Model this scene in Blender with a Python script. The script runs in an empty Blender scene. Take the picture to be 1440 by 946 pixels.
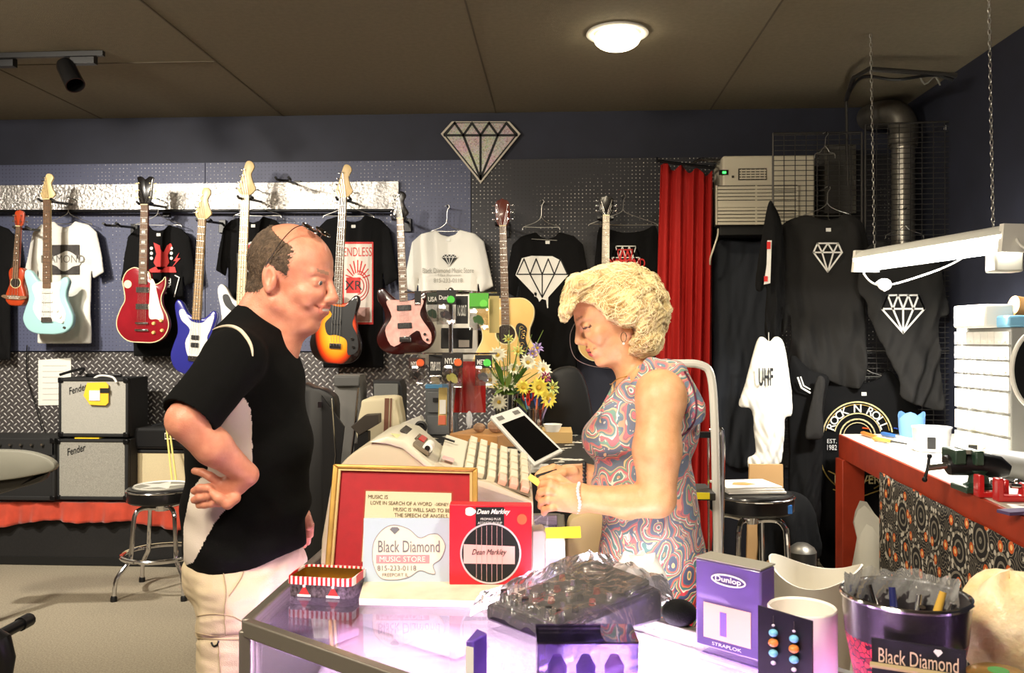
import bpy, math, random
import numpy as np
from mathutils import Vector, Matrix
random.seed(7); rng = np.random.default_rng(5)
SC = bpy.context.scene; COL = SC.collection
# ---------------------------------------------------------------- camera / world / exposure
FPX, CX, HY, CAMH, YAW = 1200.0, 720.0, 477.0, 1.45, math.radians(3.1)
Rv = Vector((math.cos(YAW), math.sin(YAW), 0)); Fv = Vector((-math.sin(YAW), math.cos(YAW), 0)); Zv = Vector((0, 0, 1))
CAM = Vector((0, 0, CAMH))
cd = bpy.data.cameras.new('camera'); co = bpy.data.objects.new('camera', cd); COL.objects.link(co)
co.location = CAM; co.rotation_euler = (math.pi/2, 0, YAW)
cd.sensor_width = 36; cd.lens = 36*FPX/1440; cd.shift_y = 4/1440; cd.clip_start = .02
cd.dof.use_dof = True; cd.dof.focus_distance = 2.6; cd.dof.aperture_fstop = 13
SC.camera = co
SC.view_settings.view_transform = 'Standard'; SC.view_settings.look = 'None'
SC.view_settings.gamma = 1; SC.view_settings.use_curve_mapping = False
SC.view_settings.exposure = 0.78
w = bpy.data.worlds.new('world'); SC.world = w; w.use_nodes = True
w.node_tree.nodes['Background'].inputs[0].default_value = (.9, .85, .8, 1); w.node_tree.nodes['Background'].inputs[1].default_value = .02

def light(name, typ, loc, energy, color, size=.3, target=None, sy=None, spot=None, blend=.5):
    l = bpy.data.lights.new(name, typ); l.energy = energy; l.color = color
    if typ == 'AREA':
        l.size = size
        if sy: l.shape = 'RECTANGLE'; l.size_y = sy
    else: l.shadow_soft_size = size
    if spot: l.spot_size = math.radians(spot); l.spot_blend = blend
    o = bpy.data.objects.new(name, l); COL.objects.link(o); o.location = loc
    if target is not None: o.rotation_euler = (Vector(target)-Vector(loc)).to_track_quat('-Z', 'Y').to_euler()
    return o
# unseen area lights for the rest of the shop, plus track and fill spots
light('unseen_area_light', 'AREA', (-1.2, -.2, 2.9), 62, (1, .86, .66), 1.2, (-.3, 2.2, .9), .6)
light('unseen_area_light', 'AREA', (-3.0, 2.2, 2.9), 55, (1, .90, .74), .35, (-2.2, 5.6, 1.4), .35)
light('track_and_fill_spot', 'SPOT', (-3.3, 3.0, 2.85), 230, (1, .92, .80), .05, (-2.5, 5.5, .9), spot=88, blend=.9)
light('track_and_fill_spot', 'SPOT', (-1.6, 2.9, 2.85), 75, (1, .92, .80), .05, (-.9, 5.7, 1.2), spot=55, blend=.9)
light('track_and_fill_spot', 'SPOT', (.9, .6, 2.85), 80, (1, .90, .72), .12, (-.3, 2.1, 1.2), spot=70, blend=.8)  # this spot and the next: warm front fill added for the two people
light('track_and_fill_spot', 'SPOT', (-.9, .4, 2.85), 85, (1, .90, .72), .12, (.3, 2.1, 1.2), spot=70, blend=.8)

# ---------------------------------------------------------------- pixel helpers
def C(px, py, d): return CAM + Fv*d + Rv*((px-CX)/FPX*d) + Zv*((HY-py)/FPX*d)
def at(px, py, Y): return C(px, py, Y/(math.cos(YAW)+(px-CX)/FPX*math.sin(YAW)))
def G(px, py, z): return C(px, py, (CAMH-z)*FPX/(py-HY))
def atx(px, py, X): return C(px, py, X/((px-CX)/FPX*math.cos(YAW)-math.sin(YAW)))
def proj(p):
    q = Vector(p)-CAM; d = q.dot(Fv); return CX+q.dot(Rv)/d*FPX, HY-q.z/d*FPX

# ---------------------------------------------------------------- materials
def lin(c): return tuple((v/255/12.92 if v/255 <= .04045 else ((v/255+.055)/1.055)**2.4) for v in c)
MT = {}
def mat(name, rgb, rough=.5, metal=0, emit=0, emitc=None, noise=0, nscale=20, bump=0, bscale=60, rgb2=None, alpha=None, trans=0, coat=0, sss=0, spec=None, sheen=0):
    if name in MT: return MT[name]
    m = bpy.data.materials.new(name); m.use_nodes = True; nt = m.node_tree; N = nt.nodes; L = nt.links
    b = N['Principled BSDF']; c = (*lin(rgb), 1)
    b.inputs['Base Color'].default_value = c; b.inputs['Roughness'].default_value = rough; b.inputs['Metallic'].default_value = metal
    if coat: b.inputs['Coat Weight'].default_value = coat
    if trans: b.inputs['Transmission Weight'].default_value = trans
    if sheen: b.inputs['Sheen Weight'].default_value = sheen
    if spec is not None: b.inputs['Specular IOR Level'].default_value = spec
    if sss: b.inputs['Subsurface Weight'].default_value = sss; b.inputs['Subsurface Radius'].default_value = (.012, .005, .003); b.inputs['Subsurface Scale'].default_value = 1
    if alpha is not None: b.inputs['Alpha'].default_value = alpha
    if emit: b.inputs['Emission Color'].default_value = (*lin(emitc or rgb), 1); b.inputs['Emission Strength'].default_value = emit
    if noise or bump or rgb2:
        tc = N.new('ShaderNodeTexCoord')
    if noise or rgb2:
        n = N.new('ShaderNodeTexNoise'); n.inputs['Scale'].default_value = nscale; n.inputs['Detail'].default_value = 6
        L.new(tc.outputs['Object'], n.inputs['Vector']); r = N.new('ShaderNodeValToRGB'); L.new(n.outputs['Fac'], r.inputs['Fac'])
        k = noise or .3
        r.color_ramp.elements[0].position = .3; r.color_ramp.elements[1].position = .7
        r.color_ramp.elements[0].color = (*[max(0, v*(1-k)) for v in c[:3]], 1)
        r.color_ramp.elements[1].color = (*lin(rgb2), 1) if rgb2 else (*[min(1, v*(1+k)) for v in c[:3]], 1)
        L.new(r.outputs['Color'], b.inputs['Base Color'])
    if bump:
        n2 = N.new('ShaderNodeTexNoise'); n2.inputs['Scale'].default_value = bscale; n2.inputs['Detail'].default_value = 5
        L.new(tc.outputs['Object'], n2.inputs['Vector']); bp = N.new('ShaderNodeBump'); bp.inputs['Strength'].default_value = bump; bp.inputs['Distance'].default_value = .01
        L.new(n2.outputs['Fac'], bp.inputs['Height']); L.new(bp.outputs['Normal'], b.inputs['Normal'])
    MT[name] = m; return m
def nodes(m):
    nt = m.node_tree; return nt.nodes, nt.links, nt.nodes['Principled BSDF']
def glass(name, rgb=(255, 255, 255), f=.08, tint=.97, rough=.02, milk=0):
    if name in MT: return MT[name]
    m = bpy.data.materials.new(name); m.use_nodes = True; N = m.node_tree.nodes; L = m.node_tree.links; N.clear()
    o = N.new('ShaderNodeOutputMaterial'); mx = N.new('ShaderNodeMixShader'); t = N.new('ShaderNodeBsdfTransparent'); g = N.new('ShaderNodeBsdfGlossy')
    fr = N.new('ShaderNodeLayerWeight'); fr.inputs['Blend'].default_value = .25
    mm = N.new('ShaderNodeMath'); mm.operation = 'MULTIPLY_ADD'; mm.inputs[1].default_value = .8; mm.inputs[2].default_value = f; mm.use_clamp = True
    t.inputs[0].default_value = (*[v*tint for v in lin(rgb)], 1); g.inputs['Roughness'].default_value = rough
    L.new(fr.outputs['Fresnel'], mm.inputs[0]); L.new(mm.outputs[0], mx.inputs[0]); L.new(t.outputs[0], mx.inputs[1]); L.new(g.outputs[0], mx.inputs[2]); L.new(mx.outputs[0], o.inputs[0])
    if milk:
        m2 = N.new('ShaderNodeMixShader'); df = N.new('ShaderNodeBsdfDiffuse'); df.inputs[0].default_value = (*lin(rgb), 1); m2.inputs[0].default_value = milk
        L.new(mx.outputs[0], m2.inputs[1]); L.new(df.outputs[0], m2.inputs[2]); L.new(m2.outputs[0], o.inputs[0])
    MT[name] = m; return m

# ---------------------------------------------------------------- mesh builder
WM = {}
def wm(o): return WM.get(o.name, Matrix.Identity(4)) if o else Matrix.Identity(4)
class MB:
    def __init__(s): s.v = []; s.f = []; s.m = []; s.cm = 0
    def add(s, vs, fs, mi=None):
        n = len(s.v); s.v += [Vector(v) for v in vs]; s.f += [tuple(i+n for i in f) for f in fs]; s.m += [s.cm if mi is None else mi]*len(fs); return s
    def box(s, c, size, M=None):
        c = Vector(c); h = [x/2 for x in size]; vs = []
        for x in (-1, 1):
            for y in (-1, 1):
                for z in (-1, 1):
                    p = Vector((x*h[0], y*h[1], z*h[2])); vs.append(c+(M @ p if M else p))
        return s.add(vs, [(0, 1, 3, 2), (4, 6, 7, 5), (0, 4, 5, 1), (2, 3, 7, 6), (0, 2, 6, 4), (1, 5, 7, 3)])
    def cyl(s, a, b, r0, r1=None, n=16, caps=True):
        r1 = r0 if r1 is None else r1; a = Vector(a); b = Vector(b); d = (b-a).normalized()
        x = d.orthogonal().normalized(); y = d.cross(x); vs = []
        for p, r in ((a, r0), (b, r1)):
            for i in range(n):
                t = 2*math.pi*i/n; vs.append(p+(x*math.cos(t)+y*math.sin(t))*r)
        fs = [(i, (i+1) % n, n+(i+1) % n, n+i) for i in range(n)]
        if caps: fs += [tuple(reversed(range(n))), tuple(range(n, 2*n))]
        return s.add(vs, fs)
    def tube(s, pts, r, n=8, closed=False, flat=1):
        pts = [Vector(p) for p in pts]; N = len(pts); vs = []; prev = None
        rs = r if isinstance(r, (list, tuple)) else [r]*N
        for i, p in enumerate(pts):
            if closed: d = pts[(i+1) % N]-pts[i-1]
            else: d = pts[min(i+1, N-1)]-pts[max(i-1, 0)]
            if d.length < 1e-9: d = Vector((0, 0, 1))
            d.normalize()
            x = d.orthogonal().normalized() if prev is None else (prev-d*prev.dot(d)).normalized()
            prev = x; y = d.cross(x)
            for k in range(n):
                t = 2*math.pi*k/n; vs.append(p+(x*math.cos(t)+y*math.sin(t)*flat)*rs[i])
        fs = []
        for i in range(N if closed else N-1):
            j = (i+1) % N
            for k in range(n): fs.append((i*n+k, i*n+(k+1) % n, j*n+(k+1) % n, j*n+k))
        if not closed: fs += [tuple(reversed(range(n))), tuple(range((N-1)*n, N*n))]
        return s.add(vs, fs)
    def lathe(s, prof, o=(0, 0, 0), n=32, M=None, sx=1, sy=1, wob=None):
        o = Vector(o); vs = []; k = len(prof)
        for i in range(n):
            t = 2*math.pi*i/n
            for r, z in prof:
                w = wob(t, z) if wob else 0
                p = Vector((math.cos(t)*r*sx, math.sin(t)*r*sy, z+w)); vs.append(o+(M @ p if M else p))
        fs = [(i*k+j, ((i+1) % n)*k+j, ((i+1) % n)*k+j+1, i*k+j+1) for i in range(n) for j in range(k-1)]
        return s.add(vs, fs)
    def sph(s, c, r, n=14, M=None):
        r = (r, r, r) if not isinstance(r, (tuple, list)) else r; c = Vector(c); vs = []; fs = []; m = n//2+1
        for j in range(m+1):
            a = math.pi*j/m
            for i in range(n):
                t = 2*math.pi*i/n; p = Vector((math.sin(a)*math.cos(t)*r[0], math.sin(a)*math.sin(t)*r[1], math.cos(a)*r[2])); vs.append(c+(M @ p if M else p))
        for j in range(m):
            for i in range(n): fs.append((j*n+i, (j+1)*n+i, (j+1)*n+(i+1) % n, j*n+(i+1) % n))
        return s.add(vs, fs)
    def prism(s, pts, ext, bev=0, mi=None):
        """pts: planar outline (3-D points); ext: extrusion vector; bev: rounded front and back edge."""
        pts = [Vector(p) for p in pts]; ext = Vector(ext); n = len(pts); c = sum(pts, Vector())/n
        if not bev: rings = [pts, [p+ext for p in pts]]
        else:
            nn = ext.normalized(); off = []
            area = sum(((pts[i]-c).cross(pts[(i+1) % n]-c)).dot(nn) for i in range(n)); sg = 1 if area > 0 else -1
            for i in range(n):
                e = (pts[(i+1) % n]-pts[i-1]); e = e.normalized() if e.length > 1e-9 else Vector((1, 0, 0)); off.append(nn.cross(e)*sg)
            rings = []
            for a, b in ((1, 0), (.3, .3), (0, 1)): rings.append([p+o*bev*a+nn*bev*b for p, o in zip(pts, off)])
            for a, b in ((0, 1), (.3, .3), (1, 0)): rings.append([p+o*bev*a+ext-nn*bev*b for p, o in zip(pts, off)])
        vs = [p for r in rings for p in r]; m = len(rings)
        fs = [(j*n+i, j*n+(i+1) % n, (j+1)*n+(i+1) % n, (j+1)*n+i) for j in range(m-1) for i in range(n)]
        fs += [tuple(reversed(range(n))), tuple(range((m-1)*n, m*n))]
        return s.add(vs, fs, mi)
    def build(s, name, m, parent=None, world=True, bev=0, sharp=35, loc=None):
        me = bpy.data.meshes.new(name)
        vs = s.v; inv = None
        if parent is not None and world:
            inv = wm(parent).inverted(); vs = [inv @ v for v in vs]
        o = bpy.data.objects.new(name, me)
        if parent is None:
            xs = np.array([tuple(v) for v in vs]); L = Vector(((xs[:, 0].min()+xs[:, 0].max())/2, (xs[:, 1].min()+xs[:, 1].max())/2, xs[:, 2].min())) if loc is None else Vector(loc)
            vs = [v-L for v in vs] if world else vs; o.location = L
            WM[o.name] = Matrix.Translation(L)
        else:
            o.parent = parent; WM[o.name] = wm(parent).copy()
        me.from_pydata([tuple(v) for v in vs], [], s.f)
        for mm in (m if isinstance(m, (list, tuple)) else [m]): me.materials.append(mm)
        me.polygons.foreach_set('material_index', s.m); me.polygons.foreach_set('use_smooth', [True]*len(s.f))
        me.update(); fixn(me); me.set_sharp_from_angle(angle=math.radians(sharp))
        COL.objects.link(o)
        if bev:
            md = o.modifiers.new('bevel', 'BEVEL'); md.width = bev; md.segments = 2; md.limit_method = 'ANGLE'; md.angle_limit = math.radians(40)
        return o
def fixn(me):
    import bmesh
    b = bmesh.new(); b.from_mesh(me); bmesh.ops.recalc_face_normals(b, faces=b.faces); b.to_mesh(me); b.free()
def tag(o, label, cat=None, group=None, kind=None):
    if label: o['label'] = label
    if cat: o['category'] = cat
    if group: o['group'] = group
    if kind: o['kind'] = kind
    return o
def T(name, label, cat, loc=(0, 0, 0), rz=0, group=None, M=None, kind=None):
    o = bpy.data.objects.new(name, None); COL.objects.link(o); o.empty_display_size = .05
    M = Matrix.Translation(Vector(loc)) @ Matrix.Rotation(rz, 4, 'Z') if M is None else M
    o.matrix_world = M; WM[o.name] = M.copy(); return tag(o, label, cat, group, kind)
def st(o): o['kind'] = 'structure'; return o
def dup(root, M, label=None, group=None):
    r = root.copy(); COL.objects.link(r); r.matrix_world = M; WM[r.name] = M.copy()
    if label: r['label'] = label
    if group: r['group'] = group
    for ch in list(root.children):
        c = ch.copy(); COL.objects.link(c); c.parent = r
        for g in list(ch.children):
            d = g.copy(); COL.objects.link(d); d.parent = c
    return r
def frame(o, r, u):
    r = Vector(r).normalized(); u = Vector(u).normalized(); n = r.cross(u); M = Matrix((r, u, n)).transposed().to_4x4(); M.translation = Vector(o); return M
WR, WU = Vector((1, 0, 0)), Vector((0, 0, 1))
def text(s, c, h, m, parent, width=None, r=WR, u=WU, name='lettering', ext=.0006, shear=0, bold=0, label=None):
    cu = bpy.data.curves.new('t', 'FONT'); cu.body = s; cu.align_x = 'CENTER'; cu.align_y = 'CENTER'; cu.size = 1; cu.extrude = 0; cu.shear = shear; cu.offset = bold; cu.resolution_u = 3
    o = bpy.data.objects.new('t', cu); COL.objects.link(o)
    dg = bpy.context.evaluated_depsgraph_get(); me = bpy.data.meshes.new_from_object(o.evaluated_get(dg))
    bpy.data.objects.remove(o); bpy.data.curves.remove(cu)
    vs = np.array([v.co[:] for v in me.vertices]); fs = [tuple(p.vertices) for p in me.polygons]; bpy.data.meshes.remove(me)
    w = vs[:, 0].max()-vs[:, 0].min(); hh = vs[:, 1].max()-vs[:, 1].min(); cx = (vs[:, 0].max()+vs[:, 0].min())/2; cy = (vs[:, 1].max()+vs[:, 1].min())/2
    sy = h/hh; sx = width/w if width else sy
    F = frame(c, r, u); mb = MB(); mb.add([F @ Vector(((v[0]-cx)*sx, (v[1]-cy)*sy, ext)) for v in vs], fs)
    return mb.build(name, m, parent)
def cr(pts, n=6, closed=True):
    P = np.array(pts, float); N = len(P); out = []
    rngi = range(N) if closed else range(N-1)
    for i in rngi:
        p0, p1, p2, p3 = (P[(i-1) % N], P[i], P[(i+1) % N], P[(i+2) % N]) if closed else (P[max(i-1, 0)], P[i], P[i+1], P[min(i+2, N-1)])
        for k in range(n):
            t = k/n; out.append(.5*((2*p1)+(-p0+p2)*t+(2*p0-5*p1+4*p2-p3)*t*t+(-p0+3*p1-3*p2+p3)*t**3))
    if not closed: out.append(P[-1])
    return [tuple(q) for q in out]
def ribbon(mb, pts, wd, nrm, ext=.001, closed=False):
    """flat line of a printed drawing: pts 3-D, width wd, in the plane with normal nrm"""
    pts = [Vector(p) for p in pts]; nrm = Vector(nrm)
    n = len(pts)
    for i in range(n if closed else n-1):
        a, b = pts[i], pts[(i+1) % n]; d = (b-a)
        if d.length < 1e-6: continue
        d.normalize(); s_ = nrm.cross(d)*wd/2; a2 = a-d*wd*.4; b2 = b+d*wd*.4
        mb.prism([a2-s_, b2-s_, b2+s_, a2+s_], nrm*ext)
    return mb
# ---------------------------------------------------------------- distance-field modelling
class Field:
    def __init__(s, lo, hi, h):
        s.lo = np.array(lo, np.float32); s.h = h; s.n = np.ceil((np.array(hi)-lo)/h).astype(int)+1
        s.f = np.full(s.n, 50.0, np.float32); s.ax = [s.lo[i]+h*np.arange(s.n[i], dtype=np.float32) for i in range(3)]
    def blk(s, lo, hi):
        a = [max(0, int((lo[i]-s.lo[i])/s.h)-1) for i in range(3)]; b = [min(s.n[i], int((hi[i]-s.lo[i])/s.h)+3) for i in range(3)]
        if any(a[i] >= b[i] for i in range(3)): return None
        sl = tuple(slice(a[i], b[i]) for i in range(3))
        return sl, s.ax[0][sl[0]][:, None, None], s.ax[1][sl[1]][None, :, None], s.ax[2][sl[2]][None, None, :]
    def comb(s, sl, d, k, sub):
        f = s.f[sl]; k = max(k, 1e-3)
        if sub:
            h = np.clip(.5-.5*(f+d)/k, 0, 1); s.f[sl] = f*(1-h)+(-d)*h+k*h*(1-h)
        else:
            h = np.clip(.5+.5*(d-f)/k, 0, 1); s.f[sl] = d*(1-h)+f*h-k*h*(1-h)
    def cap(s, a, b, ra, rb=None, k=4, sub=False):
        rb = ra if rb is None else rb; a = np.array(a, np.float32); b = np.array(b, np.float32); m = max(ra, rb)+k+3*s.h
        q = s.blk(np.minimum(a, b)-m, np.maximum(a, b)+m)
        if q is None: return
        sl, x, y, z = q; ab = b-a; L = float((ab**2).sum())+1e-9
        t = np.clip(((x-a[0])*ab[0]+(y-a[1])*ab[1]+(z-a[2])*ab[2])/L, 0, 1)
        d = np.sqrt((x-a[0]-ab[0]*t)**2+(y-a[1]-ab[1]*t)**2+(z-a[2]-ab[2]*t)**2)-(ra+(rb-ra)*t)
        s.comb(sl, d, k, sub)
    def ell(s, c, r, k=4, A=None, sub=False):
        c = np.array(c, np.float32); r = np.array(r, np.float32)
        m = (np.array([math.sqrt(sum((A[j][i]*r[j])**2 for j in range(3))) for i in range(3)]) if A is not None else r)+k+3*s.h
        q = s.blk(c-m, c+m)
        if q is None: return
        sl, x, y, z = q; x = x-c[0]; y = y-c[1]; z = z-c[2]
        if A is not None: x, y, z = [A[j][0]*x+A[j][1]*y+A[j][2]*z for j in range(3)]
        k0 = np.sqrt((x/r[0])**2+(y/r[1])**2+(z/r[2])**2); k1 = np.sqrt((x/r[0]**2)**2+(y/r[1]**2)**2+(z/r[2]**2)**2)+1e-6
        s.comb(sl, (k0*(k0-1)/k1).astype(np.float32), k, sub)
    def mesh(s):
        f = s.f; f[0] = f[-1] = 9; f[:, 0] = f[:, -1] = 9; f[:, :, 0] = f[:, :, -1] = 9
        ins = f < 0; cnt = np.zeros(np.array(f.shape)-1, np.uint8)
        for i in (0, 1):
            for j in (0, 1):
                for k in (0, 1): cnt += ins[i:ins.shape[0]-1+i, j:ins.shape[1]-1+j, k:ins.shape[2]-1+k]
        act = (cnt > 0) & (cnt < 8); I = np.argwhere(act); idx = np.full(act.shape, -1, np.int32); idx[act] = np.arange(len(I))
        cv = {}
        for i in (0, 1):
            for j in (0, 1):
                for k in (0, 1): cv[i, j, k] = f[I[:, 0]+i, I[:, 1]+j, I[:, 2]+k]
        acc = np.zeros((len(I), 3)); num = np.zeros(len(I))
        for a in cv:
            for ax in range(3):
                if a[ax] == 0:
                    b = list(a); b[ax] = 1; b = tuple(b); u, v = cv[a], cv[b]; m = (u < 0) != (v < 0)
                    t = np.where(m, u/np.where(m, u-v, 1), 0); p = np.tile(np.array(a, float), (len(I), 1)); p[:, ax] += t
                    acc += p*m[:, None]; num += m
        V = (acc/num[:, None]+I)*s.h+s.lo; F = []
        for ax in range(3):
            o1, o2 = [(1, 2), (2, 0), (0, 1)][ax]; sl0 = [slice(1, -1)]*3; sl0[ax] = slice(0, -1); sl1 = list(sl0); sl1[ax] = slice(1, None)
            a, b = ins[tuple(sl0)], ins[tuple(sl1)]; E = np.argwhere(a != b)
            if not len(E): continue
            fl = a[tuple(E.T)]; off = np.ones(3, int); off[ax] = 0; E = E+off
            def q(d1, d2):
                P = E.copy(); P[:, o1] += d1; P[:, o2] += d2; return idx[P[:, 0], P[:, 1], P[:, 2]]
            Q = np.stack([q(-1, -1), q(0, -1), q(0, 0), q(-1, 0)], 1); Q[~fl] = Q[~fl][:, ::-1]; F.append(Q)
        return V, np.concatenate(F)
def np_obj(name, V, F, mats, parent=None, fmat=None, loc=None):
    me = bpy.data.meshes.new(name); o = bpy.data.objects.new(name, me)
    if parent is not None:
        inv = np.array(wm(parent).inverted()); V = V @ inv[:3, :3].T+inv[:3, 3]; o.parent = parent; WM[o.name] = wm(parent).copy()
    else:
        L = np.array([(V[:, 0].min()+V[:, 0].max())/2, (V[:, 1].min()+V[:, 1].max())/2, V[:, 2].min()]); V = V-L; o.location = L; WM[o.name] = Matrix.Translation(Vector(L))
    me.vertices.add(len(V)); me.vertices.foreach_set('co', V.astype(np.float32).ravel())
    me.loops.add(F.size); me.loops.foreach_set('vertex_index', F.astype(np.int32).ravel())
    me.polygons.add(len(F)); me.polygons.foreach_set('loop_start', np.arange(0, F.size, F.shape[1], dtype=np.int32)); me.polygons.foreach_set('loop_total', np.full(len(F), F.shape[1], np.int32))
    for m in (mats if isinstance(mats, (list, tuple)) else [mats]): me.materials.append(m)
    if fmat is not None: me.polygons.foreach_set('material_index', fmat.astype(np.int32))
    me.polygons.foreach_set('use_smooth', np.ones(len(F), bool)); me.update(calc_edges=True); COL.objects.link(o); return o
def inpoly(x, y, P):
    r = np.zeros(np.broadcast(x, y).shape, bool); n = len(P)
    for i in range(n):
        x1, y1 = P[i]; x2, y2 = P[(i+1) % n]
        if y1 == y2: continue
        c = ((y1 > y) != (y2 > y)) & (x < (x2-x1)*(y-y1)/(y2-y1)+x1); r ^= c
    return r
def sdpoly(x, y, P):
    d = np.full(np.broadcast(x, y).shape, 1e9)
    for i in range(len(P)):
        ax, ay = P[i]; bx, by = P[(i+1) % len(P)]; ex, ey = bx-ax, by-ay; L = ex*ex+ey*ey+1e-12
        t = np.clip(((x-ax)*ex+(y-ay)*ey)/L, 0, 1); d = np.minimum(d, np.hypot(x-ax-ex*t, y-ay-ey*t))
    return np.where(inpoly(x, y, P), -d, d)
def pillow(name, pts, Y, thick, m, parent=None, amp=.008, h=.006, fold=9, fz=.5, seed=0, flat=None, spl=4, yf=None):
    """a hanging garment: outline in wall coordinates (x, z), front at about Y-thick, with folds"""
    P = cr(pts, spl); xs = [p[0] for p in P]; zs = [p[1] for p in P]; a = thick+amp*2.5+3*h
    F = Field((min(xs)-3*h, -a, min(zs)-3*h), (max(xs)+3*h, a, max(zs)+3*h), h)
    x = F.ax[0][:, None]; z = F.ax[2][None, :]; sd = sdpoly(x, z, P); cx = (min(xs)+max(xs))/2; zt = max(zs); zb = min(zs); r = random.Random(seed)
    c = np.zeros(sd.shape)
    for k in range(5):
        fr = fold*(.6+.5*k); ph = r.uniform(0, 6.28); tl = r.uniform(-fz, fz); c += np.sin((x-cx+tl*(z-zt))*fr*6.28/(max(xs)-min(xs)+.01)*.35+ph+.8*np.sin(z*7+ph))/(1+.7*k)
    g = np.clip((zt-z)/(zt-zb), 0, 1)**.7*np.ones_like(c)
    if flat: g = g*np.clip((np.hypot((x-flat[0])/flat[2], (z-flat[1])/flat[3])-.8)/.8, .0, 1)
    c = c*amp*g
    T_ = thick*np.sqrt(np.clip(-sd/(thick*2.2)+.05, 0.03, 1))
    y = F.ax[1][None, :, None]; dy = np.abs(y-c[:, None, :])-T_[:, None, :]
    F.f = np.maximum(dy, sd[:, None, :]*.9).astype(np.float32)
    V, Q = F.mesh(); V = V+np.array([0, Y, 0])
    if yf: V[:, 1] += yf(V[:, 0], V[:, 2])
    return np_obj(name, V, Q, m, parent)
# ---------------------------------------------------------------- node expressions
class E:
    def __init__(s, nt, sock): s.nt = nt; s.s = sock
    def op(s, o, b=None, c=None):
        n = s.nt.nodes.new('ShaderNodeMath'); n.operation = o; s.nt.links.new(s.s, n.inputs[0])
        for i, q in ((1, b), (2, c)):
            if q is None: continue
            if isinstance(q, E): s.nt.links.new(q.s, n.inputs[i])
            else: n.inputs[i].default_value = q
        return E(s.nt, n.outputs[0])
    def __add__(s, b): return s.op('ADD', b)
    def __sub__(s, b): return s.op('SUBTRACT', b)
    def __mul__(s, b): return s.op('MULTIPLY', b)
    def __truediv__(s, b): return s.op('DIVIDE', b)
    def frac(s): return s.op('FRACT')
    def floor(s): return s.op('FLOOR')
    def lt(s, b): return s.op('LESS_THAN', b)
    def gt(s, b): return s.op('GREATER_THAN', b)
def coords(m, kind='Object'):
    nt = m.node_tree; tc = nt.nodes.new('ShaderNodeTexCoord'); sp = nt.nodes.new('ShaderNodeSeparateXYZ'); nt.links.new(tc.outputs[kind], sp.inputs[0])
    return [E(nt, o) for o in sp.outputs], tc.outputs[kind]
def mixc(m, fac, a, b):
    nt = m.node_tree; n = nt.nodes.new('ShaderNodeMix'); n.data_type = 'RGBA'; nt.links.new(fac.s, n.inputs[0])
    for i, q in ((6, a), (7, b)):
        if isinstance(q, tuple): n.inputs[i].default_value = (*lin(q), 1)
        else: nt.links.new(q, n.inputs[i])
    return n.outputs[2]
def noisef(m, vec, scale, detail=2):
    nt = m.node_tree; n = nt.nodes.new('ShaderNodeTexNoise'); n.inputs['Scale'].default_value = scale; n.inputs['Detail'].default_value = detail; nt.links.new(vec, n.inputs['Vector']); return E(nt, n.outputs['Fac'])
def vor(m, vec, scale, feat='F1', rnd=1):
    nt = m.node_tree; n = nt.nodes.new('ShaderNodeTexVoronoi'); n.feature = feat; n.inputs['Scale'].default_value = scale; n.inputs['Randomness'].default_value = rnd; nt.links.new(vec, n.inputs['Vector']); return n
def ramp(m, e, stops, const=False):
    nt = m.node_tree; n = nt.nodes.new('ShaderNodeValToRGB'); nt.links.new(e.s, n.inputs[0]); el = n.color_ramp.elements
    if const: n.color_ramp.interpolation = 'CONSTANT'
    el[0].position, el[0].color = stops[0][0], (*lin(stops[0][1]), 1); el[1].position, el[1].color = stops[-1][0], (*lin(stops[-1][1]), 1)
    for p, c in stops[1:-1]: q = el.new(p); q.color = (*lin(c), 1)
    return n.outputs[0]
# ---------------------------------------------------------------- the room
D, HC, XR, XL, YB = 5.75, 2.98, 2.27, -4.3, -2.2
m_navy = mat('navy_wall_paint', (38, 41, 56), .7, noise=.12, nscale=6)
m_ceil = mat('ceiling_paint', (120, 111, 92), .95, noise=.08, nscale=40, bump=.3, bscale=200)
m_carpet = mat('grey_carpet', (168, 158, 138), .95, noise=.25, nscale=120, bump=.6, bscale=300)
m_side = mat('beige_side_wall', (120, 110, 100), .8)
def plate(name, c, s, m): return st(MB().box(c, s).build(name, m))
plate('floor', ((XL+XR)/2, (YB+D)/2, -.05), (XR-XL, D-YB, .1), m_carpet)
plate('ceiling', ((XL+XR)/2, (YB+D)/2, HC+.05), (XR-XL, D-YB, .1), m_ceil)
plate('wall_back', ((XL+XR)/2, D+.05, HC/2), (XR-XL+.2, .1, HC+.2), m_navy)
plate('wall_right', (XR+.05, (YB+D)/2, HC/2), (.1, D-YB, HC+.2), m_navy)
plate('wall_left', (XL-.05, (YB+D)/2, HC/2), (.1, D-YB, HC+.2), m_side)
plate('wall_front', ((XL+XR)/2, YB-.05, HC/2), (XR-XL+.2, .1, HC+.2), m_side)
m_seam = mat('ceiling_seam', (88, 80, 66), .9)
n = 0
for x in (-3.16, -1.88, -.42, 1.01):
    n += 1; plate('trim_%d' % n, (x, (YB+D)/2, HC-.001), (.008, D-YB, .006), m_seam)
for y, x0, x1 in ((4.6, -4.3, -1.88), (3.4, 1.01, 2.27)):
    n += 1; plate('trim_%d' % n, ((x0+x1)/2, y, HC-.001), (x1-x0, .008, .006), m_seam)
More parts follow.
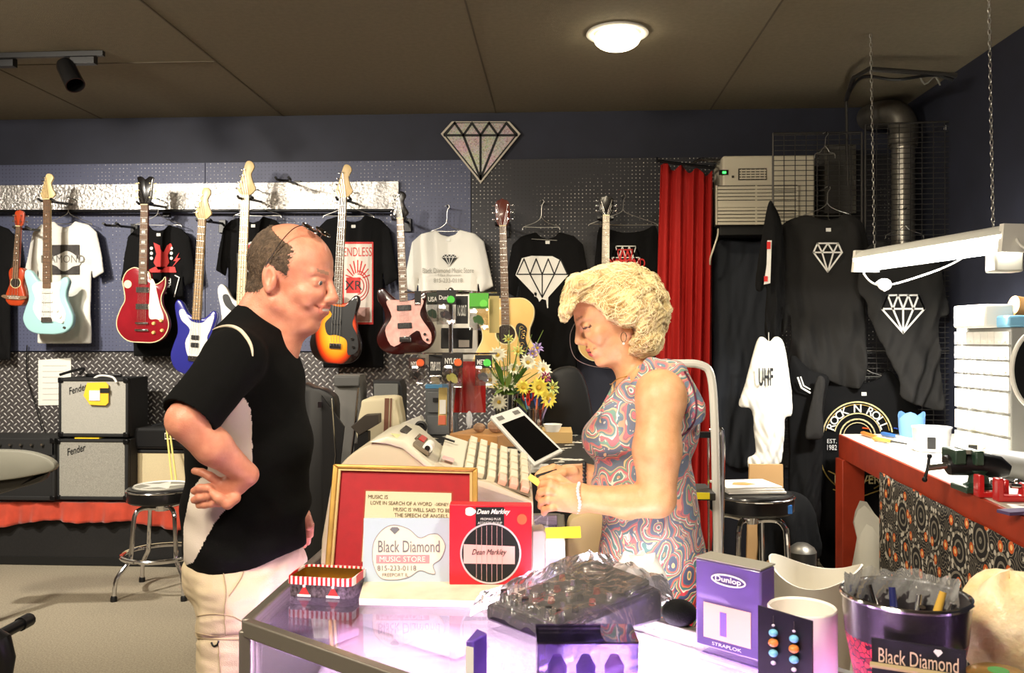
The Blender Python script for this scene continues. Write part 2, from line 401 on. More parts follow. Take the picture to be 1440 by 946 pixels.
# pegboard
def pegmat(name, c, lo, hi):
  m_peg = mat(name, c, .55)
  (x, y, z), vec = coords(m_peg); N_, L_, B_ = nodes(m_peg)
  px_ = (x/.0254).frac()-.5; pz_ = (z/.0254).frac()-.5
  dot = ((px_*px_+pz_*pz_).op('SQRT')).lt(.125)
  rn = noisef(m_peg, vec, 2.2, 1).op('MULTIPLY_ADD', 7, -3.0).op('MINIMUM', 1).op('MAXIMUM', 0)
  wn = N_.new('ShaderNodeTexWhiteNoise'); cb = N_.new('ShaderNodeCombineXYZ'); L_.new((x/.0254).floor().s, cb.inputs[0]); L_.new((z/.0254).floor().s, cb.inputs[1]); L_.new(cb.outputs[0], wn.inputs[0])
  dc = mixc(m_peg, rn*E(m_peg.node_tree, wn.outputs[0]), lo, hi)  # pale dots: light caught in the holes, painted into their colour
  L_.new(mixc(m_peg, dot, c, dc), B_.inputs['Base Color'])
  return m_peg
m_pegs = [pegmat('blue_grey_pegboard', (82, 87, 114), (36, 38, 54), (205, 205, 205)), pegmat('shade_darkened_pegboard', (46, 46, 52), (22, 22, 24), (250, 246, 236))]  # second board: falloff of light on the right-hand sheets painted as darker colour
def wbox(name, p0, p1, Y0, Y1, m, lab=None, cat=None, bev=0, parent=None):
    a = at(*p0, Y1); b = at(*p1, Y1); o = MB().box(((a.x+b.x)/2, (Y0+Y1)/2, (a.z+b.z)/2), (abs(b.x-a.x), abs(Y1-Y0), abs(a.z-b.z))).build(name, m, parent, bev=bev)
    return tag(o, lab, cat) if lab else o
# three sheets of pegboard with narrow seams between them
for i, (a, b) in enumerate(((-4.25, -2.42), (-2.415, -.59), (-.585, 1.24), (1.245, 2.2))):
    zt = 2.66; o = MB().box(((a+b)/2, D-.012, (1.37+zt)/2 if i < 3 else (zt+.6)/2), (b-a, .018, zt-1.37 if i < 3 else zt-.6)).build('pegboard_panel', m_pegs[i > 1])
    tag(o, ['blue-grey pegboard sheet behind the light blue guitar at the far left', 'blue-grey pegboard sheet behind the blue bass and the man\'s head', 'shade-darkened pegboard sheet under the glitter diamond, behind the white shirt', 'shade-darkened pegboard sheet under the air conditioner, right of red curtain'][i], 'pegboard')
# diamond plate
m_dp = mat('diamond_plate', (205, 203, 200), .35, metal=.35)
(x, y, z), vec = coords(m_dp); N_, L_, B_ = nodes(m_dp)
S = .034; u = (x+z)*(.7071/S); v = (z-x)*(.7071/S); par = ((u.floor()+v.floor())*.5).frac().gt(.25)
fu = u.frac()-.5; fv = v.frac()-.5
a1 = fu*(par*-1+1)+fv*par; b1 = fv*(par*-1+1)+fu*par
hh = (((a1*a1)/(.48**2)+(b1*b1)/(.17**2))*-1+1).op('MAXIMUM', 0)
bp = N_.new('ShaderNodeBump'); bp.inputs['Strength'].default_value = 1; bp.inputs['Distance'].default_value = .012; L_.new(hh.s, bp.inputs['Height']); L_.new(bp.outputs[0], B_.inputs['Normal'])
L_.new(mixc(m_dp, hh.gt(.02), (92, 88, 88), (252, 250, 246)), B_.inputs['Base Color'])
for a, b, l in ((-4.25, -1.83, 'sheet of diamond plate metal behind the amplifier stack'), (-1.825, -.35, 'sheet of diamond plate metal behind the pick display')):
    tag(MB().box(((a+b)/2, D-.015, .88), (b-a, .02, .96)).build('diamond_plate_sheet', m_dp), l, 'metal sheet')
m_foil = mat('silver_foil', (225, 222, 220), .3, metal=.85, bump=1, bscale=55, noise=.25, nscale=60)
o = wbox('foil_strip', (-60, 262), (561, 295), D-.05, D-.03, m_foil, 'crinkled silver foil strip running along the wall above the shirts', 'foil strip')
m_blk = mat('black_plastic', (16, 16, 18), .4); m_blkm = mat('black_metal', (22, 22, 24), .35, metal=.5); m_chr = mat('chrome', (225, 225, 228), .12, metal=1)
m_wire = mat('galvanised_wire', (190, 188, 182), .3, metal=.9)
tag(MB().cyl(at(-60, 297, D-.10), at(560, 296, D-.10), .011).build('garment_rail', m_blkm), 'black metal hanging rail under the silver foil strip', 'rail')
# low stage along the back wall
m_stage = mat('stage_black_carpet', (26, 25, 25), .9, noise=.2, nscale=80)
stg = T('stage_riser', 'low black carpeted stage along back wall under the amplifiers', 'stage', (-2.4, 5.4, 0))
MB().box((-2.35, 5.525, .20), (3.8, .43, .40)).build('deck', m_stage, stg, bev=.006)
MB().box((-2.35, 5.32, .03), (3.78, .03, .05)).build('kick_board', mat('kick_board', (8, 8, 8), .7), stg)
m_red = mat('red_velvet_cloth', (186, 62, 36), .8, noise=.25, nscale=9, sheen=.4)
# red cloth laid over the stage edge, gathered
xs = np.linspace(-4.25, -.9, 220); rows = 14; V = []; 
for i, xx in enumerate(xs):
    fold = .012*math.sin(xx*31+2*math.sin(xx*3))+.007*math.sin(xx*67+1)
    lowz = .275+.02*math.sin(xx*4+1)+.012*math.sin(xx*11)
    for j in range(rows):
        t = j/(rows-1)
        if t < .35: V.append((xx, 5.52-.22*(t/.35), .408+.008+fold*.4))
        else: s_ = (t-.35)/.65; V.append((xx, 5.297-.015-.02*s_+fold*(.4+s_), .416-(.416-lowz)*s_))
Fq = [(i*rows+j, (i+1)*rows+j, (i+1)*rows+j+1, i*rows+j+1) for i in range(219) for j in range(rows-1)]
o = MB().add(V, Fq).build('stage_cloth', m_red); md = o.modifiers.new('solid', 'SOLIDIFY'); md.thickness = .004
tag(o, 'orange-red gathered cloth draped over the stage edge', 'cloth')

# ---------------------------------------------------------------- ceiling things
cl = T('ceiling_lamp', 'round recessed ceiling lamp glowing warm white above the woman', 'lamp')
p = G(868, 45, HC)
MB().lathe([(.12, 0), (.15, -.002), (.155, -.012), (.145, -.016), (.122, -.012), (.12, -.002)], p, 40).build('trim_ring', mat('white_enamel', (235, 232, 225), .4), cl)
MB().sph(p+Vector((0, 0, -.035)), (.115, .115, .055), 24).build('bulb', mat('lamp_bulb', (255, 240, 205), .5, emit=7), cl)
light('ceiling_lamp_light', 'SPOT', p+Vector((0, 0, -.10)), 60, (1, .86, .62), .08, p-Zv*2, spot=150, blend=.6)
tr = T('track_light', 'black ceiling track with a tilted cylindrical spotlight at upper left', 'track light')
q0, q1 = G(-150, 78, HC), G(146, 71, HC); dv = (q1-q0).normalized()
MB().cyl(q0-Zv*.016, q1-Zv*.016, .018, n=4).build('track', m_blk, tr)
for pp in (G(118, 74, HC), G(5, 78, HC)): MB().box(pp-Zv*.04, (.13, .04, .045), Matrix.Rotation(math.atan2(dv.y, dv.x), 3, 'Z')).build('adapter', m_blk, tr)
pp = C(104, 86, 4.55); MB().cyl(C(106, 78, 4.55), pp+Vector((0, 0, -.01)), .011).build('stem', m_blkm, tr)
a = C(92, 92, 4.55); b = C(106, 120, 4.5)
sl = MB(); dd = (b-a).normalized(); Mq = dd.to_track_quat('Z', 'Y').to_matrix()
sl.lathe([(0, -.03), (.025, -.027), (.042, -.012), (.048, .01), (.05, (b-a).length), (.044, (b-a).length), (.04, .03), (0, .03)], a, 28, Mq); sl.build('spotlight_can', mat('black_enamel', (14, 14, 15), .25), tr)

# glitter diamond on the wall
m_gl = mat('holographic_glitter', (190, 180, 180), .35, metal=.4)
(x, y, z), vec = coords(m_gl); N_, L_, B_ = nodes(m_gl); vo = vor(m_gl, vec, 160)
hs = N_.new('ShaderNodeHueSaturation'); hs.inputs['Saturation'].default_value = .35; hs.inputs['Value'].default_value = 1.0; L_.new(vo.outputs['Color'], hs.inputs['Color'])
base = ramp(m_gl, noisef(m_gl, vec, 7, 1), [(.35, (165, 110, 125)), (.5, (140, 128, 115)), (.65, (130, 138, 76))])
mx = N_.new('ShaderNodeMix'); mx.data_type = 'RGBA'; mx.inputs[0].default_value = .4; L_.new(base, mx.inputs[6]); L_.new(hs.outputs[0], mx.inputs[7]); L_.new(mx.outputs[2], B_.inputs['Base Color'])
m_ink = mat('black_ink', (10, 10, 12), .6)
TOP4 = [.14, .38, .62, .86]; GIR = [0, .26, .5, .74, 1]
def dia_pts(px0, py0, w, h, Y): return lambda a, b: at(px0+a*w, py0+b*h, Y)
def dia_lines(Pf, parent, m, lw, name='diamond_print', g=.24, style=0, nrm=(0, -1, 0), outer=True, ext=.001):
    mb = MB(); L = []
    if outer: L += [[(.14, 0), (.86, 0), (1, g), (.5, 1), (0, g), (.14, 0)]]
    if style == 0:
        L += [[(0, g), (1, g)]]
        for i, t in enumerate(TOP4): L += [[(GIR[i], g), (t, 0), (GIR[i+1], g)]]
        for q in (.26, .5, .74): L += [[(q, g), (.5, 1)]]
    else:   # simple outline diamond
        L += [[(0, g), (1, g)], [(.14, 0), (.3, g), (.5, 0), (.7, g), (.86, 0)], [(.3, g), (.5, 1)], [(.7, g), (.5, 1)]]
    for l in L: ribbon(mb, [Pf(*q) for q in l], lw, nrm, ext)
    return mb.build(name, m, parent)
dm = T('diamond_sign', 'glittery silver-pink cut diamond emblem high on the dark wall', 'sign')
P = dia_pts(620, 171, 112, 87, D-.026); m_sil = mat('pale_silver_edge', (205, 196, 180), .5)
sil = lambda a: [P(.14-.0*a, 0), P(.86, 0), P(1, .2), P(.5, 1), P(0, .2)]
MB().prism(sil(0), (0, -.008, 0)).build('border', m_sil, dm)
def scl(pts, k):
    c = sum(pts, Vector())/len(pts); return [c+(p-c)*k for p in pts]
MB().prism([p+Vector((0, -.008, 0)) for p in scl(sil(0), .94)], (0, -.001, 0)).build('black_backing', m_ink, dm)
ins = [p+Vector((0, -.009, 0)) for p in scl(sil(0), .89)]; MB().prism(ins, (0, -.001, 0)).build('glitter_face', m_gl, dm)
P2 = lambda a, b: (lambda c, p: c+(p-c)*.9+Vector((0, -.010, 0)))(sum(sil(0), Vector())/5, P(a, b))
dia_lines(P2, dm, m_ink, .016, 'facet_lines', .22, outer=False)

# ---------------------------------------------------------------- guitars
m_maple = mat('maple_neck', (226, 196, 140), .35, noise=.06, nscale=12); m_rose = mat('rosewood', (126, 94, 68), .5, noise=.2, nscale=50)
m_steel = mat('steel', (200, 198, 192), .25, metal=1); m_wht = mat('white_plastic', (240, 238, 230), .35); m_cream = mat('cream_plastic', (232, 214, 160), .4)
m_pearl = mat('pearl_inlay', (235, 232, 222), .3); m_gold = mat('gold_metal', (212, 170, 90), .3, metal=.9)
STRAT = [(0, 0), (-.25, .015), (-.42, .09), (-.5, .24), (-.45, .40), (-.385, .54), (-.40, .68), (-.45, .82), (-.47, .93), (-.41, .99), (-.31, .95), (-.2, .83), (-.08, .775), (.1, .76), (.2, .79), (.3, .86), (.38, .86), (.41, .78), (.36, .65), (.36, .54), (.43, .40), (.49, .26), (.46, .12), (.33, .03), (.15, 0)]
LP = [(0, 0), (-.28, .02), (-.46, .14), (-.5, .28), (-.43, .44), (-.35, .56), (-.37, .70), (-.40, .82), (-.33, .94), (-.18, 1.0), (-.03, .965), (.1, .94), (.15, .84), (.24, .78), (.36, .83), (.42, .88), (.42, .76), (.35, .62), (.37, .50), (.47, .36), (.5, .22), (.42, .09), (.25, .01)]
ACO = [(0, 0), (-.28, .015), (-.47, .12), (-.5, .26), (-.42, .42), (-.34, .54), (-.34, .65), (-.4, .78), (-.4, .9), (-.28, .99), (-.1, 1), (.1, 1), (.28, .99), (.4, .9), (.4, .78), (.34, .65), (.34, .54), (.42, .42), (.5, .26), (.47, .12), (.28, .015)]
OFF = [(0, 0), (-.25, .01), (-.44, .1), (-.5, .25), (-.42, .40), (-.34, .52), (-.36, .68), (-.45, .82), (-.44, .95), (-.34, .98), (-.22, .88), (-.1, .80), (.08, .78), (.22, .84), (.36, .9), (.43, .84), (.37, .7), (.40, .56), (.5, .40), (.52, .25), (.42, .09), (.22, .01)]
FEND = [(-.5, 0), (-.72, .12), (-.55, .35), (-.32, .65), (-.1, .93), (.15, 1.0), (.5, .96), (.68, .84), (.55, .72), (.42, .6), (.62, .38), (.85, .22), (.8, .1), (.5, 0)]
GIB = [(-.5, 0), (-.75, .22), (-.85, .8), (-.95, .96), (-.45, 1.0), (0, .9), (.45, 1.0), (.95, .96), (.85, .8), (.75, .22), (.5, 0)]
ACH = [(-.5, 0), (-.78, .2), (-.85, .75), (-.6, .92), (-.25, .95), (0, 1), (.25, .95), (.6, .92), (.85, .75), (.78, .2), (.5, 0)]
def guitar(name, label, cat, bot, top, Y, outline, bw, bl, mbody, head, hm, fbm, scale_f, bodyt=.045, nstr=6, neckw=.043, hl=.16, pick=None, pickm=None, pups=(), pupm=None, bridge='plate', knobs=(), knobm=None, jack=None, pegs=None, nfret=21, back=False, group=None, edge=None, fbend=.30, binding=None, sound=False, blocks=None, pegm=None, inlaym=None):
    A = at(*bot, Y); B = at(*top, Y); ax = (B-A); L = ax.length; ax.normalize(); X = Vector((ax.z, 0, -ax.x))
    M = Matrix((X, Vector((0, 1, 0)), ax)).transposed().to_4x4(); M.translation = A
    g = T(name, label, cat, M=M, group=group); W, H = bw*L, bl*L; t = bodyt
    def P2(x, z, y): return (x*W, y, z*H)
    ol = cr(outline, 5)
    b = MB().prism([P2(x, z, -t/2) for x, z in ol], (0, t, 0), .009 if t < .08 else .003)
    b.build('body', mbody, g, world=False, sharp=50)
    fr = -t/2
    if binding:
        MB().tube([P2(x*.985, .5+(z-.5)*.985, fr+.002) for x, z in ol], .0032, 6, True).build('binding', binding, g, world=False)
        if t > .08: MB().tube([P2(x*.985, .5+(z-.5)*.985, -fr-.002) for x, z in ol], .0032, 6, True).build('binding', binding, g, world=False)
    if pick:
        pl = cr(pick, 4); MB().prism([P2(x, z, fr-.0005) for x, z in pl], (0, -.0025, 0)).build('pickguard', pickm, g, world=False, sharp=60)
    # neck and fretboard
    zn = L*(1-hl); zf = H*(1-fbend)+.0
    hw = neckw/2
    nk = MB(); nk.prism([(-hw*1.15, 0, zf), (hw*1.15, 0, zf), (hw, 0, zn), (-hw, 0, zn)], (0, .02, 0)); nk.v = [v+Vector((0, fr-.004, 0)) for v in nk.v]
    nk.build('neck', hm, g, world=False, bev=.004)
    fb = MB().prism([(-hw*1.2, fr-.004, zf), (hw*1.2, fr-.004, zf), (hw, fr-.004, zn), (-hw, fr-.004, zn)], (0, -.006, 0)).build('fretboard', fbm, g, world=False)
    sc = (zn-H*.24); f = MB(); zs = []
    for i in range(1, nfret+1):
        z = zn-sc*(1-2**(-i/12.)); 
        if z < zf+.002: break
        zs.append(z); k = hw*(1+.18*(zn-z)/(zn-zf)); f.box((0, fr-.0105, z), (2*k, .0022, .0022))
    f.build('frets', m_steel, fb, world=False)['kind'] = 'stuff'
    inl = MB(); zz = [zn]+zs
    for i in (3, 5, 7, 9, 12, 15, 17, 19):
        if i < len(zz):
            z = (zz[i]+zz[i-1])/2; hgt = (zz[i-1]-zz[i])
            if blocks: inl.box((0, fr-.0108, z), (hw*blocks, .001, hgt*.6))
            else:
                for dx in ((0,) if i != 12 else (-.009, .009)): inl.cyl((dx, fr-.010, z), (dx, fr-.0115, z), .0035, n=10)
    if inl.v: inl.build('inlays', inlaym or m_pearl, fb, world=False)
    MB().box((0, fr-.009, zn), (neckw, .01, .005)).build('nut', m_cream, g, world=False)
    hs_ = cr(head, 3); HWF = 1.5 if head is FEND else 1.25; MB().prism([(x*neckw*(1+(HWF-1)*min(1, z*6)), fr-.003, zn+z*L*hl) for x, z in hs_], (0, .016, 0), .002).build('headstock', pegm[0] if pegm else hm, g, world=False, sharp=50)
    if pegs is None: pegs = [(-1, .15+.14*i) for i in range(nstr)]
    tops = []
    for sd, zz_ in pegs:
        z = zn+zz_*L*hl; ex = np.interp(zz_, [0, .12, .65, 1], [.5, .68, .32, .1]) if head is FEND else .82
        x = sd*ex*neckw*HWF; pg = MB()
        kn = pegm[1] if pegm else m_chr
        xi = x-sd*.010; pg.cyl((xi, fr-.003, z), (xi, fr-.017, z), .0042, n=10); pg.cyl((xi, fr+.01, z), (x+sd*.012, fr+.01, z), .0022, n=6); pg.sph((x+sd*.017, fr+.01, z), (.008, .0035, .0065), 10)
        pg.build('tuning_peg', kn, g, world=False); tops.append((xi, z))
    zb = H*.22
    if bridge == 'plate':
        MB().box((0, fr-.008, zb), (.075 if nstr > 4 else .075, .012, .034), None).build('bridge', m_chr, g, world=False, bev=.002)
    elif bridge == 'tom':
        MB().box((0, fr-.01, zb+.02), (.085, .012, .012)).build('bridge', m_chr, g, world=False, bev=.003); MB().box((0, fr-.01, zb-.025), (.09, .014, .014)).build('tailpiece', m_chr, g, world=False, bev=.004)
    else:
        br = cr([(-.5, .0), (-.42, .35), (-.2, .3), (0, .45), (.2, .3), (.42, .35), (.5, 0), (.3, -.35), (0, -.45), (-.3, -.35)], 3)
        MB().prism([(x*.17, fr-.0005, zb+z*.035) for x, z in br], (0, -.008, 0)).build('bridge', m_rose, g, world=False)
        MB().box((0, fr-.0105, zb+.004), (.08, .005, .003)).build('saddle', m_pearl, g, world=False)
        pn = MB()
        for i in range(6): pn.sph((-.028+.0112*i, fr-.010, zb-.006), .0035, 8)
        pn.build('bridge_pins', m_pearl, g, world=False)['kind'] = 'stuff'
    if sound:
        zc = H*.60; r = .05*L
        MB().cyl((0, fr-.0004, zc), (0, fr-.0009, zc), r*1.15, n=40).build('rosette', m_cream, g, world=False)
        MB().cyl((0, fr-.0010, zc), (0, fr-.0016, zc), r, n=40).build('sound_hole', mat('sound_hole_dark', (40, 26, 16), .8), g, world=False)
    for pz, pw, ph, pm in pups:
        MB().box((0, fr-.006, H*pz), (pw, .012, ph)).build('pickup', pm, g, world=False, bev=.003)
    for kx, kz in knobs:
        MB().lathe([(0, .013), (.009, .013), (.0105, .004), (.012, 0)], P2(kx, kz, fr-.001), 14, Matrix.Rotation(math.pi/2, 3, 'X')).build('knob', knobm or m_wht, g, world=False)
    if jack: MB().lathe([(0, .004), (.008, .006), (.011, 0)], P2(*jack, fr-.001), 12, Matrix.Rotation(math.pi/2, 3, 'X')).build('jack_plate', m_chr, g, world=False)
    for i in range(nstr):
        tt = (i/(nstr-1)-.5); a = (tt*hw*1.55, fr-.0125, zn); c = (tt*(.054 if nstr > 4 else .056), fr-.016, zb); tp = tops[i] if i < len(tops) else tops[-1]
        MB().tube([(tp[0], fr-.014, tp[1]), a, c], .0009 if nstr > 4 else .0013, 5).build('string', m_steel, g, world=False)
    return g, M, L
def hook(px, py, Y, lab, L=.0, empty=False):
    """wall bracket with a padded fork"""
    p = at(px, py, Y); h = T('guitar_hanger', lab, 'guitar hanger', (p.x, D, p.z), group=None)
    mb = MB(); mb.box((p.x, D-.035, p.z+.0), (.05, .02, .09)); mb.tube([(p.x, D-.04, p.z+.02), (p.x, (D+Y)/2, p.z+.01), (p.x, Y+.05, p.z)], .009, 8); mb.build('bracket', m_blk, h, bev=.003)
    mb = MB(); mb.tube([(p.x-.042, Y-.035, p.z+.006), (p.x-.045, Y, p.z-.002), (p.x-.03, Y+.035, p.z), (p.x, Y+.05, p.z), (p.x+.03, Y+.035, p.z), (p.x+.045, Y, p.z-.002), (p.x+.042, Y-.035, p.z+.006)], .0085, 8); mb.build('fork', m_blk, h)
GY = 5.42
m_lblue = mat('light_blue_lacquer', (168, 214, 216), .25, coat=.5)
g, M, L = guitar('electric_guitar', 'light blue double-cutaway electric guitar with white pickguard hanging before white shirt', 'guitar', (70, 470), (69, 245), GY, STRAT, .325, .41, m_lblue, FEND, m_maple, m_rose, 1,
    pick=[(-.12, .20), (-.28, .38), (-.24, .55), (-.3, .72), (-.16, .80), (.16, .78), (.27, .80), (.24, .64), (.26, .5), (.36, .32), (.30, .17), (.14, .2)], pickm=m_wht, pups=((.64, .075, .017, m_wht), (.5, .075, .017, m_wht), (.36, .075, .017, m_wht)), knobs=((.2, .36), (.26, .27), (.3, .19)), jack=(.33, .1))
m_cherry = mat('cherry_lacquer', (140, 22, 34), .22, coat=.6, noise=.15, nscale=8)
m_ivory = mat('ivory_binding', (238, 222, 178), .4)
g2 = guitar('electric_guitar', 'cherry red single-cutaway electric guitar with cream knobs hanging before black shirt', 'guitar', (202, 482), (207, 249), GY, LP, .325, .455, m_cherry, GIB, mat('mahogany_neck', (104, 34, 26), .4), m_rose, 1,
    pick=[(.13, .34), (.13, .62), (.15, .84), (.22, .80), (.27, .66), (.33, .50), (.40, .36), (.38, .30), (.26, .32)], pickm=mat('cream_pickguard', (245, 240, 220), .35), pups=((.70, .085, .036, m_chr), (.48, .085, .036, m_chr)), bridge='tom', knobs=((.22, .26), (.36, .30), (.22, .14), (.38, .17)), knobm=mat('gold_knob', (232, 196, 120), .35), binding=m_ivory, blocks=1.1, pegs=[(-1, .25), (-1, .5), (-1, .75), (1, .75), (1, .5), (1, .25)], pegm=(mat('black_lacquer', (18, 15, 14), .2, coat=.5), m_cream), fbend=.22, hl=.17, neckw=.046)
MB().lathe([(0, .001), (.026, .001), (.026, 0)], (-.30*L*.325, -.024, .42*L*.86), 20, Matrix.Rotation(math.pi/2, 3, 'X')).build('switch_ring', m_ivory, g2[0], world=False)
PB = [(-.10, .22), (-.2, .42), (-.12, .6), (-.3, .72), (-.36, .84), (-.26, .86), (-.12, .72), (.12, .70), (.25, .78), (.36, .80), (.30, .62), (.24, .5), (.33, .36), (.38, .2), (.24, .12), (.1, .2)]
m_bl = mat('deep_blue_lacquer', (46, 48, 140), .25, coat=.5)
guitar('bass_guitar', 'deep blue bass guitar with white pickguard hanging just left of the man', 'bass guitar', (274, 527), (289, 264), GY, STRAT, .265, .40, m_bl, FEND, m_maple, mat('light_rosewood', (176, 140, 92), .45, noise=.15, nscale=60), 1, nstr=4, pick=PB, pickm=m_wht, pups=((.5, .05, .03, m_blk), (.4, .05, .03, m_blk)), knobs=((.24, .36), (.29, .26)), pegs=[(-1, .2), (-1, .38), (-1, .56), (-1, .74)], neckw=.046, hl=.17, fbend=.26)
guitar('bass_guitar', 'white bass guitar with all-maple neck hanging behind the man\'s head', 'bass guitar', (338, 510), (349, 227), GY+.05, STRAT, .265, .39, mat('white_lacquer', (246, 246, 244), .25, coat=.4), FEND, m_maple, mat('maple_fretboard', (240, 218, 172), .3, coat=.3), 1, nstr=4, pick=PB, pickm=m_blk, pups=((.45, .1, .03, m_blk),), pegs=[(-1, .2), (-1, .38), (-1, .56), (-1, .74)], neckw=.05, hl=.17, fbend=.26, inlaym=m_blk)
m_sb = mat('sunburst_lacquer', (240, 150, 30), .22, coat=.6)
(x, y, z), vec = coords(m_sb); N_, L_, B_ = nodes(m_sb)
rr = ((x*x)*(1/.145**2)+((z-.205)*(z-.205))*(1/.235**2)).op('SQRT')
L_.new(ramp(m_sb, rr, [(.35, (250, 190, 60)), (.62, (244, 150, 30)), (.8, (220, 60, 20)), (.95, (20, 8, 6))]), B_.inputs['Base Color'])
guitar('bass_guitar', 'sunburst bass guitar with black pickguard hanging between the two people', 'bass guitar', (472, 511), (486, 232), GY-.02, STRAT, .268, .40, m_sb, FEND, m_maple, mat('dark_rosewood', (112, 92, 74), .5), 1, nstr=4, pick=[(-.16, .36), (-.22, .5), (-.1, .62), (-.3, .74), (-.36, .84), (-.26, .86), (-.12, .74), (.12, .72), (.25, .80), (.36, .82), (.33, .62), (.30, .5), (.40, .36), (.42, .18), (.24, .12), (.2, .30), (.0, .36)], pickm=m_blk, pups=((.52, .055, .03, m_blk),), knobs=((.31, .32), (.34, .22)), knobm=m_chr, pegs=[(-1, .2), (-1, .38), (-1, .56), (-1, .74)], neckw=.046, hl=.165, fbend=.25)
m_tort = mat('pink_pearloid', (228, 170, 160), .3, coat=.5, noise=.2, nscale=30)
guitar('electric_guitar', 'dark offset electric guitar with pink pearl pickguard and block inlays', 'guitar', (572, 498), (562, 270), GY-.04, OFF, .36, .42, mat('dark_red_burst_lacquer', (70, 14, 10), .2, coat=.6, rgb2=(18, 6, 6), nscale=4), FEND, mat('black_neck_lacquer', (20, 16, 14), .25), m_rose, 1, pick=[(-.2, .12), (-.34, .36), (-.22, .56), (-.3, .78), (-.14, .80), (.1, .78), (.26, .8), (.34, .76), (.27, .6), (.3, .5), (.44, .3), (.42, .14), (.3, .2), (.2, .34)], pickm=m_tort, pups=((.68, .09, .035, m_blk), (.42, .09, .035, m_blk)), binding=None, blocks=1.2, hl=.165, fbend=.22, knobs=((.34, .28), (.38, .2)), knobm=m_chr)
m_spr = mat('spruce_top', (236, 196, 120), .35, noise=.08, nscale=4, coat=.4)
ag, AM, AL = guitar('acoustic_guitar', 'pale spruce acoustic guitar with ornate black floral pickguard behind the flowers', 'acoustic guitar', (714, 545), (707, 281), GY, ACO, .375, .475, m_spr, ACH, mat('reddish_headstock', (96, 36, 22), .3, coat=.4), m_rose, 1, bodyt=.11, bridge='acoustic', sound=True, binding=m_ivory, hl=.145, fbend=.30, pegs=[(-1, .25), (-1, .5), (-1, .75), (1, .75), (1, .5), (1, .25)],
    pick=[(.14, .66), (.2, .72), (.3, .66), (.28, .54), (.32, .44), (.40, .34), (.34, .27), (.22, .26), (.18, .36), (.19, .5)], pickm=m_blk)
fl = MB()
for (a, b) in ((.22, .66), (.24, .56), (.22, .48), (.27, .42), (.30, .34), (.24, .33), (.25, .61), (.21, .40)):
    W_, H_ = .375*AL, .475*AL; cx_, cz_ = a*W_, b*H_
    fl.tube([(cx_+.016*math.cos(t)*(1-t/9), -.0585, cz_+.016*math.sin(t)*(1-t/9)) for t in np.linspace(0, 6, 14)], .0016, 5)
fl.build('floral_inlay', m_gold, ag, world=False)
guitar('acoustic_guitar', 'acoustic guitar with black headstock, its body hidden behind the woman\'s hair', 'acoustic guitar', (849, 508), (852, 277), GY, ACO, .31, .46, mat('natural_top', (214, 170, 104), .4), ACH, mat('black_headstock', (18, 16, 15), .25), mat('worn_fretboard', (176, 158, 128), .45, noise=.1, nscale=30), 1, bodyt=.11, bridge='acoustic', sound=True, hl=.12, fbend=.30, pegs=[(-1, .25), (-1, .5), (-1, .75), (1, .75), (1, .5), (1, .25)], binding=m_ivory)
guitar('ukulele', 'small reddish brown ukulele hanging at the left edge beside the white shirt', 'ukulele', (24, 430), (32, 296), GY, ACO, .21, .40, mat('mahogany_gloss', (176, 62, 26), .3, coat=.4), ACH, mat('mahogany_gloss', (176, 62, 26)), m_rose, 1, bodyt=.06, bridge='acoustic', sound=True, nstr=4, neckw=.03, hl=.17, nfret=14, pegs=[(-1, .3), (-1, .65), (1, .65), (1, .3)])
for px, py, l in ((67, 282, 'black guitar hanger holding the light blue guitar'), (205, 286, 'black guitar hanger holding the cherry red guitar'), (288, 310, 'black guitar hanger holding the blue bass'), (346, 278, 'black guitar hanger holding the white bass'), (484, 280, 'black guitar hanger holding the sunburst bass'), (562, 308, 'black guitar hanger holding the dark offset guitar'), (707, 316, 'black guitar hanger holding the spruce acoustic guitar'), (851, 308, 'black guitar hanger holding the black-headstock acoustic guitar'), (32, 321, 'black guitar hanger holding the ukulele'),
    (158, 316, 'empty black guitar hanger between the white shirt and the black guitar shirt'), (399, 252, 'empty black guitar hanger on the foil strip left of the sunburst bass')):
    hook(px, py, GY, l)
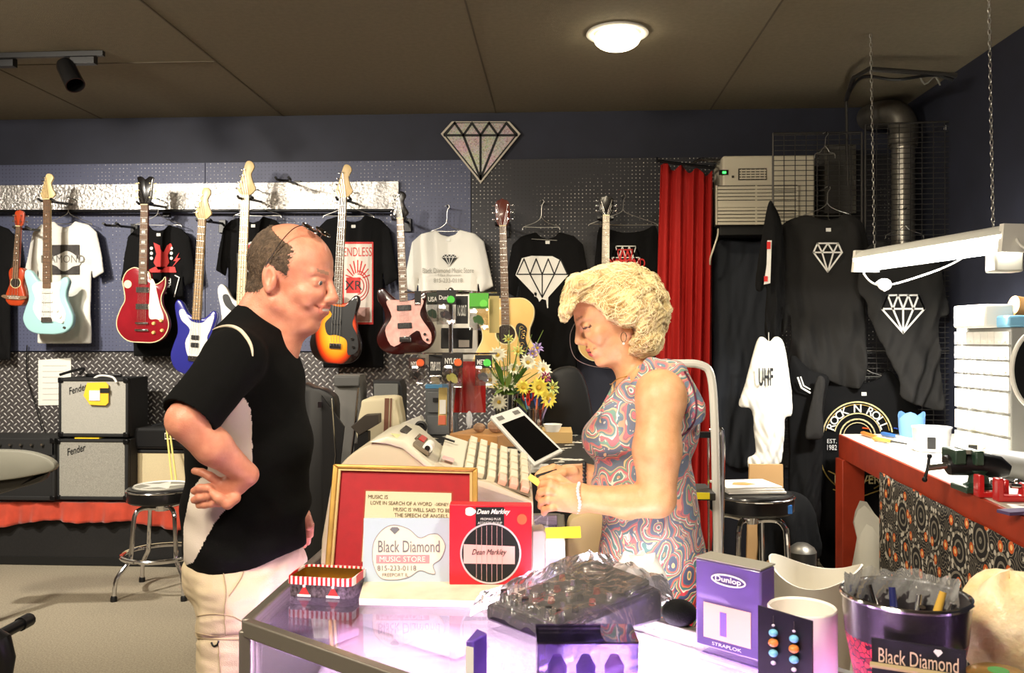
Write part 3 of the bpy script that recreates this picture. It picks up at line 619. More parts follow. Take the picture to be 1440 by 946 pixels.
# ---------------------------------------------------------------- shirts on hangers
m_tee = mat('black_cotton', (13, 13, 14), .9, bump=.15, bscale=400, spec=.2); m_teew = mat('white_cotton', (232, 230, 222), .85, bump=.15, bscale=400)
m_teeg = mat('charcoal_cotton', (36, 35, 34), .9, bump=.15, bscale=400, spec=.2); m_tag = mat('neck_label', (235, 235, 230), .7)
m_redp = mat('red_print', (214, 40, 36), .6); m_whp = mat('white_print', (236, 234, 228), .6); m_grp = mat('grey_print', (120, 118, 112), .6)
def WX(pts, Y): return [(at(px, py, Y).x, at(px, py, Y).z) for px, py in pts]
def hanger(px, py, Y, w, parent, hook=26, m=m_wire, top=None):
    a = at(px, py, Y); s = a.z-at(px, py+1, Y).z; w *= s; hk = hook*s
    pts = [(a.x-w, Y, a.z-.22*w-.03), (a.x-w*.95, Y, a.z-.3*w), (a.x-w*.45, Y, a.z-.12*w), (a.x-.02, Y, a.z+.005), (a.x, Y, a.z+.03), (a.x+.004, Y, a.z+hk*.7), (a.x+.018, Y, a.z+hk*.9), (a.x+.01, Y, a.z+hk), (a.x-.012, Y, a.z+hk*.93)]
    if Y > 5.3 or Y > 4.95: MB().tube([(a.x+.004, Y-.02, a.z+hk*.96), (a.x+.004, (D-.02) if Y > 5.3 else 5.14, a.z+hk*.96)], .004, 6).build('peg', m_blkm, parent)
    MB().tube(cr(pts, 4, False), .0022, 6).tube(cr([(a.x, Y, a.z+.03), (a.x+.02, Y, a.z+.005), (a.x+w*.45, Y, a.z-.12*w), (a.x+w*.95, Y, a.z-.3*w), (a.x+w, Y, a.z-.24*w-.03), (a.x+w*.9, Y, a.z-.34*w), (a.x, Y, a.z-.34*w), (a.x-w*.95, Y, a.z-.3*w)], 4, False), .0022, 6).build('wire_hanger', m, parent)
TEE = [(-.13, 0), (-.30, -.03), (-.40, -.09), (-.5, -.42), (-.5, -.42), (-.355, -.47), (-.355, -.47), (-.325, -.36), (-.33, -.6), (-.335, -1), (-.335, -1), (.335, -1), (.335, -1), (.33, -.6), (.325, -.36), (.355, -.47), (.355, -.47), (.5, -.42), (.5, -.42), (.40, -.09), (.30, -.03), (.13, 0), (.08, -.035), (0, -.05), (-.08, -.035)]
def tee(name, label, px, py, w, h, Y, m, seed=1, outline=None, hang=None, amp=.008, thick=.022, group=None, tagp=True, flat=True, yf=None):
    c = at(px, py, Y); s = c.z-at(px, py+1, Y).z
    t = T(name, label, 'shirt', (c.x, D if Y > 5.3 else Y, c.z), group=group)
    pts = [(c.x+a*w*s, c.z+b*h*s) for a, b in TEE] if outline is None else WX(outline, Y)
    # keep corners: double points at hem
    fl = (c.x, c.z-.35*h*s, .22*w*s, .25*h*s) if flat else None
    pillow('fabric', pts, Y, thick, m, t, amp=amp, seed=seed, flat=fl, h=.007, yf=yf, spl=1 if outline is None else 4)
    if hang: hanger(hang[0], hang[1], Y, hang[2], t, hang[3] if len(hang) > 3 else 26)
    if tagp: MB().box(at(px, py+h*.075, Y-thick-.002), (.028, .002, .02)).build('neck_label', m_tag, t)
    return t
SY = 5.62; FY = SY-.030
tee('hanging_shirt', 'black t-shirt cut off by the left edge of the photo', -14, 316, 92, 190, SY, m_tee, 3)
t = tee('hanging_shirt', 'white t-shirt printed DIAMOND behind the light blue guitar', 91, 311, 116, 172, SY, m_teew, 4, hang=(96, 303, 34))
MB().box(at(92, 365, FY), (at(111, 0, FY).x-at(72, 0, FY).x, .002, .20)).build('print_panel', mat('dark_print_panel', (58, 54, 52), .7, noise=.4, nscale=25), t)
pn = [at(92+20*math.cos(a)*(1+.12*math.sin(5*a)), 367+12*math.sin(a)*(1+.2*math.sin(4*a+1)), FY-.0015) for a in np.linspace(0, 2*math.pi, 40, endpoint=False)]
MB().prism(pn, (0, -.001, 0)).build('print_cloud', mat('cloud_print', (215, 212, 205), .7), t)
text('DIAMOND', at(88, 364, FY-.003), .052, m_grp, t, width=.30)
t = tee('hanging_shirt', 'black t-shirt with red guitar headstock print behind the cherry red guitar', 223, 316, 110, 185, SY, m_tee, 5, hang=(222, 305, 34))
hsP = lambda a, b: at(228+a, 341+b, FY)
MB().prism([hsP(*q) for q in ((-12, 0), (-3, 4), (-2, 10), (2, 14), (7, 4), (12, 1), (14, 4), (8, 18), (10, 28), (4, 38), (-6, 38), (-12, 28), (-8, 16))], (0, -.001, 0)).build('headstock_print', m_redp, t)
MB().prism([hsP(*q) for q in ((24, 14), (16, 26), (20, 26), (13, 36), (26, 22), (21, 22))], (0, -.001, 0)).prism([hsP(*q) for q in ((-18, 38), (-10, 34), (18, 34), (20, 42), (-18, 42))], (0, -.001, 0)).build('bolt_print', m_redp, t)
mb = MB()
for i in range(3):
    for sx in (-15, 13): mb.cyl(hsP(sx, 8+7*i), hsP(sx, 8+7*i)+Vector((0, -.001, 0)), .011, n=10)
mb.build('peg_print', m_whp, t)
text('old', hsP(6, 54), .035, m_whp, t); text('your', hsP(4, 62), .03, m_whp, t); text('the', hsP(3, 70), .02, m_whp, t)
ribbon(MB(), [hsP(18, 46), hsP(24, 49), hsP(17, 76)], .006, (0, -1, 0)).build('border_print', m_whp, t)
t = tee('hanging_shirt', 'black t-shirt with round black diamond badge print behind the white bass', 356, 304, 108, 180, SY, m_tee, 6, hang=(362, 292, 34))
ci = lambda r, y=FY: [at(360, 362, y)+Vector((r*math.cos(a), 0, r*math.sin(a))) for a in np.linspace(0, 2*math.pi, 40, endpoint=False)]
MB().prism(ci(.11), (0, -.001, 0)).build('badge_print', m_whp, t); MB().prism(ci(.098, FY-.001), (0, -.001, 0)).build('badge_ink', m_redp, t); MB().prism(ci(.078, FY-.002), (0, -.001, 0)).build('badge_centre', m_ink, t)
MB().box(at(360, 366, FY-.003), (.26, .001, .10)).build('badge_band', m_ink, t); text('Black', at(358, 360, FY-.004), .036, m_whp, t, width=.15); text('Diamond', at(358, 371, FY-.004), .036, m_whp, t, width=.18)
t = tee('hanging_shirt', 'black t-shirt with red and white poster print behind the sunburst bass', 497, 302, 128, 215, SY, m_tee, 7, hang=(490, 292, 36))
pb = lambda x, y, k=0: at(x, y, FY-.001*k)
def rect(mb, x0, y0, x1, y1, k=0): return mb.prism([pb(x0, y0, k), pb(x1, y0, k), pb(x1, y1, k), pb(x0, y1, k)], (0, -.0008, 0))
rect(MB(), 482, 340, 525, 456, 0).build('poster_print', m_redp, t); rect(MB(), 484, 343, 523, 453, 1).build('poster_ground', mat('poster_cream', (236, 226, 214), .7), t)
text('ENDLESS', pb(503, 354, 2)+Vector((0, 0, 0)), .06, m_redp, t, width=.19)
mb = MB()
for a in np.linspace(.2, math.pi-.2, 9): ribbon(mb, [pb(503+8*math.cos(a), 392-9*math.sin(a), 2), pb(503+17*math.cos(a), 392-26*math.sin(a), 2)], .008, (0, -1, 0))
mb.build('ray_print', m_redp, t)
rect(MB(), 487, 390, 507, 412, 2).build('book_print', m_redp, t); mb = MB()
for r in (.055, .08, .10): mb.tube([pb(503, 402, 2.5)+Vector((r*math.cos(a)*.75, 0, r*math.sin(a))) for a in np.linspace(-1.6, 1.6, 14)], .003, 5)
mb.build('circle_print', m_redp, t)
text('XR', pb(497, 401, 4), .06, m_ink, t); rect(MB(), 487, 432, 520, 452, 2).build('hand_print', mat('grey_poster_print', (190, 150, 140), .7), t)
t = tee('hanging_shirt', 'white t-shirt printed Black Diamond Music Store behind the pick display', 630, 323, 128, 190, SY, m_teew, 8, hang=(628, 318, 22, 30))
m_fg = mat('faded_grey_print', (158, 156, 148), .7); ta = lambda s, y, h, w: text(s, at(630, y, FY), h, m_fg, t, width=w)
ta('Black Diamond Music Store', 380, .032, .34); ta('119 East Stephenson', 387, .02, .17); ta('815-233-0118', 394, .028, .19)
MB().prism([at(621, 362, FY), at(625, 358, FY), at(639, 358, FY), at(643, 362, FY), at(632, 374, FY)], (0, -.001, 0)).build('diamond_print', m_ink, t)
dia_lines(dia_pts(621, 358, 22, 16, FY-.002), t, m_whp, .003, 'diamond_lines', outer=False)
t = tee('hanging_shirt', 'black t-shirt with big dripping white diamond print beside the acoustic guitar', 770, 326, 124, 196, SY, m_tee, 9, hang=(761, 311, 26, 30))
MB().prism([at(725+a*74, 363+b*56, FY) for a, b in ((.12, 0), (.3, -.06), (.7, -.05), (.85, .05), (1, .42), (.62, .98), (.62, 1.25), (.6, 1.25), (.58, 1.05), (.5, 1.02), (.45, 1.1), (.43, 1.02), (0, .42))], (0, -.001, 0)).build('diamond_print', m_whp, t)
dia_lines(dia_pts(727, 364, 71, 54, FY-.002), t, m_ink, .008, 'diamond_lines', .40, outer=False)
MB().prism([at(753+a, 413+b, FY) for a, b in ((0, -4), (2, 0), (1.5, 4), (-1.5, 4), (-2, 0))], (0, -.001, 0)).build('drip_print', m_whp, t)
ribbon(MB(), [at(748, 336, FY), at(783, 338, FY)], .005, (0, -1, 0)).build('collar_seam', m_grp, t)
SL = [(843, 320), (860, 323), (880, 327), (905, 324), (922, 318), (928, 350), (935, 400), (935, 500), (835, 500), (835, 400), (838, 350)]
t = tee('hanging_shirt', 'black sleeveless shirt with red DIAMOND print left of the red curtain', 880, 322, 100, 180, SY, m_tee, 10, outline=SL, hang=(876, 300, 48, 26), tagp=False)
dia_lines(dia_pts(860, 346, 40, 50, FY), t, m_whp, .006, 'diamond_lines', .32); dia_lines(dia_pts(864, 351, 30, 42, FY-.002), t, m_redp, .008, 'diamond_lines', .35)
text('DIAMOND', at(880, 370, FY-.003), .062, m_redp, t, width=.25, bold=.015)

# ---------------------------------------------------------------- red curtain, air conditioner
m_cur = mat('red_curtain_cloth', (176, 20, 12), .8)
tc_ = [(932, 226), (1001, 238)]; n = 150; rows = 30; V = []
for i in range(n):
    u = i/(n-1)
    for j in range(rows):
        v = j/(rows-1); pxl = 930-v*14 + (u)*(72+v*12); a = at(pxl, 232+12*u+(760-232)*v, 5.5)
        f = (math.sin(u*30+1.5*math.sin(v*2.4+u*7))*.034+math.sin(u*57+1.3+2*v)*.008)*(.35+.65*min(1, v*2.2+.15))
        V.append((a.x, 5.5+f, a.z+.02*math.sin(u*20)*(1-v)))
cur = MB().add(V, [(i*rows+j, (i+1)*rows+j, (i+1)*rows+j+1, i*rows+j+1) for i in range(n-1) for j in range(rows-1)]).build('curtain', m_cur)
md = cur.modifiers.new('s', 'SOLIDIFY'); md.thickness = .004; tag(cur, 'long bright red curtain hanging in folds left of the air conditioner', 'curtain')
tag(MB().tube([at(924, 226, 5.49), at(1004, 236, 5.49)], .009, 8).tube([at(924, 226, 5.49), at(924, 222, 5.74)], .008).tube([at(1004, 236, 5.49), at(1004, 232, 5.74)], .008).build('curtain_rod', m_blkm), 'thin dark rod carrying the red curtain', 'curtain rod')
ac = T('air_conditioner', 'beige window air conditioner with louvred front beside the red curtain', 'air conditioner', at(1064, 322, 5.5))
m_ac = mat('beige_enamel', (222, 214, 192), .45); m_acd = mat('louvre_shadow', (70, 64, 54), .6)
AY = 5.42; pa = lambda x, y, k=0: at(x, y, AY-k)
wbox('housing', (1003, 234), (1125, 322), AY, D, m_ac, bev=.012, parent=ac)
def rp(mb, x0, y0, x1, y1, k, ext=.004, cen=None):
    a, b = pa(x0, y0, k), pa(x1, y1, k); mb.box(((a.x+b.x)/2, AY-k-ext/2, (a.z+b.z)/2), (abs(b.x-a.x), ext, abs(a.z-b.z))); return mb
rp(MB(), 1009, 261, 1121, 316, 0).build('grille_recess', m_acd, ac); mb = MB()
for i in range(11):
    if i != 5: rp(mb, 1009, 262.5+i*5, 1121, 265.3+i*5, .004, .008)
rp(mb, 1009, 286, 1121, 291, .004, .01)
for x in (1006, 1062, 1120): rp(mb, x, 261, x+2.2, 316, .004, .009)
mb.build('louvres', m_ac, ac)
rp(MB(), 1011, 239, 1024, 246, 0, .005).build('display', m_blk, ac); rp(MB(), 1016, 241, 1021, 244, .005, .002).build('display_digits', mat('green_digits', (60, 230, 90), .5, emit=2), ac)
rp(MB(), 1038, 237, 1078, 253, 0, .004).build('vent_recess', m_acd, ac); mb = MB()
for i in range(4): rp(mb, 1040, 239+i*3.6, 1077, 240.6+i*3.6, .004, .006)
for i in range(6): rp(mb, 1042+i*6.5, 238, 1043+i*6.5, 252, .004, .005)
mb.build('vent_louvres', m_ac, ac)
rp(MB(), 1029, 247, 1032, 250, 0, .006).build('button', m_acd, ac)
MB().tube(cr([pa(1010, 322, -.05), pa(1009, 332, -.02), pa(1004, 348, .0), pa(999, 364, -.02), pa(999, 380, -.1)], 5, False), .006).build('power_cord', m_ac, ac)
# brace and dark cloth strip below it
o = wbox('shelf_bracket', (1000, 322), (1094, 338), AY+.02, D, mat('black_board', (22, 22, 22), .6), 'black shelf board carrying the air conditioner', 'shelf', .004)
o = pillow('dark_cloth', WX([(1003, 346), (1060, 340), (1090, 345), (1092, 480), (1075, 640), (1010, 640), (1002, 480)], 5.62), 5.62, .02, mat('dark_slate_cloth', (40, 44, 52), .9), amp=.012, h=.012)
tag(o, 'dark slate cloth hanging under the air conditioner', 'cloth')
o = MB().tube(cr([at(972, 232, 5.6), at(985, 224, 5.55), at(1010, 226, 5.5), at(1060, 222, 5.6), at(1090, 228, 5.6)], 5, False), .022, 8, flat=.5).build('crumpled_plastic_wrap', glass('clear_plastic', f=.25, tint=.8, rough=.15)); tag(o, 'crumpled plastic wrap lying on top of the air conditioner', 'plastic wrap')

# ---------------------------------------------------------------- wire grid panels, duct and cables in the right corner
m_grid = mat('dark_grid_wire', (74, 72, 70), .35, metal=.6)
def gridwall(label, p0, p1, zt, zb=.05, dz=.03, nv=8):
    p0 = Vector(p0); p1 = Vector(p1); t = T('wire_grid_panel', label, 'grid panel', (p0+p1)/2, group=None)
    fr = MB()
    for p in (p0, p1): fr.tube([p+Zv*(zb-p.z), p+Zv*(zt-p.z)], .006, 6)
    for z in (zt, (zt+zb)/2, zb): fr.tube([Vector((p0.x, p0.y, z)), Vector((p1.x, p1.y, z))], .006, 6)
    fr.build('frame', m_grid, t); v = MB(); h_ = MB()
    for i in range(1, nv): q = p0.lerp(p1, i/nv); v.tube([Vector((q.x, q.y, zb)), Vector((q.x, q.y, zt))], .003, 4)
    z = zb
    while z < zt: h_.tube([Vector((p0.x, p0.y, z)), Vector((p1.x, p1.y, z))], .0028, 4); z += dz
    v.build('upright_wires', m_grid, t)['kind'] = 'stuff'; h_.build('cross_wires', m_grid, t)['kind'] = 'stuff'
    return t
GY2 = 5.14
a = at(1087, 190, GY2); b = at(1212, 180, GY2); c = at(1345, 178, GY2-.05)
gridwall('black wire grid panel behind the charcoal diamond t-shirt, overlapping the air conditioner', (a.x, GY2, 0), (b.x, GY2, 0), a.z+.01)
gridwall('black wire grid panel in the right corner behind the second diamond t-shirt', (b.x+.02, GY2, 0), (c.x, GY2-.05, 0), b.z+.02)
m_duct = mat('galvanised_duct', (120, 116, 108), .4, metal=.7, noise=.2, nscale=10)
dk = T('ventilation_duct', 'grey metal ventilation pipe with elbow in the upper right corner', 'duct', at(1268, 330, 5.35))
p0, p1 = at(1270, 420, 5.4), at(1270, 200, 5.4)
prof = [(.0, 0)]+[(.066+.004*(i % 2), i*.02) for i in range(int((p1-p0).length/.02))]
MB().lathe(prof, p0, 24).build('flexible_pipe', mat('flexible_foil', (170, 166, 156), .3, metal=.8), dk)
MB().tube(cr([at(1270, 205, 5.4), at(1271, 180, 5.42), at(1262, 162, 5.45), at(1240, 160, 5.55), at(1222, 166, 5.72)], 5, False), .083, 24).build('elbow', m_duct, dk)
MB().lathe([(.07, 0), (.078, 0), (.078, .02), (.085, .02), (.085, .08), (.07, .08)], at(1270, 208, 5.4), 28).build('collar', m_duct, dk)
for (x0, y0, x1, y1, l) in ((1160, 205, 1200, 300, 'grey framed vent panel left of the duct'), (1296, 140, 1316, 300, 'tall grey metal channel right of the duct')):
    o = T('vent_panel', l, 'panel', at(x0, y1, 5.6)); A_ = at(x0, y0, 5.6); B_2 = at(x1, y1, 5.6); mb = MB(); mb.box(((A_.x+B_2.x)/2, 5.66, (A_.z+B_2.z)/2), (B_2.x-A_.x, .14, A_.z-B_2.z)); mb.build('panel', mat('dull_grey_panel', (72, 70, 66), .6), o)
    mb = MB(); mb.tube([(A_.x, 5.585, B_2.z), (A_.x, 5.585, A_.z), (B_2.x, 5.585, A_.z), (B_2.x, 5.585, B_2.z)], .012, 4); mb.build('frame', m_duct, o)
# cable tray with loose cables on the ceiling
tr = T('ceiling_cable_tray', 'dark pipe frame with loose cables under the ceiling in the right corner', 'cable tray', C(1250, 110, 4.6))
MB().tube([C(1190, 140, 5.2), C(1200, 110, 4.8), C(1222, 97, 4.6), C(1345, 106, 4.6)], .014, 8).tube([C(1190, 140, 5.2), C(1192, 260, 5.2)], .008, 6).build('pipe', m_grid, tr)
MB().tube(cr([C(1195, 128, 5), C(1215, 108, 4.7), C(1260, 112, 4.6), C(1310, 106, 4.6), C(1340, 112, 4.6)], 5, False), .009, 6).build('cable', m_blk, tr)
MB().tube(cr([C(1290, 98, 4.6), C(1300, 118, 4.6), C(1315, 108, 4.6), C(1322, 120, 4.6)], 4, False), .005, 6).build('cable', m_grp, tr)
for px, py, d, l in ((1334, 180, 5.0, 'small white paper tag hooked on the grid panel near duct'),):
    tag(MB().box(C(px, py, d), (.05, .004, .025), Matrix.Rotation(.2, 3, 'Y')).build('paper_tag', m_tag), l, 'tag')
def wire_hanger(px, py, Y, w, l, hk=26):
    t = T('empty_hanger', l, 'hanger', at(px, py, Y)); hanger(px, py, Y, w, t, hk)
wire_hanger(1160, 212, 5.12, 14, 'empty wire hanger high on the grid panel', 26)
wire_hanger(1272, 322, 5.12, 26, 'empty wire hanger behind the fluorescent light', 30)

Y1 = 5.02
tA = tee('hanging_shirt', 'large charcoal t-shirt with small white diamond outline hanging on grid panel', 1165, 305, 140, 240, Y1, m_teeg, 12, outline=[(1128, 303), (1098, 318), (1090, 360), (1085, 430), (1102, 470), (1108, 440), (1112, 480), (1110, 525), (1150, 530), (1210, 545), (1216, 480), (1218, 420), (1226, 415), (1232, 385), (1222, 345), (1212, 312), (1190, 300), (1180, 306), (1162, 309), (1145, 305)], hang=(1163, 292, 34, 30), amp=.02)
dia_lines(dia_pts(1144, 342, 40, 40, Y1-.034), tA, m_whp, .009, 'diamond_print', .32, style=1)
Y2 = 4.91
tB = tee('hanging_shirt', 'charcoal t-shirt with large white diamond print under the fluorescent light', 1270, 340, 120, 230, Y2, m_teeg, 13, outline=[(1240, 338), (1218, 350), (1208, 385), (1208, 410), (1220, 425), (1225, 450), (1262, 530), (1268, 560), (1300, 572), (1328, 572), (1322, 500), (1320, 450), (1334, 440), (1328, 400), (1318, 360), (1300, 342), (1285, 348), (1262, 348)], amp=.02)
dia_lines(dia_pts(1240, 415, 60, 53, Y2-.034), tB, m_whp, .010, 'diamond_print', .36)
Y3 = 5.075
MB().tube([at(1272, 360, 4.93), at(1272, 354, 5.0), at(1272, 350, 5.14)], .004, 6).build('hook_arm', m_wire, tB)
tC = tee('hanging_shirt', 'black sleeveless t-shirt printed ROCK N ROLL behind the workbench corner', 1215, 535, 150, 250, Y3, m_tee, 14, outline=[(1180, 528), (1160, 545), (1150, 575), (1148, 640), (1150, 740), (1160, 800), (1240, 800), (1310, 780), (1300, 640), (1290, 575), (1272, 545), (1250, 520), (1235, 532), (1215, 538), (1195, 536)], hang=(1213, 520, 28, 22), amp=.006, thick=.02)
Yp = Y3-.032; m_crm = mat('cream_print', (228, 212, 160), .6); m_gp = mat('gold_print', (190, 160, 80), .6)
arc = lambda r, a0, a1, cx=1206, cy=614, n=24, ry=1, k=0: [at(cx+r*math.cos(a), cy-r*ry*math.sin(a), Yp-k) for a in np.linspace(a0, a1, n)]
mb = MB(); ribbon(mb, arc(49, .15, math.pi-.15), .008, (0, -1, 0)); ribbon(mb, arc(33, .25, math.pi-.25), .006, (0, -1, 0)); ribbon(mb, arc(25, -2.8, 3.0), .008, (0, -1, 0)); ribbon(mb, arc(20, 0, 6.28), .004, (0, -1, 0)); mb.build('ring_print', m_crm, tC)
mb = MB(); ribbon(mb, arc(45.5, .2, math.pi-.2), .004, (0, -1, 0)); ribbon(mb, arc(52, -1.1, -.2, cy=640), .007, (0, -1, 0)); ribbon(mb, arc(52, -2.9, -2, cy=640), .007, (0, -1, 0)); ribbon(mb, [at(1165, 662, Yp), at(1206, 682, Yp), at(1247, 662, Yp)], .006, (0, -1, 0)); ribbon(mb, [at(1172, 688, Yp), at(1206, 700, Yp), at(1240, 688, Yp)], .006, (0, -1, 0)); mb.build('scroll_print', m_gp, tC)
for i, ch in enumerate('ROCK N ROLL'):
    if ch == ' ': continue
    a = math.pi-.38-i*(math.pi-.76)/10; q = at(1206+40*math.cos(a), 614-40*math.sin(a), Yp-.001); u = Vector((math.cos(a), 0, math.sin(a))); text(ch, q, .047, m_whp, tC, r=(u.z, 0, -u.x), u=u, bold=.01)
text('FOREVER', at(1206, 674, Yp-.001), .05, m_crm, tC, width=.26, bold=.01); text('LOUD', at(1206, 693, Yp), .02, m_crm, tC); text('EST.', at(1170, 620, Yp), .025, m_whp, tC, width=.055); text('1982', at(1170, 629, Yp), .03, m_whp, tC, width=.055)
tD = tee('hanging_shirt', 'white t-shirt lettered in black hanging edge-on beside the black shirts', 1080, 478, 74, 180, 4.84, m_teew, 15, outline=[(1066, 476), (1058, 500), (1048, 540), (1039, 570), (1056, 575), (1060, 600), (1063, 635), (1052, 645), (1056, 662), (1082, 662), (1098, 650), (1103, 620), (1104, 588), (1114, 582), (1112, 545), (1106, 500), (1100, 478), (1090, 473), (1082, 480), (1074, 474)], thick=.03, amp=.012, tagp=False)
MB().tube([at(1081, 480, 4.84), at(1081, 468, 4.84), at(1081, 466, 5.14)], .003, 6).build('hook_arm', m_wire, tD); text('UHF', at(1077, 530, 4.84-.05), .10, m_ink, tD, width=.08, bold=.02)
tE = tee('hanging_shirt', 'black long hanging shirt seen edge-on with a red and white sleeve print', 1080, 290, 60, 190, 4.92, m_tee, 16, outline=[(1081, 285), (1072, 330), (1062, 400), (1070, 410), (1078, 405), (1076, 470), (1095, 480), (1104, 400), (1100, 320), (1088, 288)], thick=.035, tagp=False)
MB().prism([at(1079, 338, 4.87), at(1085, 338, 4.87), at(1083, 398, 4.87), at(1074, 400, 4.87), at(1078, 372, 4.87)], (0, -.004, 0)).build('sleeve_print', m_whp, tE); MB().box(at(1081, 345, 4.865), (.02, .004, .04)).box(at(1077, 392, 4.865), (.02, .004, .03)).build('sleeve_stripe', m_redp, tE)
tF = tee('hanging_jacket', 'black jacket with white cuff stripes hanging below the charcoal t-shirt', 1130, 540, 80, 180, 4.94, m_tee, 17, outline=[(1112, 500), (1108, 560), (1110, 640), (1112, 740), (1150, 745), (1156, 620), (1160, 560), (1165, 530), (1140, 520)], thick=.05, tagp=False)
mb = MB(); ribbon(mb, [at(1122, 531, 4.86), at(1127, 545, 4.86), at(1139, 552, 4.86)], .009, (0, -1, 0), .003); ribbon(mb, [at(1126, 530, 4.86), at(1130, 542, 4.86), at(1139, 547, 4.86)], .006, (0, -1, 0), .003); mb.build('cuff_stripes', m_whp, tF)
tG = tee('hanging_shirt', 'grey draped shirt sleeve hanging between jacket and rock n roll shirt', 1145, 560, 50, 110, 4.82, m_teeg, 18, outline=[(1150, 530), (1142, 560), (1132, 610), (1140, 618), (1158, 612), (1156, 570), (1160, 535)], thick=.03, tagp=False)

# ---------------------------------------------------------------- fluorescent shop light on chains
ft = T('shop_light', 'glowing fluorescent shop light hanging on chains above the workbench', 'light fixture', C(1320, 350, 3.9))
a = C(1217, 366, 4.35); b = C(1428, 340, 3.35); b.z = a.z; ax = (b-a); Lf = ax.length; ax.normalize(); sd = ax.cross(Zv).normalized()
prf = [(-.075, .008), (-.05, .035), (-.02, .05), (.02, .05), (.05, .035), (.075, .008), (.070, .006), (.045, .026), (-.045, .026), (-.070, .006)]
MB().prism([a+sd*x+Zv*z for x, z in prf], ax*Lf).build('housing', mat('white_reflector', (235, 235, 230), .4), ft)
MB().prism([a+sd*.068*math.cos(t)+Zv*(.006-.062*math.sin(t)) for t in np.linspace(0, math.pi, 14)], ax*Lf).build('tube_glare_bar', mat('tube_glare_glow', (255, 251, 240), .5, emit=11), ft)  # glowing half-round bar shaped to imitate the glare around the tubes
for q in (a, b): MB().prism([q+sd*x+Zv*z-ax*.012 for x, z in ((-.072, -.06), (-.06, .05), (.06, .05), (.072, -.06))], ax*.024).build('end_cap', m_wht, ft)
light('shop_light_glow', 'AREA', (a+b)/2-Zv*.08, 26, (1, .97, .90), .14, (a+b)/2-Zv*1.0, None)
q = C(1412, 350, 3.45); MB().box(q-Zv*.02+sd*.0, (.11, .09, .15)).build('ballast_box', mat('grey_ballast', (178, 176, 166), .5), ft, bev=.008)
for (tx, ty, td, q) in ((1226, 70, 4.5, a+ax*.08+Zv*.05), (1394, -60, 3.35, b-ax*.12+Zv*.05)):
    top = Vector((q.x-.02, q.y, HC)); mb = MB(); nl = int((top-q).length/.022)
    for i in range(nl):
        c_ = q.lerp(top, (i+.5)/nl); o_ = (1, 0) if i % 2 else (0, 1)
        mb.tube([c_+Vector((.006*math.cos(t)*o_[0], .006*math.cos(t)*o_[1], .014*math.sin(t))) for t in np.linspace(0, 2*math.pi, 8, endpoint=False)], .0018, 4, True)
    mb.build('chain', m_wire, ft)['kind'] = 'stuff'
MB().tube(cr([a-ax*.01, C(1215, 385, 4.3), C(1232, 400, 4.2), C(1262, 398, 4.1), C(1330, 375, 3.9), C(1370, 352, 3.7)], 6, False), .0045, 6).build('cord', m_wht, ft)
MB().sph(C(1244, 400, 4.15), (.035, .02, .03), 12).cyl(C(1236, 395, 4.15), C(1246, 408, 4.15), .02, .012).build('plug', m_wht, ft)
MB().tube(cr([b, C(1440, 348, 3.3), C(1470, 346, 3.3)], 4, False), .005).build('cord', m_wht, ft)

# ---------------------------------------------------------------- workbench along the right wall
m_rw = mat('red_painted_wood', (172, 56, 28), .5, noise=.15, nscale=10); m_top = mat('worn_white_bench_top', (226, 220, 206), .5, noise=.12, nscale=25)
wb = T('workbench', 'red wooden workbench with worn pale top along the right wall', 'workbench', (1.9, 3.4, 0))
e0 = G(1182, 610, .92); e1 = G(1460, 733, .92); ez = Vector((0, 0, 0))
e0.z = e1.z = .92; dirb = (e1-e0).normalized(); e1 = e0+dirb*3.2
def bq(a_, b_, z): return Vector((a_.x, a_.y, z)), Vector((b_.x, b_.y, z))
back0 = Vector((XR-.02, e0.y+.05, .92)); back1 = Vector((XR-.02, e1.y, .92))
MB().prism([e0, e1, back1, back0], (0, 0, -.03)).build('bench_top', m_top, wb, bev=.004)
nrm = Vector((-dirb.y, dirb.x, 0)); nrm = -nrm if nrm.x > 0 else nrm
MB().prism([e0+nrm*.01-Zv*.03+Zv*.028, e1+nrm*.01+Zv*-.002, e1+nrm*.01-Zv*.13, e0+nrm*.01-Zv*.13], -nrm*.035).build('front_rail', m_rw, wb, bev=.004)
for q in (e0-nrm*.035+dirb*.06, e1-nrm*.035-dirb*.5, back0+Vector((-.06, -.08, 0))): MB().box(Vector((q.x, q.y, .395)), (.12, .12, .79), Matrix.Rotation(math.atan2(dirb.x, -dirb.y)*0, 3, 'Z')).build('leg', m_rw, wb, bev=.004)
m_bd = mat('black_bandana_fabric', (20, 16, 18), .85)
(x, y, z), vec = coords(m_bd); N_, L_, B_ = nodes(m_bd)
cbn = N_.new('ShaderNodeCombineXYZ'); L_.new(y.s, cbn.inputs[0]); L_.new(z.s, cbn.inputs[1]); vv = cbn.outputs[0]
def rings(m, vv, sc, bands, rnd=.5):
    v_ = vor(m, vv, sc, 'F1', rnd); v_.voronoi_dimensions = '2D'; return E(m.node_tree, v_.outputs['Distance']), v_
d1, v1 = rings(m_bd, vv, 5.2, None, .55)
rg = (d1*42).op('SINE').gt(.55)*d1.lt(.42)
da, va = rings(m_bd, vv, 30, None, .8); dots = da.lt(.28)*d1.gt(.30)*d1.lt(.5); small, vs_ = rings(m_bd, vv, 17, None, 1); curl = (small*30).op('SINE').gt(.72)*d1.gt(.40)
c1 = mixc(m_bd, (rg+curl).op('MINIMUM', 1)*.75, (18, 14, 16), (150, 142, 126)); c2 = mixc(m_bd, dots, c1, (196, 190, 176))
dor, vo_ = rings(m_bd, vv, 9, None, .8); orr = dor.lt(.17); c3 = mixc(m_bd, orr, c2, (206, 92, 30)); c4 = mixc(m_bd, (dor.lt(.08)), c3, (235, 190, 120))
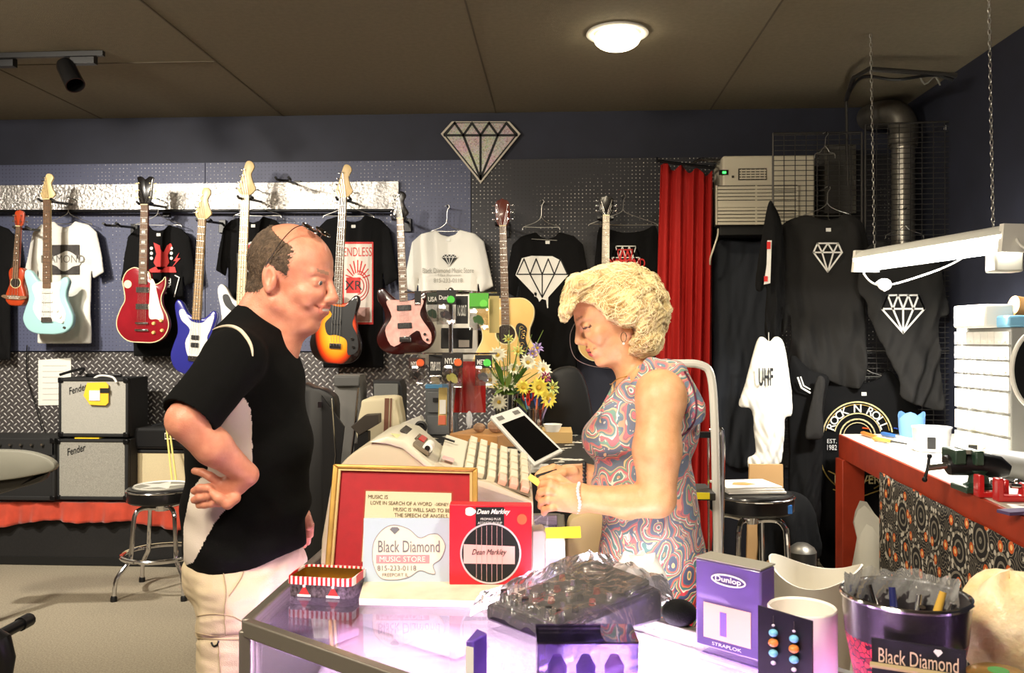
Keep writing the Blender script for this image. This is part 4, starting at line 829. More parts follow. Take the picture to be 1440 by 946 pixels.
L_.new(c4, B_.inputs['Base Color'])
f0 = e0+dirb*.82; f1 = e1; V = []; nn_ = 160; rr_ = 16
for i in range(nn_):
    q = f0.lerp(f1, i/(nn_-1))+nrm*.022; s_ = i/(nn_-1)
    for j in range(rr_):
        t = j/(rr_-1); w_ = .012*math.sin(s_*60+math.sin(s_*9)*2)*t+.01*math.sin(s_*25)*t; V.append(q+nrm*w_+Vector((0, 0, -.075-.72*t-q.z+.92+.002*math.sin(s_*40)*(1-t)-.012)))
bd = MB().add(V, [(i*rr_+j, (i+1)*rr_+j, (i+1)*rr_+j+1, i*rr_+j+1) for i in range(nn_-1) for j in range(rr_-1)]).build('patterned_cloth', m_bd)
md = bd.modifiers.new('s', 'SOLIDIFY'); md.thickness = .003; tag(bd, 'black cloth printed with orange and grey medallions hanging from the workbench edge', 'cloth')
def BT(px, py): return G(px, py, .921)
m_clr = glass('clear_plastic_bin', (244, 244, 246), .18, .9, .08, .45)
m_shelfw = mat('milky_drawer', (236, 236, 232), .35)
og = T('drawer_organizer', 'pale small-parts cabinet with rows of little clear drawers on workbench', 'drawer cabinet', C(1382, 590, 3.75))
A0 = C(1345, 585, 3.95); A1 = C(1422, 590, 3.55); zt = C(1345, 462, 3.95).z; ad = (A1-A0); ad.z = 0; La = ad.length; ad.normalize(); an = Vector((ad.y, -ad.x, 0)); an = an if an.dot(CAM-A0) > 0 else -an
zb = .925
MB().prism([Vector((q.x, q.y, zb)) for q in (A0, A0+ad*La, A0+ad*La-an*.16, A0-an*.16)], (0, 0, zt-zb)).build('cabinet_frame', mat('grey_cabinet', (150, 150, 146), .5), og, bev=.004)
Rm = Matrix((ad, -an, Zv)).transposed(); rws = [(.05, 8)]*4+[(.075, 4)]*3; z = zt-.012
tot = sum(r[0] for r in rws); k = (zt-zb-.03)/tot
for hh_, nc in rws:
    hh_ *= k
    for i in range(nc):
        wd = La/nc*.92; c_ = A0+ad*(La*(i+.5)/nc); dr = MB().box(Vector((c_.x, c_.y, z-hh_/2))+an*.004, (wd, .012, hh_*.86), Rm).build('drawer', m_shelfw, og); MB().box(Vector((c_.x, c_.y, z-hh_*.72))+an*.013, (wd*.4, .012, .006), Rm).build('drawer_pull', m_wht, dr)
    z -= hh_
bp_ = T('storage_basket', 'white basket of tape rolls standing on top of the drawer cabinet', 'basket', C(1385, 462, 3.75))
q = C(1382, 445, 3.75); MB().box(q+Zv*.0, (.24, .13, .10), Rm).build('basket', mat('white_basket', (222, 220, 212), .5), bp_, bev=.01); MB().box(C(1420, 452, 3.62), (.14, .1, .05), Rm).build('blue_tray', mat('pale_blue_plastic', (130, 190, 225), .4), bp_, bev=.01)
MB().cyl(C(1425, 430, 3.7), C(1438, 432, 3.7), .045).build('tape_roll', mat('tan_tape', (222, 170, 110), .5), bp_)
pc = T('paper_bag', 'light blue paper bag standing on the workbench corner', 'bag', BT(1282, 615))
q = BT(1282, 614); w_ = .07
MB().lathe([(w_*.9, 0), (w_, .06), (w_*1.02, .12), (w_*.98, .12), (w_*.9, .01), (0, .01)], q, 20, sy=.6, wob=lambda t, z: (.018*math.sin(3*t+1) if z > .1 else 0)).build('bag', mat('light_blue_paper', (112, 160, 226), .6), pc)
def tub(px, py, d0_, wd, h_, l, lab, content=None, dark=True):
    q = BT(px, py); t = T('clear_tub', l, 'tub', q)
    MB().lathe([(0, .002), (wd*.92, .002), (wd, h_), (wd*1.04, h_), (wd*1.04, h_+.006), (wd*.97, h_+.006), (wd*.88, .005), (0, .005)], q, 28).build('tub', m_clr, t)
    if content: MB().lathe([(0, .006), (wd*.86, .006), (wd*.9, h_*.6), (0, h_*.62)], q, 24).build('contents', mat(content[0], content[1], .7, noise=.4, nscale=60), t)
    if dark: v = (CAM-q); v.z = 0; v.normalize(); MB().box(q+v*(wd*1.0)+Vector((0, 0, h_*.42)), (.035, .003, .055), Matrix.Rotation(math.atan2(v.y, v.x)+math.pi/2, 3, 'Z')).build('dark_label', m_ink, t)
tub(1310, 634, 0, .085, .11, 'wide clear plastic tub of white parts with dark label on workbench', 1, ('white_small_parts', (235, 232, 226)))
tub(1368, 645, 0, .07, .10, 'clear plastic jar of yellowish liquid with dark label beside the tub', 1, ('yellow_liquid', (220, 205, 130)))
for px, py, c, l in ((1412, 642, (206, 190, 110), 'small spray bottle with black cap and tan label at the bench back'), (1432, 636, (216, 206, 140), 'second spray bottle with black cap right of the tan one')):
    q = BT(px, py); t = T('spray_bottle', l, 'bottle', q); MB().lathe([(0, 0), (.026, 0), (.027, .06), (.024, .07), (.011, .078), (.011, .084), (0, .084)], q, 20).build('bottle', mat('bottle_'+str(px), c, .3), t); MB().lathe([(.012, .084), (.013, .10), (.006, .104), (.006, .125), (0, .126)], q, 16).build('cap', m_blk, t)
# screwdrivers and pens lying about
for (x0, y0, x1, y1, c1, c2, l) in ((1192, 603, 1222, 606, (30, 30, 32), (220, 90, 40), 'black and orange screwdriver lying at the far bench corner'), (1226, 601, 1262, 606, (214, 40, 34), (60, 90, 190), 'red-handled screwdriver beside the black one'), (1240, 613, 1278, 620, (60, 110, 180), (200, 200, 200), 'blue-handled screwdriver at the back of the tools'), (1212, 612, 1252, 624, (216, 130, 50), (210, 210, 205), 'orange-handled pick lying across the bench'), (1228, 620, 1275, 628, (190, 150, 70), (60, 60, 60), 'yellow-handled screwdriver nearest the clear tub')):
    a_, b_ = BT(x0, y0)+Zv*.014, BT(x1, y1)+Zv*.014; t = T('screwdriver', l, 'screwdriver', a_); m_ = a_.lerp(b_, .55)
    MB().tube([a_, a_.lerp(m_, .1), a_.lerp(m_, .5), m_], [.008, .012, .011, .009], 10).build('handle', mat('tool_%d' % x0, c1, .4), t); MB().cyl(m_, b_, .006 if c2[0] != 30 else .01, .004).build('shaft', mat('toolb_%d' % x0, c2, .35), t)
# vise
vz = T('bench_vise', 'green and black bench vise standing at the edge of the workbench', 'vise', BT(1375, 680)); m_dg = mat('dark_green_enamel', (44, 70, 54), .35, coat=.4)
q = BT(1376, 690)
MB().prism([q+Vector((x, y, 0)) for x, y in ((-.07, -.06), (.07, -.06), (.07, .06), (-.07, .06))], (0, 0, .02)).build('base', m_dg, vz, bev=.004)
MB().lathe([(.05, .02), (.035, .03), (.03, .06), (.045, .075), (0, .078)], q, 24).build('swivel', m_dg, vz)
a_ = q+Zv*.085
MB().tube([a_+Vector((-.10, .02, 0)), a_+Vector((-.06, .02, .01)), a_+Vector((0, 0, .01)), a_+Vector((.06, -.02, 0)), a_+Vector((.09, -.03, -.01))], [.035, .045, .042, .04, .02], 12).build('body', m_blk, vz)
MB().box(a_+Vector((-.075, .02, .035)), (.04, .11, .05)).box(a_+Vector((-.02, .0, .035)), (.03, .11, .05)).build('jaws', m_dg, vz, bev=.006); MB().box(a_+Vector((-.048, .01, .055)), (.02, .09, .015)).build('jaw_plates', m_steel, vz)
MB().cyl(a_+Vector((-.10, .02, 0)), a_+Vector((-.16, .03, -.01)), .012).build('screw', m_steel, vz); MB().tube([a_+Vector((-.15, .04, .03)), a_+Vector((-.16, .03, -.01)), a_+Vector((-.175, .02, -.05))], .006, 8).sph(a_+Vector((-.15, .04, .03)), .010, 8).sph(a_+Vector((-.175, .02, -.05)), .010, 8).build('handle_bar', m_blkm, vz)
# motor / grinder at frame edge, red clamps
gr = T('electric_motor_tool', 'grey cylindrical power tool lying at right edge of the workbench', 'power tool', BT(1432, 672)); q = BT(1432, 678)+Zv*.06
MB().lathe([(0, -.11), (.03, -.11), (.05, -.09), (.055, 0), (.055, .09), (.035, .11), (0, .11)], q, 28, Matrix.Rotation(math.pi/2, 3, 'X') @ Matrix.Rotation(.3, 3, 'Y')).build('housing', mat('grey_tool_body', (130, 130, 128), .4), gr); MB().box(q+Vector((0, 0, -.05)), (.06, .12, .02)).build('foot', m_blk, gr, bev=.004); MB().box(q+Vector((-.06, .02, -.02)), (.06, .04, .04)).build('switch_box', m_dg, gr, bev=.004)
for px, py, l in ((1398, 700, 'red metal clamp beside the vise on the bench edge'), (1426, 706, 'second red metal clamp at the right edge of the bench')):
    q = BT(px, py); t = T('clamp', l, 'clamp', q); m_rc = mat('red_enamel', (200, 34, 34), .3, coat=.4)
    MB().prism([q+Vector((x, 0, z)) for x, z in ((-.05, 0), (.05, 0), (.05, .06), (.035, .06), (.03, .02), (-.03, .02), (-.03, .075), (-.05, .075))], (0, .04, 0)).build('frame', m_rc, t, bev=.004)
    MB().cyl(q+Vector((.0, .02, .05)), q+Vector((.08, .02, .045)), .008).sph(q+Vector((.085, .02, .045)), .016, 10).build('screw', m_steel, t)
q = BT(1430, 722); tag(MB().box(q+Zv*.006, (.10, .05, .01), Matrix.Rotation(.3, 3, 'Z')).build('sandpaper_sheet', mat('purple_grey_sheet', (90, 70, 110), .8)), 'small dark purple sheet at the near right bench corner', 'sheet')
o = T('round_mirror', 'dark oval with white rim standing at the right edge above the bench', 'mirror', C(1446, 590, 3.2))
MB().lathe([(0, 0), (.13, 0), (.13, .01), (0, .01)], C(1462, 520, 3.2), 40, Matrix.Rotation(math.pi/2, 3, 'X'), sx=.8, sy=1.15).build('glass', m_blk, o); MB().tube([C(1462, 520, 3.2)+Vector((.8*.13*math.cos(t), -.005, 1.15*.13*math.sin(t))) for t in np.linspace(0, 2*math.pi, 40, endpoint=False)], .009, 8, True).build('rim', m_wht, o)
MB().box(C(1462, 572, 3.2)-Zv*.03, (.05, .04, .14)).build('stand', m_blk, o)

# ---------------------------------------------------------------- stools
m_vin = mat('black_vinyl', (16, 15, 16), .3, coat=.3)
def stool(label, c, H, r, star, rz, splay=.0):
    t = T('bar_stool', label, 'bar stool', (c.x, c.y, 0), rz)
    MB().lathe([(0, H-.085), (r*.95, H-.085), (r, H-.075), (r, H-.02), (r*.97, H-.006), (r*.85, H), (0, H+.003)], (0, 0, 0), 40).build('seat', m_vin, t, world=False)
    MB().tube([(r*1.005*math.cos(a), r*1.005*math.sin(a), H-.018) for a in np.linspace(0, 2*math.pi, 40, endpoint=False)], .005, 8, True).build('trim_ring', m_chr, t, world=False)
    if star:
        MB().lathe([(0, H+.0035), (r*.84, H+.0015), (r*.84, H-.002), (0, H-.002)], (0, 0, 0), 40).build('seat_disc', mat('grey_seat_disc', (150, 148, 138), .4), t, world=False)
        MB().tube([(r*.78*math.cos(a), r*.78*math.sin(a), H+.0025) for a in np.linspace(0, 2*math.pi, 40, endpoint=False)], .007, 6, True, .3).build('white_circle', m_wht, t, world=False)
        pts = [((r*.72 if i % 2 == 0 else r*.29)*math.cos(i*math.pi/5+.3), (r*.72 if i % 2 == 0 else r*.29)*math.sin(i*math.pi/5+.3), H+.003) for i in range(10)]
        MB().prism(pts, (0, 0, .0015)).build('star', m_wht, t, world=False)
    MB().cyl((0, 0, H-.085), (0, 0, H-.14), .05, .04).build('swivel', m_chr, t, world=False)
    for i in range(4):
        a = math.pi/4+i*math.pi/2; u = (math.cos(a), math.sin(a)); P_ = [(0.03, H-.125), (r*.6, H-.115), (r*.80, H-.14), (r*.86, H-.2), (r*.93, H*.40), (r*1.0, H*.33), (r*1.35, .12), (r*1.42, 0.02), (r*1.43, 0.012)]
        lg = MB().tube(cr([(u[0]*q, u[1]*q, z) for q, z in P_], 4, False), .0125, 10).build('leg', m_chr, t, world=False)
        MB().lathe([(0, 0), (.018, 0), (.018, .02), (.0135, .03)], (u[0]*r*1.43, u[1]*r*1.43, 0), 14).build('rubber_foot', m_blk, lg, world=False)
    MB().tube([(r*1.13*math.cos(a), r*1.13*math.sin(a), H*.36) for a in np.linspace(0, 2*math.pi, 48, endpoint=False)], .013, 10, True).build('foot_ring', m_chr, t, world=False)
c = C(228, 690, 4.92); stool('chrome bar stool with white star on its black seat beside the amplifiers', c, CAMH-(683-477)*4.92/1200, .19, True, .08)
c = C(1055, 690, 3.75); stool('chrome bar stool with black seat carrying magazines behind the woman', c, CAMH-(690-477)*3.75/1200, .185, False, .25)
SH = CAMH-(690-477)*3.75/1200
mg = T('magazine_stack', 'white magazines with orange cover picture lying on the bar stool', 'magazines', (c.x, c.y, SH+.002), .1)
for i in range(3): MB().box((-.01*i, .004*i, .006+.010*i), (.25, .2, .009), Matrix.Rotation(.05*i, 3, 'Z')).build('magazine', [mat('magazine_paper', (240, 236, 228), .5)]*1, mg, world=False, bev=.001)
MB().prism([(-.09, -.03, .0315), (-.03, -.05, .0315), (.02, -.02, .0315), (-.02, .03, .0315), (-.07, .02, .0315)], (0, 0, .0005)).build('cover_picture', mat('orange_picture', (224, 140, 80), .6), mg, world=False)
o = MB().box(C(1110, 716, 3.62), (.02, .02, .035)).build('blue_clip', mat('blue_clip', (60, 130, 220), .4)); tag(o, 'small blue sticker on the rim of the right bar stool', 'sticker')
# items behind the stool
o = MB().prism([C(1054, 740, 4.4)+Vector((x, 0, z)) for x, z in ((-.02, -.95+.6), (.18, -.95+.6), (.17, .32), (.0, .32))], (0, .02, 0)).build('cardboard_sheet', mat('cardboard', (190, 150, 100), .8)); tag(o, 'tan cardboard sheet standing behind the white t-shirt hem', 'cardboard')
bgk = pillow('black_bag', WX([(1062, 760), (1060, 700), (1100, 690), (1135, 700), (1150, 740), (1148, 790), (1070, 795)], 4.5), 4.5, .10, m_tee, amp=.02, h=.014); tag(bgk, 'black soft bag slumped on the floor behind the bar stool', 'bag')
# white wastebasket
wbk = T('wastebasket', 'white tapered plastic wastebasket with wavy rim on floor by the workbench', 'wastebasket', (0, 0, 0)); q = C(1146, 477, 3.3); q.z = 0
WM[wbk.name] = Matrix.Translation(q); wbk.location = q; m_wp = mat('white_polythene', (238, 232, 218), .4)
zt = CAMH-(800-477)*3.3/1200
MB().lathe([(0, 0), (.10, 0), (.105, .02), (.15, zt-.06), (.165, zt), (.172, zt), (.158, zt-.06), (.11, .03), (0, .03)], (0, 0, 0), 40, wob=lambda t, z: .035*math.cos(2*t+.9)*(z/zt)**3).build('basket', m_wp, wbk, world=False)
o = MB().lathe([(0, .045), (.03, .04), (.06, .02), (.07, 0), (0, 0)], C(1128, 775, 4.3), 30).build('steamer_dome', m_duct); tag(o, 'small ribbed grey metal dome behind the white wastebasket', 'metal dome')
MB().cyl((o.location.x, o.location.y, 0), (o.location.x, o.location.y, o.location.z), .06, .07).build('dome_stand', m_grid, o)
# crumpled bag under bench
o = MB().lathe([(0, 0), (.09, .0), (.11, .1), (.08, .22), (.10, .27), (.07, .2), (0, .16)], (G(1212, 800, .25).x+.06, G(1212, 800, .25).y, .0), 16, wob=lambda t, z: .03*math.sin(3*t+z*9)).build('crumpled_bag', mat('white_crumpled_bag', (225, 222, 210), .5)); tag(o, 'crumpled white plastic bag on the floor beneath the workbench cloth', 'bag')
o.scale = (1, 1, 1.9)

# ---------------------------------------------------------------- hand truck / step ladder with white tube frame
ld = T('step_ladder', 'white tubular step ladder with black clamps standing behind the woman', 'step ladder', C(985, 700, 3.0)); LDp = 3.0
P_ = lambda x, y, d=3.0: C(x, y, d)
MB().tube(cr([P_(908, 780, 2.9), P_(915, 620), P_(922, 530), P_(935, 513), P_(955, 511), P_(985, 513), P_(1000, 530), P_(1005, 600), P_(1007, 690), P_(1009, 780), P_(1012, 1050)], 5, False), .0145, 10).build('white_tube_frame', m_wht, ld)
MB().tube(cr([P_(998, 606, 3.05), P_(1010, 604, 3.05), P_(1016, 612, 3.05), P_(1016, 680, 3.05), P_(1014, 780, 3.05)], 4, False), .009, 8).build('inner_tube', m_chr, ld)
MB().box(P_(992, 611, 3.02), (.05, .03, .02)).box(P_(994, 693, 3.02), (.05, .03, .02)).build('clamp', m_blk, ld)
MB().box(P_(955, 691, 3.02), (.22, .2, .025)).build('step', mat('dark_step', (50, 48, 44), .6), ld, bev=.003); MB().box(P_(985, 697, 2.9), (.062, .004, .022)).build('yellow_label', mat('yellow_label', (240, 220, 40), .5), ld)
MB().tube([P_(996, 613, 3.02), P_(998, 1040, 3.02)], .004, 6).build('rod', m_chr, ld)

# ---------------------------------------------------------------- amplifiers and gear on the stage
m_tolex = mat('black_tolex', (24, 24, 25), .75, bump=.25, bscale=500)
m_silv = mat('silver_grille_cloth', (168, 166, 158), .6, noise=.25, nscale=300); m_spk = mat('silver_sparkle_cloth', (150, 148, 140), .4, noise=.55, nscale=420); m_crmc = mat('cream_grille_cloth', (210, 196, 158), .7, noise=.12, nscale=300)
def amp(label, x0, x1, ytop, ybot, Y, dep, cloth, base, inset=(.05, .05, .04, .05), script=True, top=None, shift=0):
    a, b = at(x0, ytop, Y), at(x1, ybot, Y); w_, h_ = b.x-a.x, a.z-base; t = T('guitar_amplifier', label, 'amplifier', ((a.x+b.x)/2, Y+dep/2, base))
    il, ir, it, ib = [v*w_ for v in inset]
    cb_ = MB(); cx_ = (a.x+b.x)/2; cz = base+h_/2; cb_.box((cx_, Y+dep/2+.01, cz), (w_, dep-.02, h_)); fr_ = .018
    cb_.box((cx_-w_/2+il/2, Y+.005, cz), (il, .03, h_)).box((cx_+w_/2-ir/2, Y+.005, cz), (ir, .03, h_)).box((cx_, Y+.005, base+h_-it/2), (w_, .03, it)).box((cx_, Y+.005, base+ib/2), (w_, .03, ib)); cb_.build('cabinet', m_tolex, t, bev=.006)
    gx = cx_+(il-ir)/2; gz = cz+(ib-it)/2; MB().box((gx, Y+.0, gz), (w_-il-ir, .008, h_-it-ib)).build('grille_cloth', cloth, t)
    if script: text('Fender', (gx-(w_-il-ir)*.24, Y-.006, gz+(h_-it-ib)*.36), .045, m_ink, t, width=.13, shear=.4, r=(.96, 0, .28), u=(-.28, 0, .96), bold=.01, name='script_badge')
    for sx in (-1, 1):
        for sz in (0, 1): MB().box((cx_+sx*(w_/2-.015), Y-.005, base+.015+sz*(h_-.03)), (.034, .02, .034)).build('corner_cap', m_steel if False else m_blkm, t, bev=.006)
    return t, (cx_, w_, h_, base+h_)
SB = .428
zmid = at(130, 617, 5.28).z
aL, inf = amp('lower sparkly silver-fronted practice amplifier at the bottom of the two-amp stack', 79, 181, 617, 717, 5.28, .26, m_spk, SB)
aU, infu = amp('upper black amplifier with plain silver grille and yellow tag, topmost of stack', 83, 181, 531, 612, 5.30, .26, m_silv, inf[3]+.012, inset=(.04, .30*.0+.22*0+.04, .05, .05))
MB().prism([at(83+x, 532+y, 5.28) for x, y in ((40, 6), (66, 5), (70, 9), (70, 34), (66, 38), (44, 37), (35, 24))], (0, -.006, 0)).build('price_tag', mat('yellow_price_tag', (246, 196, 50), .5), aU, bev=.001)
MB().box(at(133, 556, 5.27), (.07, .003, .065)).build('tag_sticker', m_wht, aU); MB().box(at(147, 549, 5.27), (.06, .003, .03)).build('tag_print', m_ink, aU)
MB().tube(cr([at(130, 534, 5.3), at(140, 528, 5.32), at(158, 530, 5.3), at(164, 538, 5.27)], 4, False), .007, 6).build('tag_loop', m_wht, aU)
MB().box((infu[0], 5.42, infu[3]+.012), (.24, .02, .02)).build('carry_handle', m_blk, aU, bev=.006)
o = MB().tube(cr([at(84, 527, 5.35), at(100, 522, 5.36), at(118, 518, 5.38), at(112, 526, 5.34)], 4, False), .009, 6).build('microphone_clip', m_blk); tag(o, 'black clip lying on top of the upper silver amplifier', 'clip')
o = MB().box((inf[0]-.04, 5.36, inf[3]+.005), (.16, .15, .006)).build('yellow_booklet', mat('yellow_booklet', (240, 206, 40), .6)); tag(o, 'thin yellow booklet between the two stacked amplifiers', 'booklet')
aB, i2 = amp('large black keyboard amplifier at left edge on the stage', -70, 78, 615, 712, 5.25, .30, mat('black_grille', (20, 20, 21), .8), SB, inset=(.03, .03, .16, .04), script=False)
mb = MB()
for i in range(9): mb.lathe([(0, .014), (.008, .014), (.010, 0)], at(-60+i*15, 625, 5.235), 10, Matrix.Rotation(math.pi/2, 3, 'X'))
mb.build('knobs', m_steel, aB)
aC, i3 = amp('half-stack amplifier with cream grille cloth behind the star stool', 184, 300, 632, 712, 5.40, .28, m_crmc, SB, inset=(.03, .03, .04, .04), script=False)
ah = T('amplifier_head', 'black amplifier head with small white badge on the cream-grille cabinet', 'amplifier head', (i3[0], 5.45, i3[3]))
MB().box((i3[0], 5.5, i3[3]+.075), (i3[1], .24, .135)).build('cabinet', m_tolex, ah, bev=.01); MB().box((i3[0], 5.375, i3[3]+.075), (i3[1]*.94, .01, .10)).build('front_panel', m_blk, ah); MB().tube([at(232, 609, 5.36), at(248, 609, 5.36), at(248, 617, 5.36), at(232, 617, 5.36)], .004, 4, True).build('badge', m_wht, ah)
MB().tube([(i3[0]-.18, 5.5, i3[3]+.145), (i3[0]-.1, 5.5, i3[3]+.165), (i3[0]+.1, 5.5, i3[3]+.165), (i3[0]+.18, 5.5, i3[3]+.145)], .012, 8, flat=.5).build('handle', m_blk, ah)
for i, (x0, x1) in enumerate(((234, 243), (238, 249))):
    o = MB().tube([at(x0, 600, 5.33), at(x1, 686, 5.18)], [.006, .007], 8).build('drumstick', mat('pale_yellow_wood', (226, 208, 120), .5)); tag(o, ['left of two thin yellow drumsticks leaning on the cream amplifier', 'right of two thin yellow drumsticks leaning on the cream amplifier'][i], 'drumstick', 'drumsticks leaning on the amplifier')
kb = T('chair_back', 'grey plastic curved seat shell poking in from left in front of the amps', 'chair', C(20, 690, 4.3))
MB().prism([C(x, y, 4.3) for x, y in cr([(-60, 640), (-20, 633), (30, 634), (62, 642), (76, 652), (72, 662), (40, 670), (0, 676), (-60, 680)], 5)], Fv*.05, .012).build('shell', mat('grey_plastic_shell', (126, 124, 112), .35), kb)
MB().prism([C(x, y, 4.35) for x, y in cr([(-60, 672), (0, 674), (60, 664), (66, 660), (58, 676), (20, 688), (-20, 700), (-60, 706)], 5)], Fv*.05, .012).build('under_shell', mat('dark_plastic_shell', (52, 50, 46), .4), kb)
MB().cyl(C(-10, 690, 4.37), Vector((C(-10, 690, 4.37).x, C(-10, 690, 4.37).y, .01)), .025).build('post', m_blkm, kb)
# paper on diamond plate + cable
o = MB().prism([at(x, y, D-.03) for x, y in ((54, 506), (100, 503), (100, 569), (54, 570))], (0, -.002, 0)).build('paper_notice', mat('paper', (240, 238, 228), .8)); tag(o, 'white paper notice with faint lines taped to the diamond plate', 'notice')
mb = MB()
for i in range(7): ribbon(mb, [at(60, 514+8*i, D-.033), at(94-5*(i % 3), 514+8*i, D-.033)], .003, (0, -1, 0))
mb.build('written_lines', mat('faint_ink', (170, 170, 170), .8), o)
o = MB().tube(cr([at(38, 485, D-.05), at(38, 530, D-.05), at(50, 570, D-.06), at(60, 606, D-.08)], 6, False), .004, 6).build('audio_cable', m_blk); tag(o, 'thin black cable running down the diamond plate at left', 'cable')
# guitar case & gig bags between the people
gc = T('guitar_case', 'tall black hard guitar case standing behind the man\'s chest', 'guitar case', C(455, 740, 4.4))
q0, q1 = C(428, 560, 4.4), C(474, 760, 4.4); 
MB().prism([C(x, y, 4.4) for x, y in cr([(422, 552), (440, 545), (462, 552), (472, 570), (470, 640), (474, 740), (470, 900), (420, 900), (420, 700)], 3)], Fv*.13, .015).build('shell', mat('case_black', (18, 18, 19), .45), gc)
MB().prism([C(x, y, 4.36) for x, y in ((452, 556), (484, 600), (468, 740), (455, 740))], Fv*.02).build('lid', m_blk, gc); MB().box(C(450, 569, 4.35), (.02, .01, .03)).build('latch', m_chr, gc)
MB().tube([C(466, 560, 4.36), C(472, 640, 4.36), C(462, 730, 4.36)], .004, 6).build('edge_trim', m_steel, gc)
gb = T('boxed_guitar_case', 'grey fabric amplifier column standing left of the cream case', 'amplifier', C(485, 600, 4.9))
MB().prism([C(x, y, 4.9) for x, y in ((470, 527), (506, 527), (508, 548), (504, 828), (466, 828))], Fv*.2, .01).build('body', mat('grey_vinyl', (96, 94, 90), .6), gb); MB().box(C(488, 536, 4.88), (.15, .02, .06)).build('top_band', mat('dark_grey_vinyl', (70, 69, 67), .6), gb, bev=.008)
MB().tube([C(504, 545, 4.87), C(498, 610, 4.87), C(494, 640, 4.87)], .008, 8).build('steel_edge', m_chr, gb)
gb = T('grey_amplifier', 'dark grey small amplifier on stand right of the grey column', 'amplifier', C(545, 600, 4.95)); MB().prism([C(x, y, 4.95) for x, y in ((524, 535), (562, 535), (566, 545), (566, 826), (522, 826))], Fv*.22, .012).build('cabinet', m_tolex, gb); MB().box(C(543, 560, 4.93), (.14, .02, .17)).build('grille_cloth', mat('grey_weave', (92, 92, 88), .8, noise=.2, nscale=300), gb, bev=.004)
gb = T('cream_case', 'cream small case with brown centre stripe left of the cash register top', 'case', C(532, 600, 4.2)); MB().prism([C(x, y, 4.2) for x, y in cr([(507, 572), (511, 562), (530, 560), (552, 560), (558, 570), (560, 620), (503, 620)], 3)], Fv*.25, .012).build('shell', mat('cream_vinyl', (226, 214, 180), .5), gb)
MB().prism([C(x, y, 4.195) for x, y in ((541, 560), (547, 560), (545, 620), (539, 620))], Fv*.26).prism([C(x, y, 4.195) for x, y in ((549, 560), (551, 560), (549, 620), (547, 620))], Fv*.26).build('stripe', mat('brown_stripe', (128, 84, 64), .5), gb)
q = C(532, 620, 4.32); MB().box(Vector((q.x, q.y, (q.z+.02)/2)), (.2, .2, q.z-.02)).build('stand', m_blk, gb)
MB().prism([C(x, y, 4.0) for x, y in ((493, 600), (512, 584), (532, 583), (532, 596), (505, 612))], Fv*.1).build('dark_lid', mat('brown_dark_plastic', (58, 50, 42), .5), T('small_printer', 'dark brown boxy device just above the cash register hood', 'device', C(512, 600, 4.0)), bev=.003); q = C(512, 606, 4.03); MB().box(Vector((q.x, q.y, q.z/2)), (.05, .05, q.z)).build('post', m_blk, bpy.data.objects['small_printer'])
# music-stand part at lower left edge
ms = T('stand_leg', 'black tubular stand leg with rubber tip poking in at lower left', 'stand', G(-40, 940, .0)); a_, b_ = C(-60, 925, 2.4), C(41, 871, 2.75)
MB().tube([a_, b_], .018, 12).build('tube', m_blkm, ms); MB().tube([b_-(b_-a_).normalized()*.05, b_], .022, 12).build('rubber_tip', m_blk, ms); MB().tube([C(-40, 880, 2.45), C(0, 905, 2.45), C(6, 925, 2.45), C(2, 980, 2.45)], [.03, .035, .03, .02], 12).build('joint', m_blk, ms)
MB().tube([C(2, 975, 2.45), Vector((C(2, 980, 2.45).x, C(2, 980, 2.45).y, .005))], .015, 10).build('post', m_blkm, ms)
# ---------------------------------------------------------------- people
D0 = 2.0; S0 = D0/FPX
Bm = np.array([[Rv.x, 0, Fv.x], [Rv.y, 0, Fv.y], [0, -1, 0]])*S0
O0 = np.array([CAM.x+Fv.x*D0, CAM.y+Fv.y*D0, CAM.z])
def l2w(V): return (V-np.array([CX, HY, 0])) @ Bm.T+O0
def J(px, py, w=0): k = 1+w/FPX; return np.array([CX+(px-CX)*k, HY+(py-HY)*k, w])
def JW(px, py, w=0): return Vector(l2w(J(px, py, w)[None])[0])
def pj(V): k = 1+V[:, 2]/FPX; return CX+(V[:, 0]-CX)/k, HY+(V[:, 1]-HY)/k
def capJ(F, a, b, ra, rb=None, k=4, sub=False):
    rb = ra if rb is None else rb; F.cap(J(*a), J(*b), ra*(1+a[2]/FPX), rb*(1+b[2]/FPX), k, sub)
def ellJ(F, c, r, k=4, A=None, sub=False): F.ell(J(*c), r, k, A, sub)
def headmap(c, sg, pitch, yaw, sc=1/1.667):
    """returns map from head millimetres (x forward, y up, z towards camera side) to local figure space, and the axes"""
    p, y = math.radians(pitch), math.radians(yaw)
    f = np.array([sg*math.cos(p)*math.cos(y), math.sin(p), -math.cos(p)*math.sin(y)]); u = np.array([sg*math.sin(p)*math.cos(y), -math.cos(p), -math.sin(p)*math.sin(y)])
    s_ = np.array([sg*-math.sin(y)*1.0, 0, -math.cos(y)]); s_ = np.cross(f, u); s_ = s_*(-1 if s_[2] > 0 else 1)
    A = np.stack([f, u, s_]); c = np.array(c, float)
    def m(x, yy, z): return c+sc*(x*f+yy*u+z*s_)
    def inv(V): return (V-c) @ A.T/sc
    return m, A, inv, sc
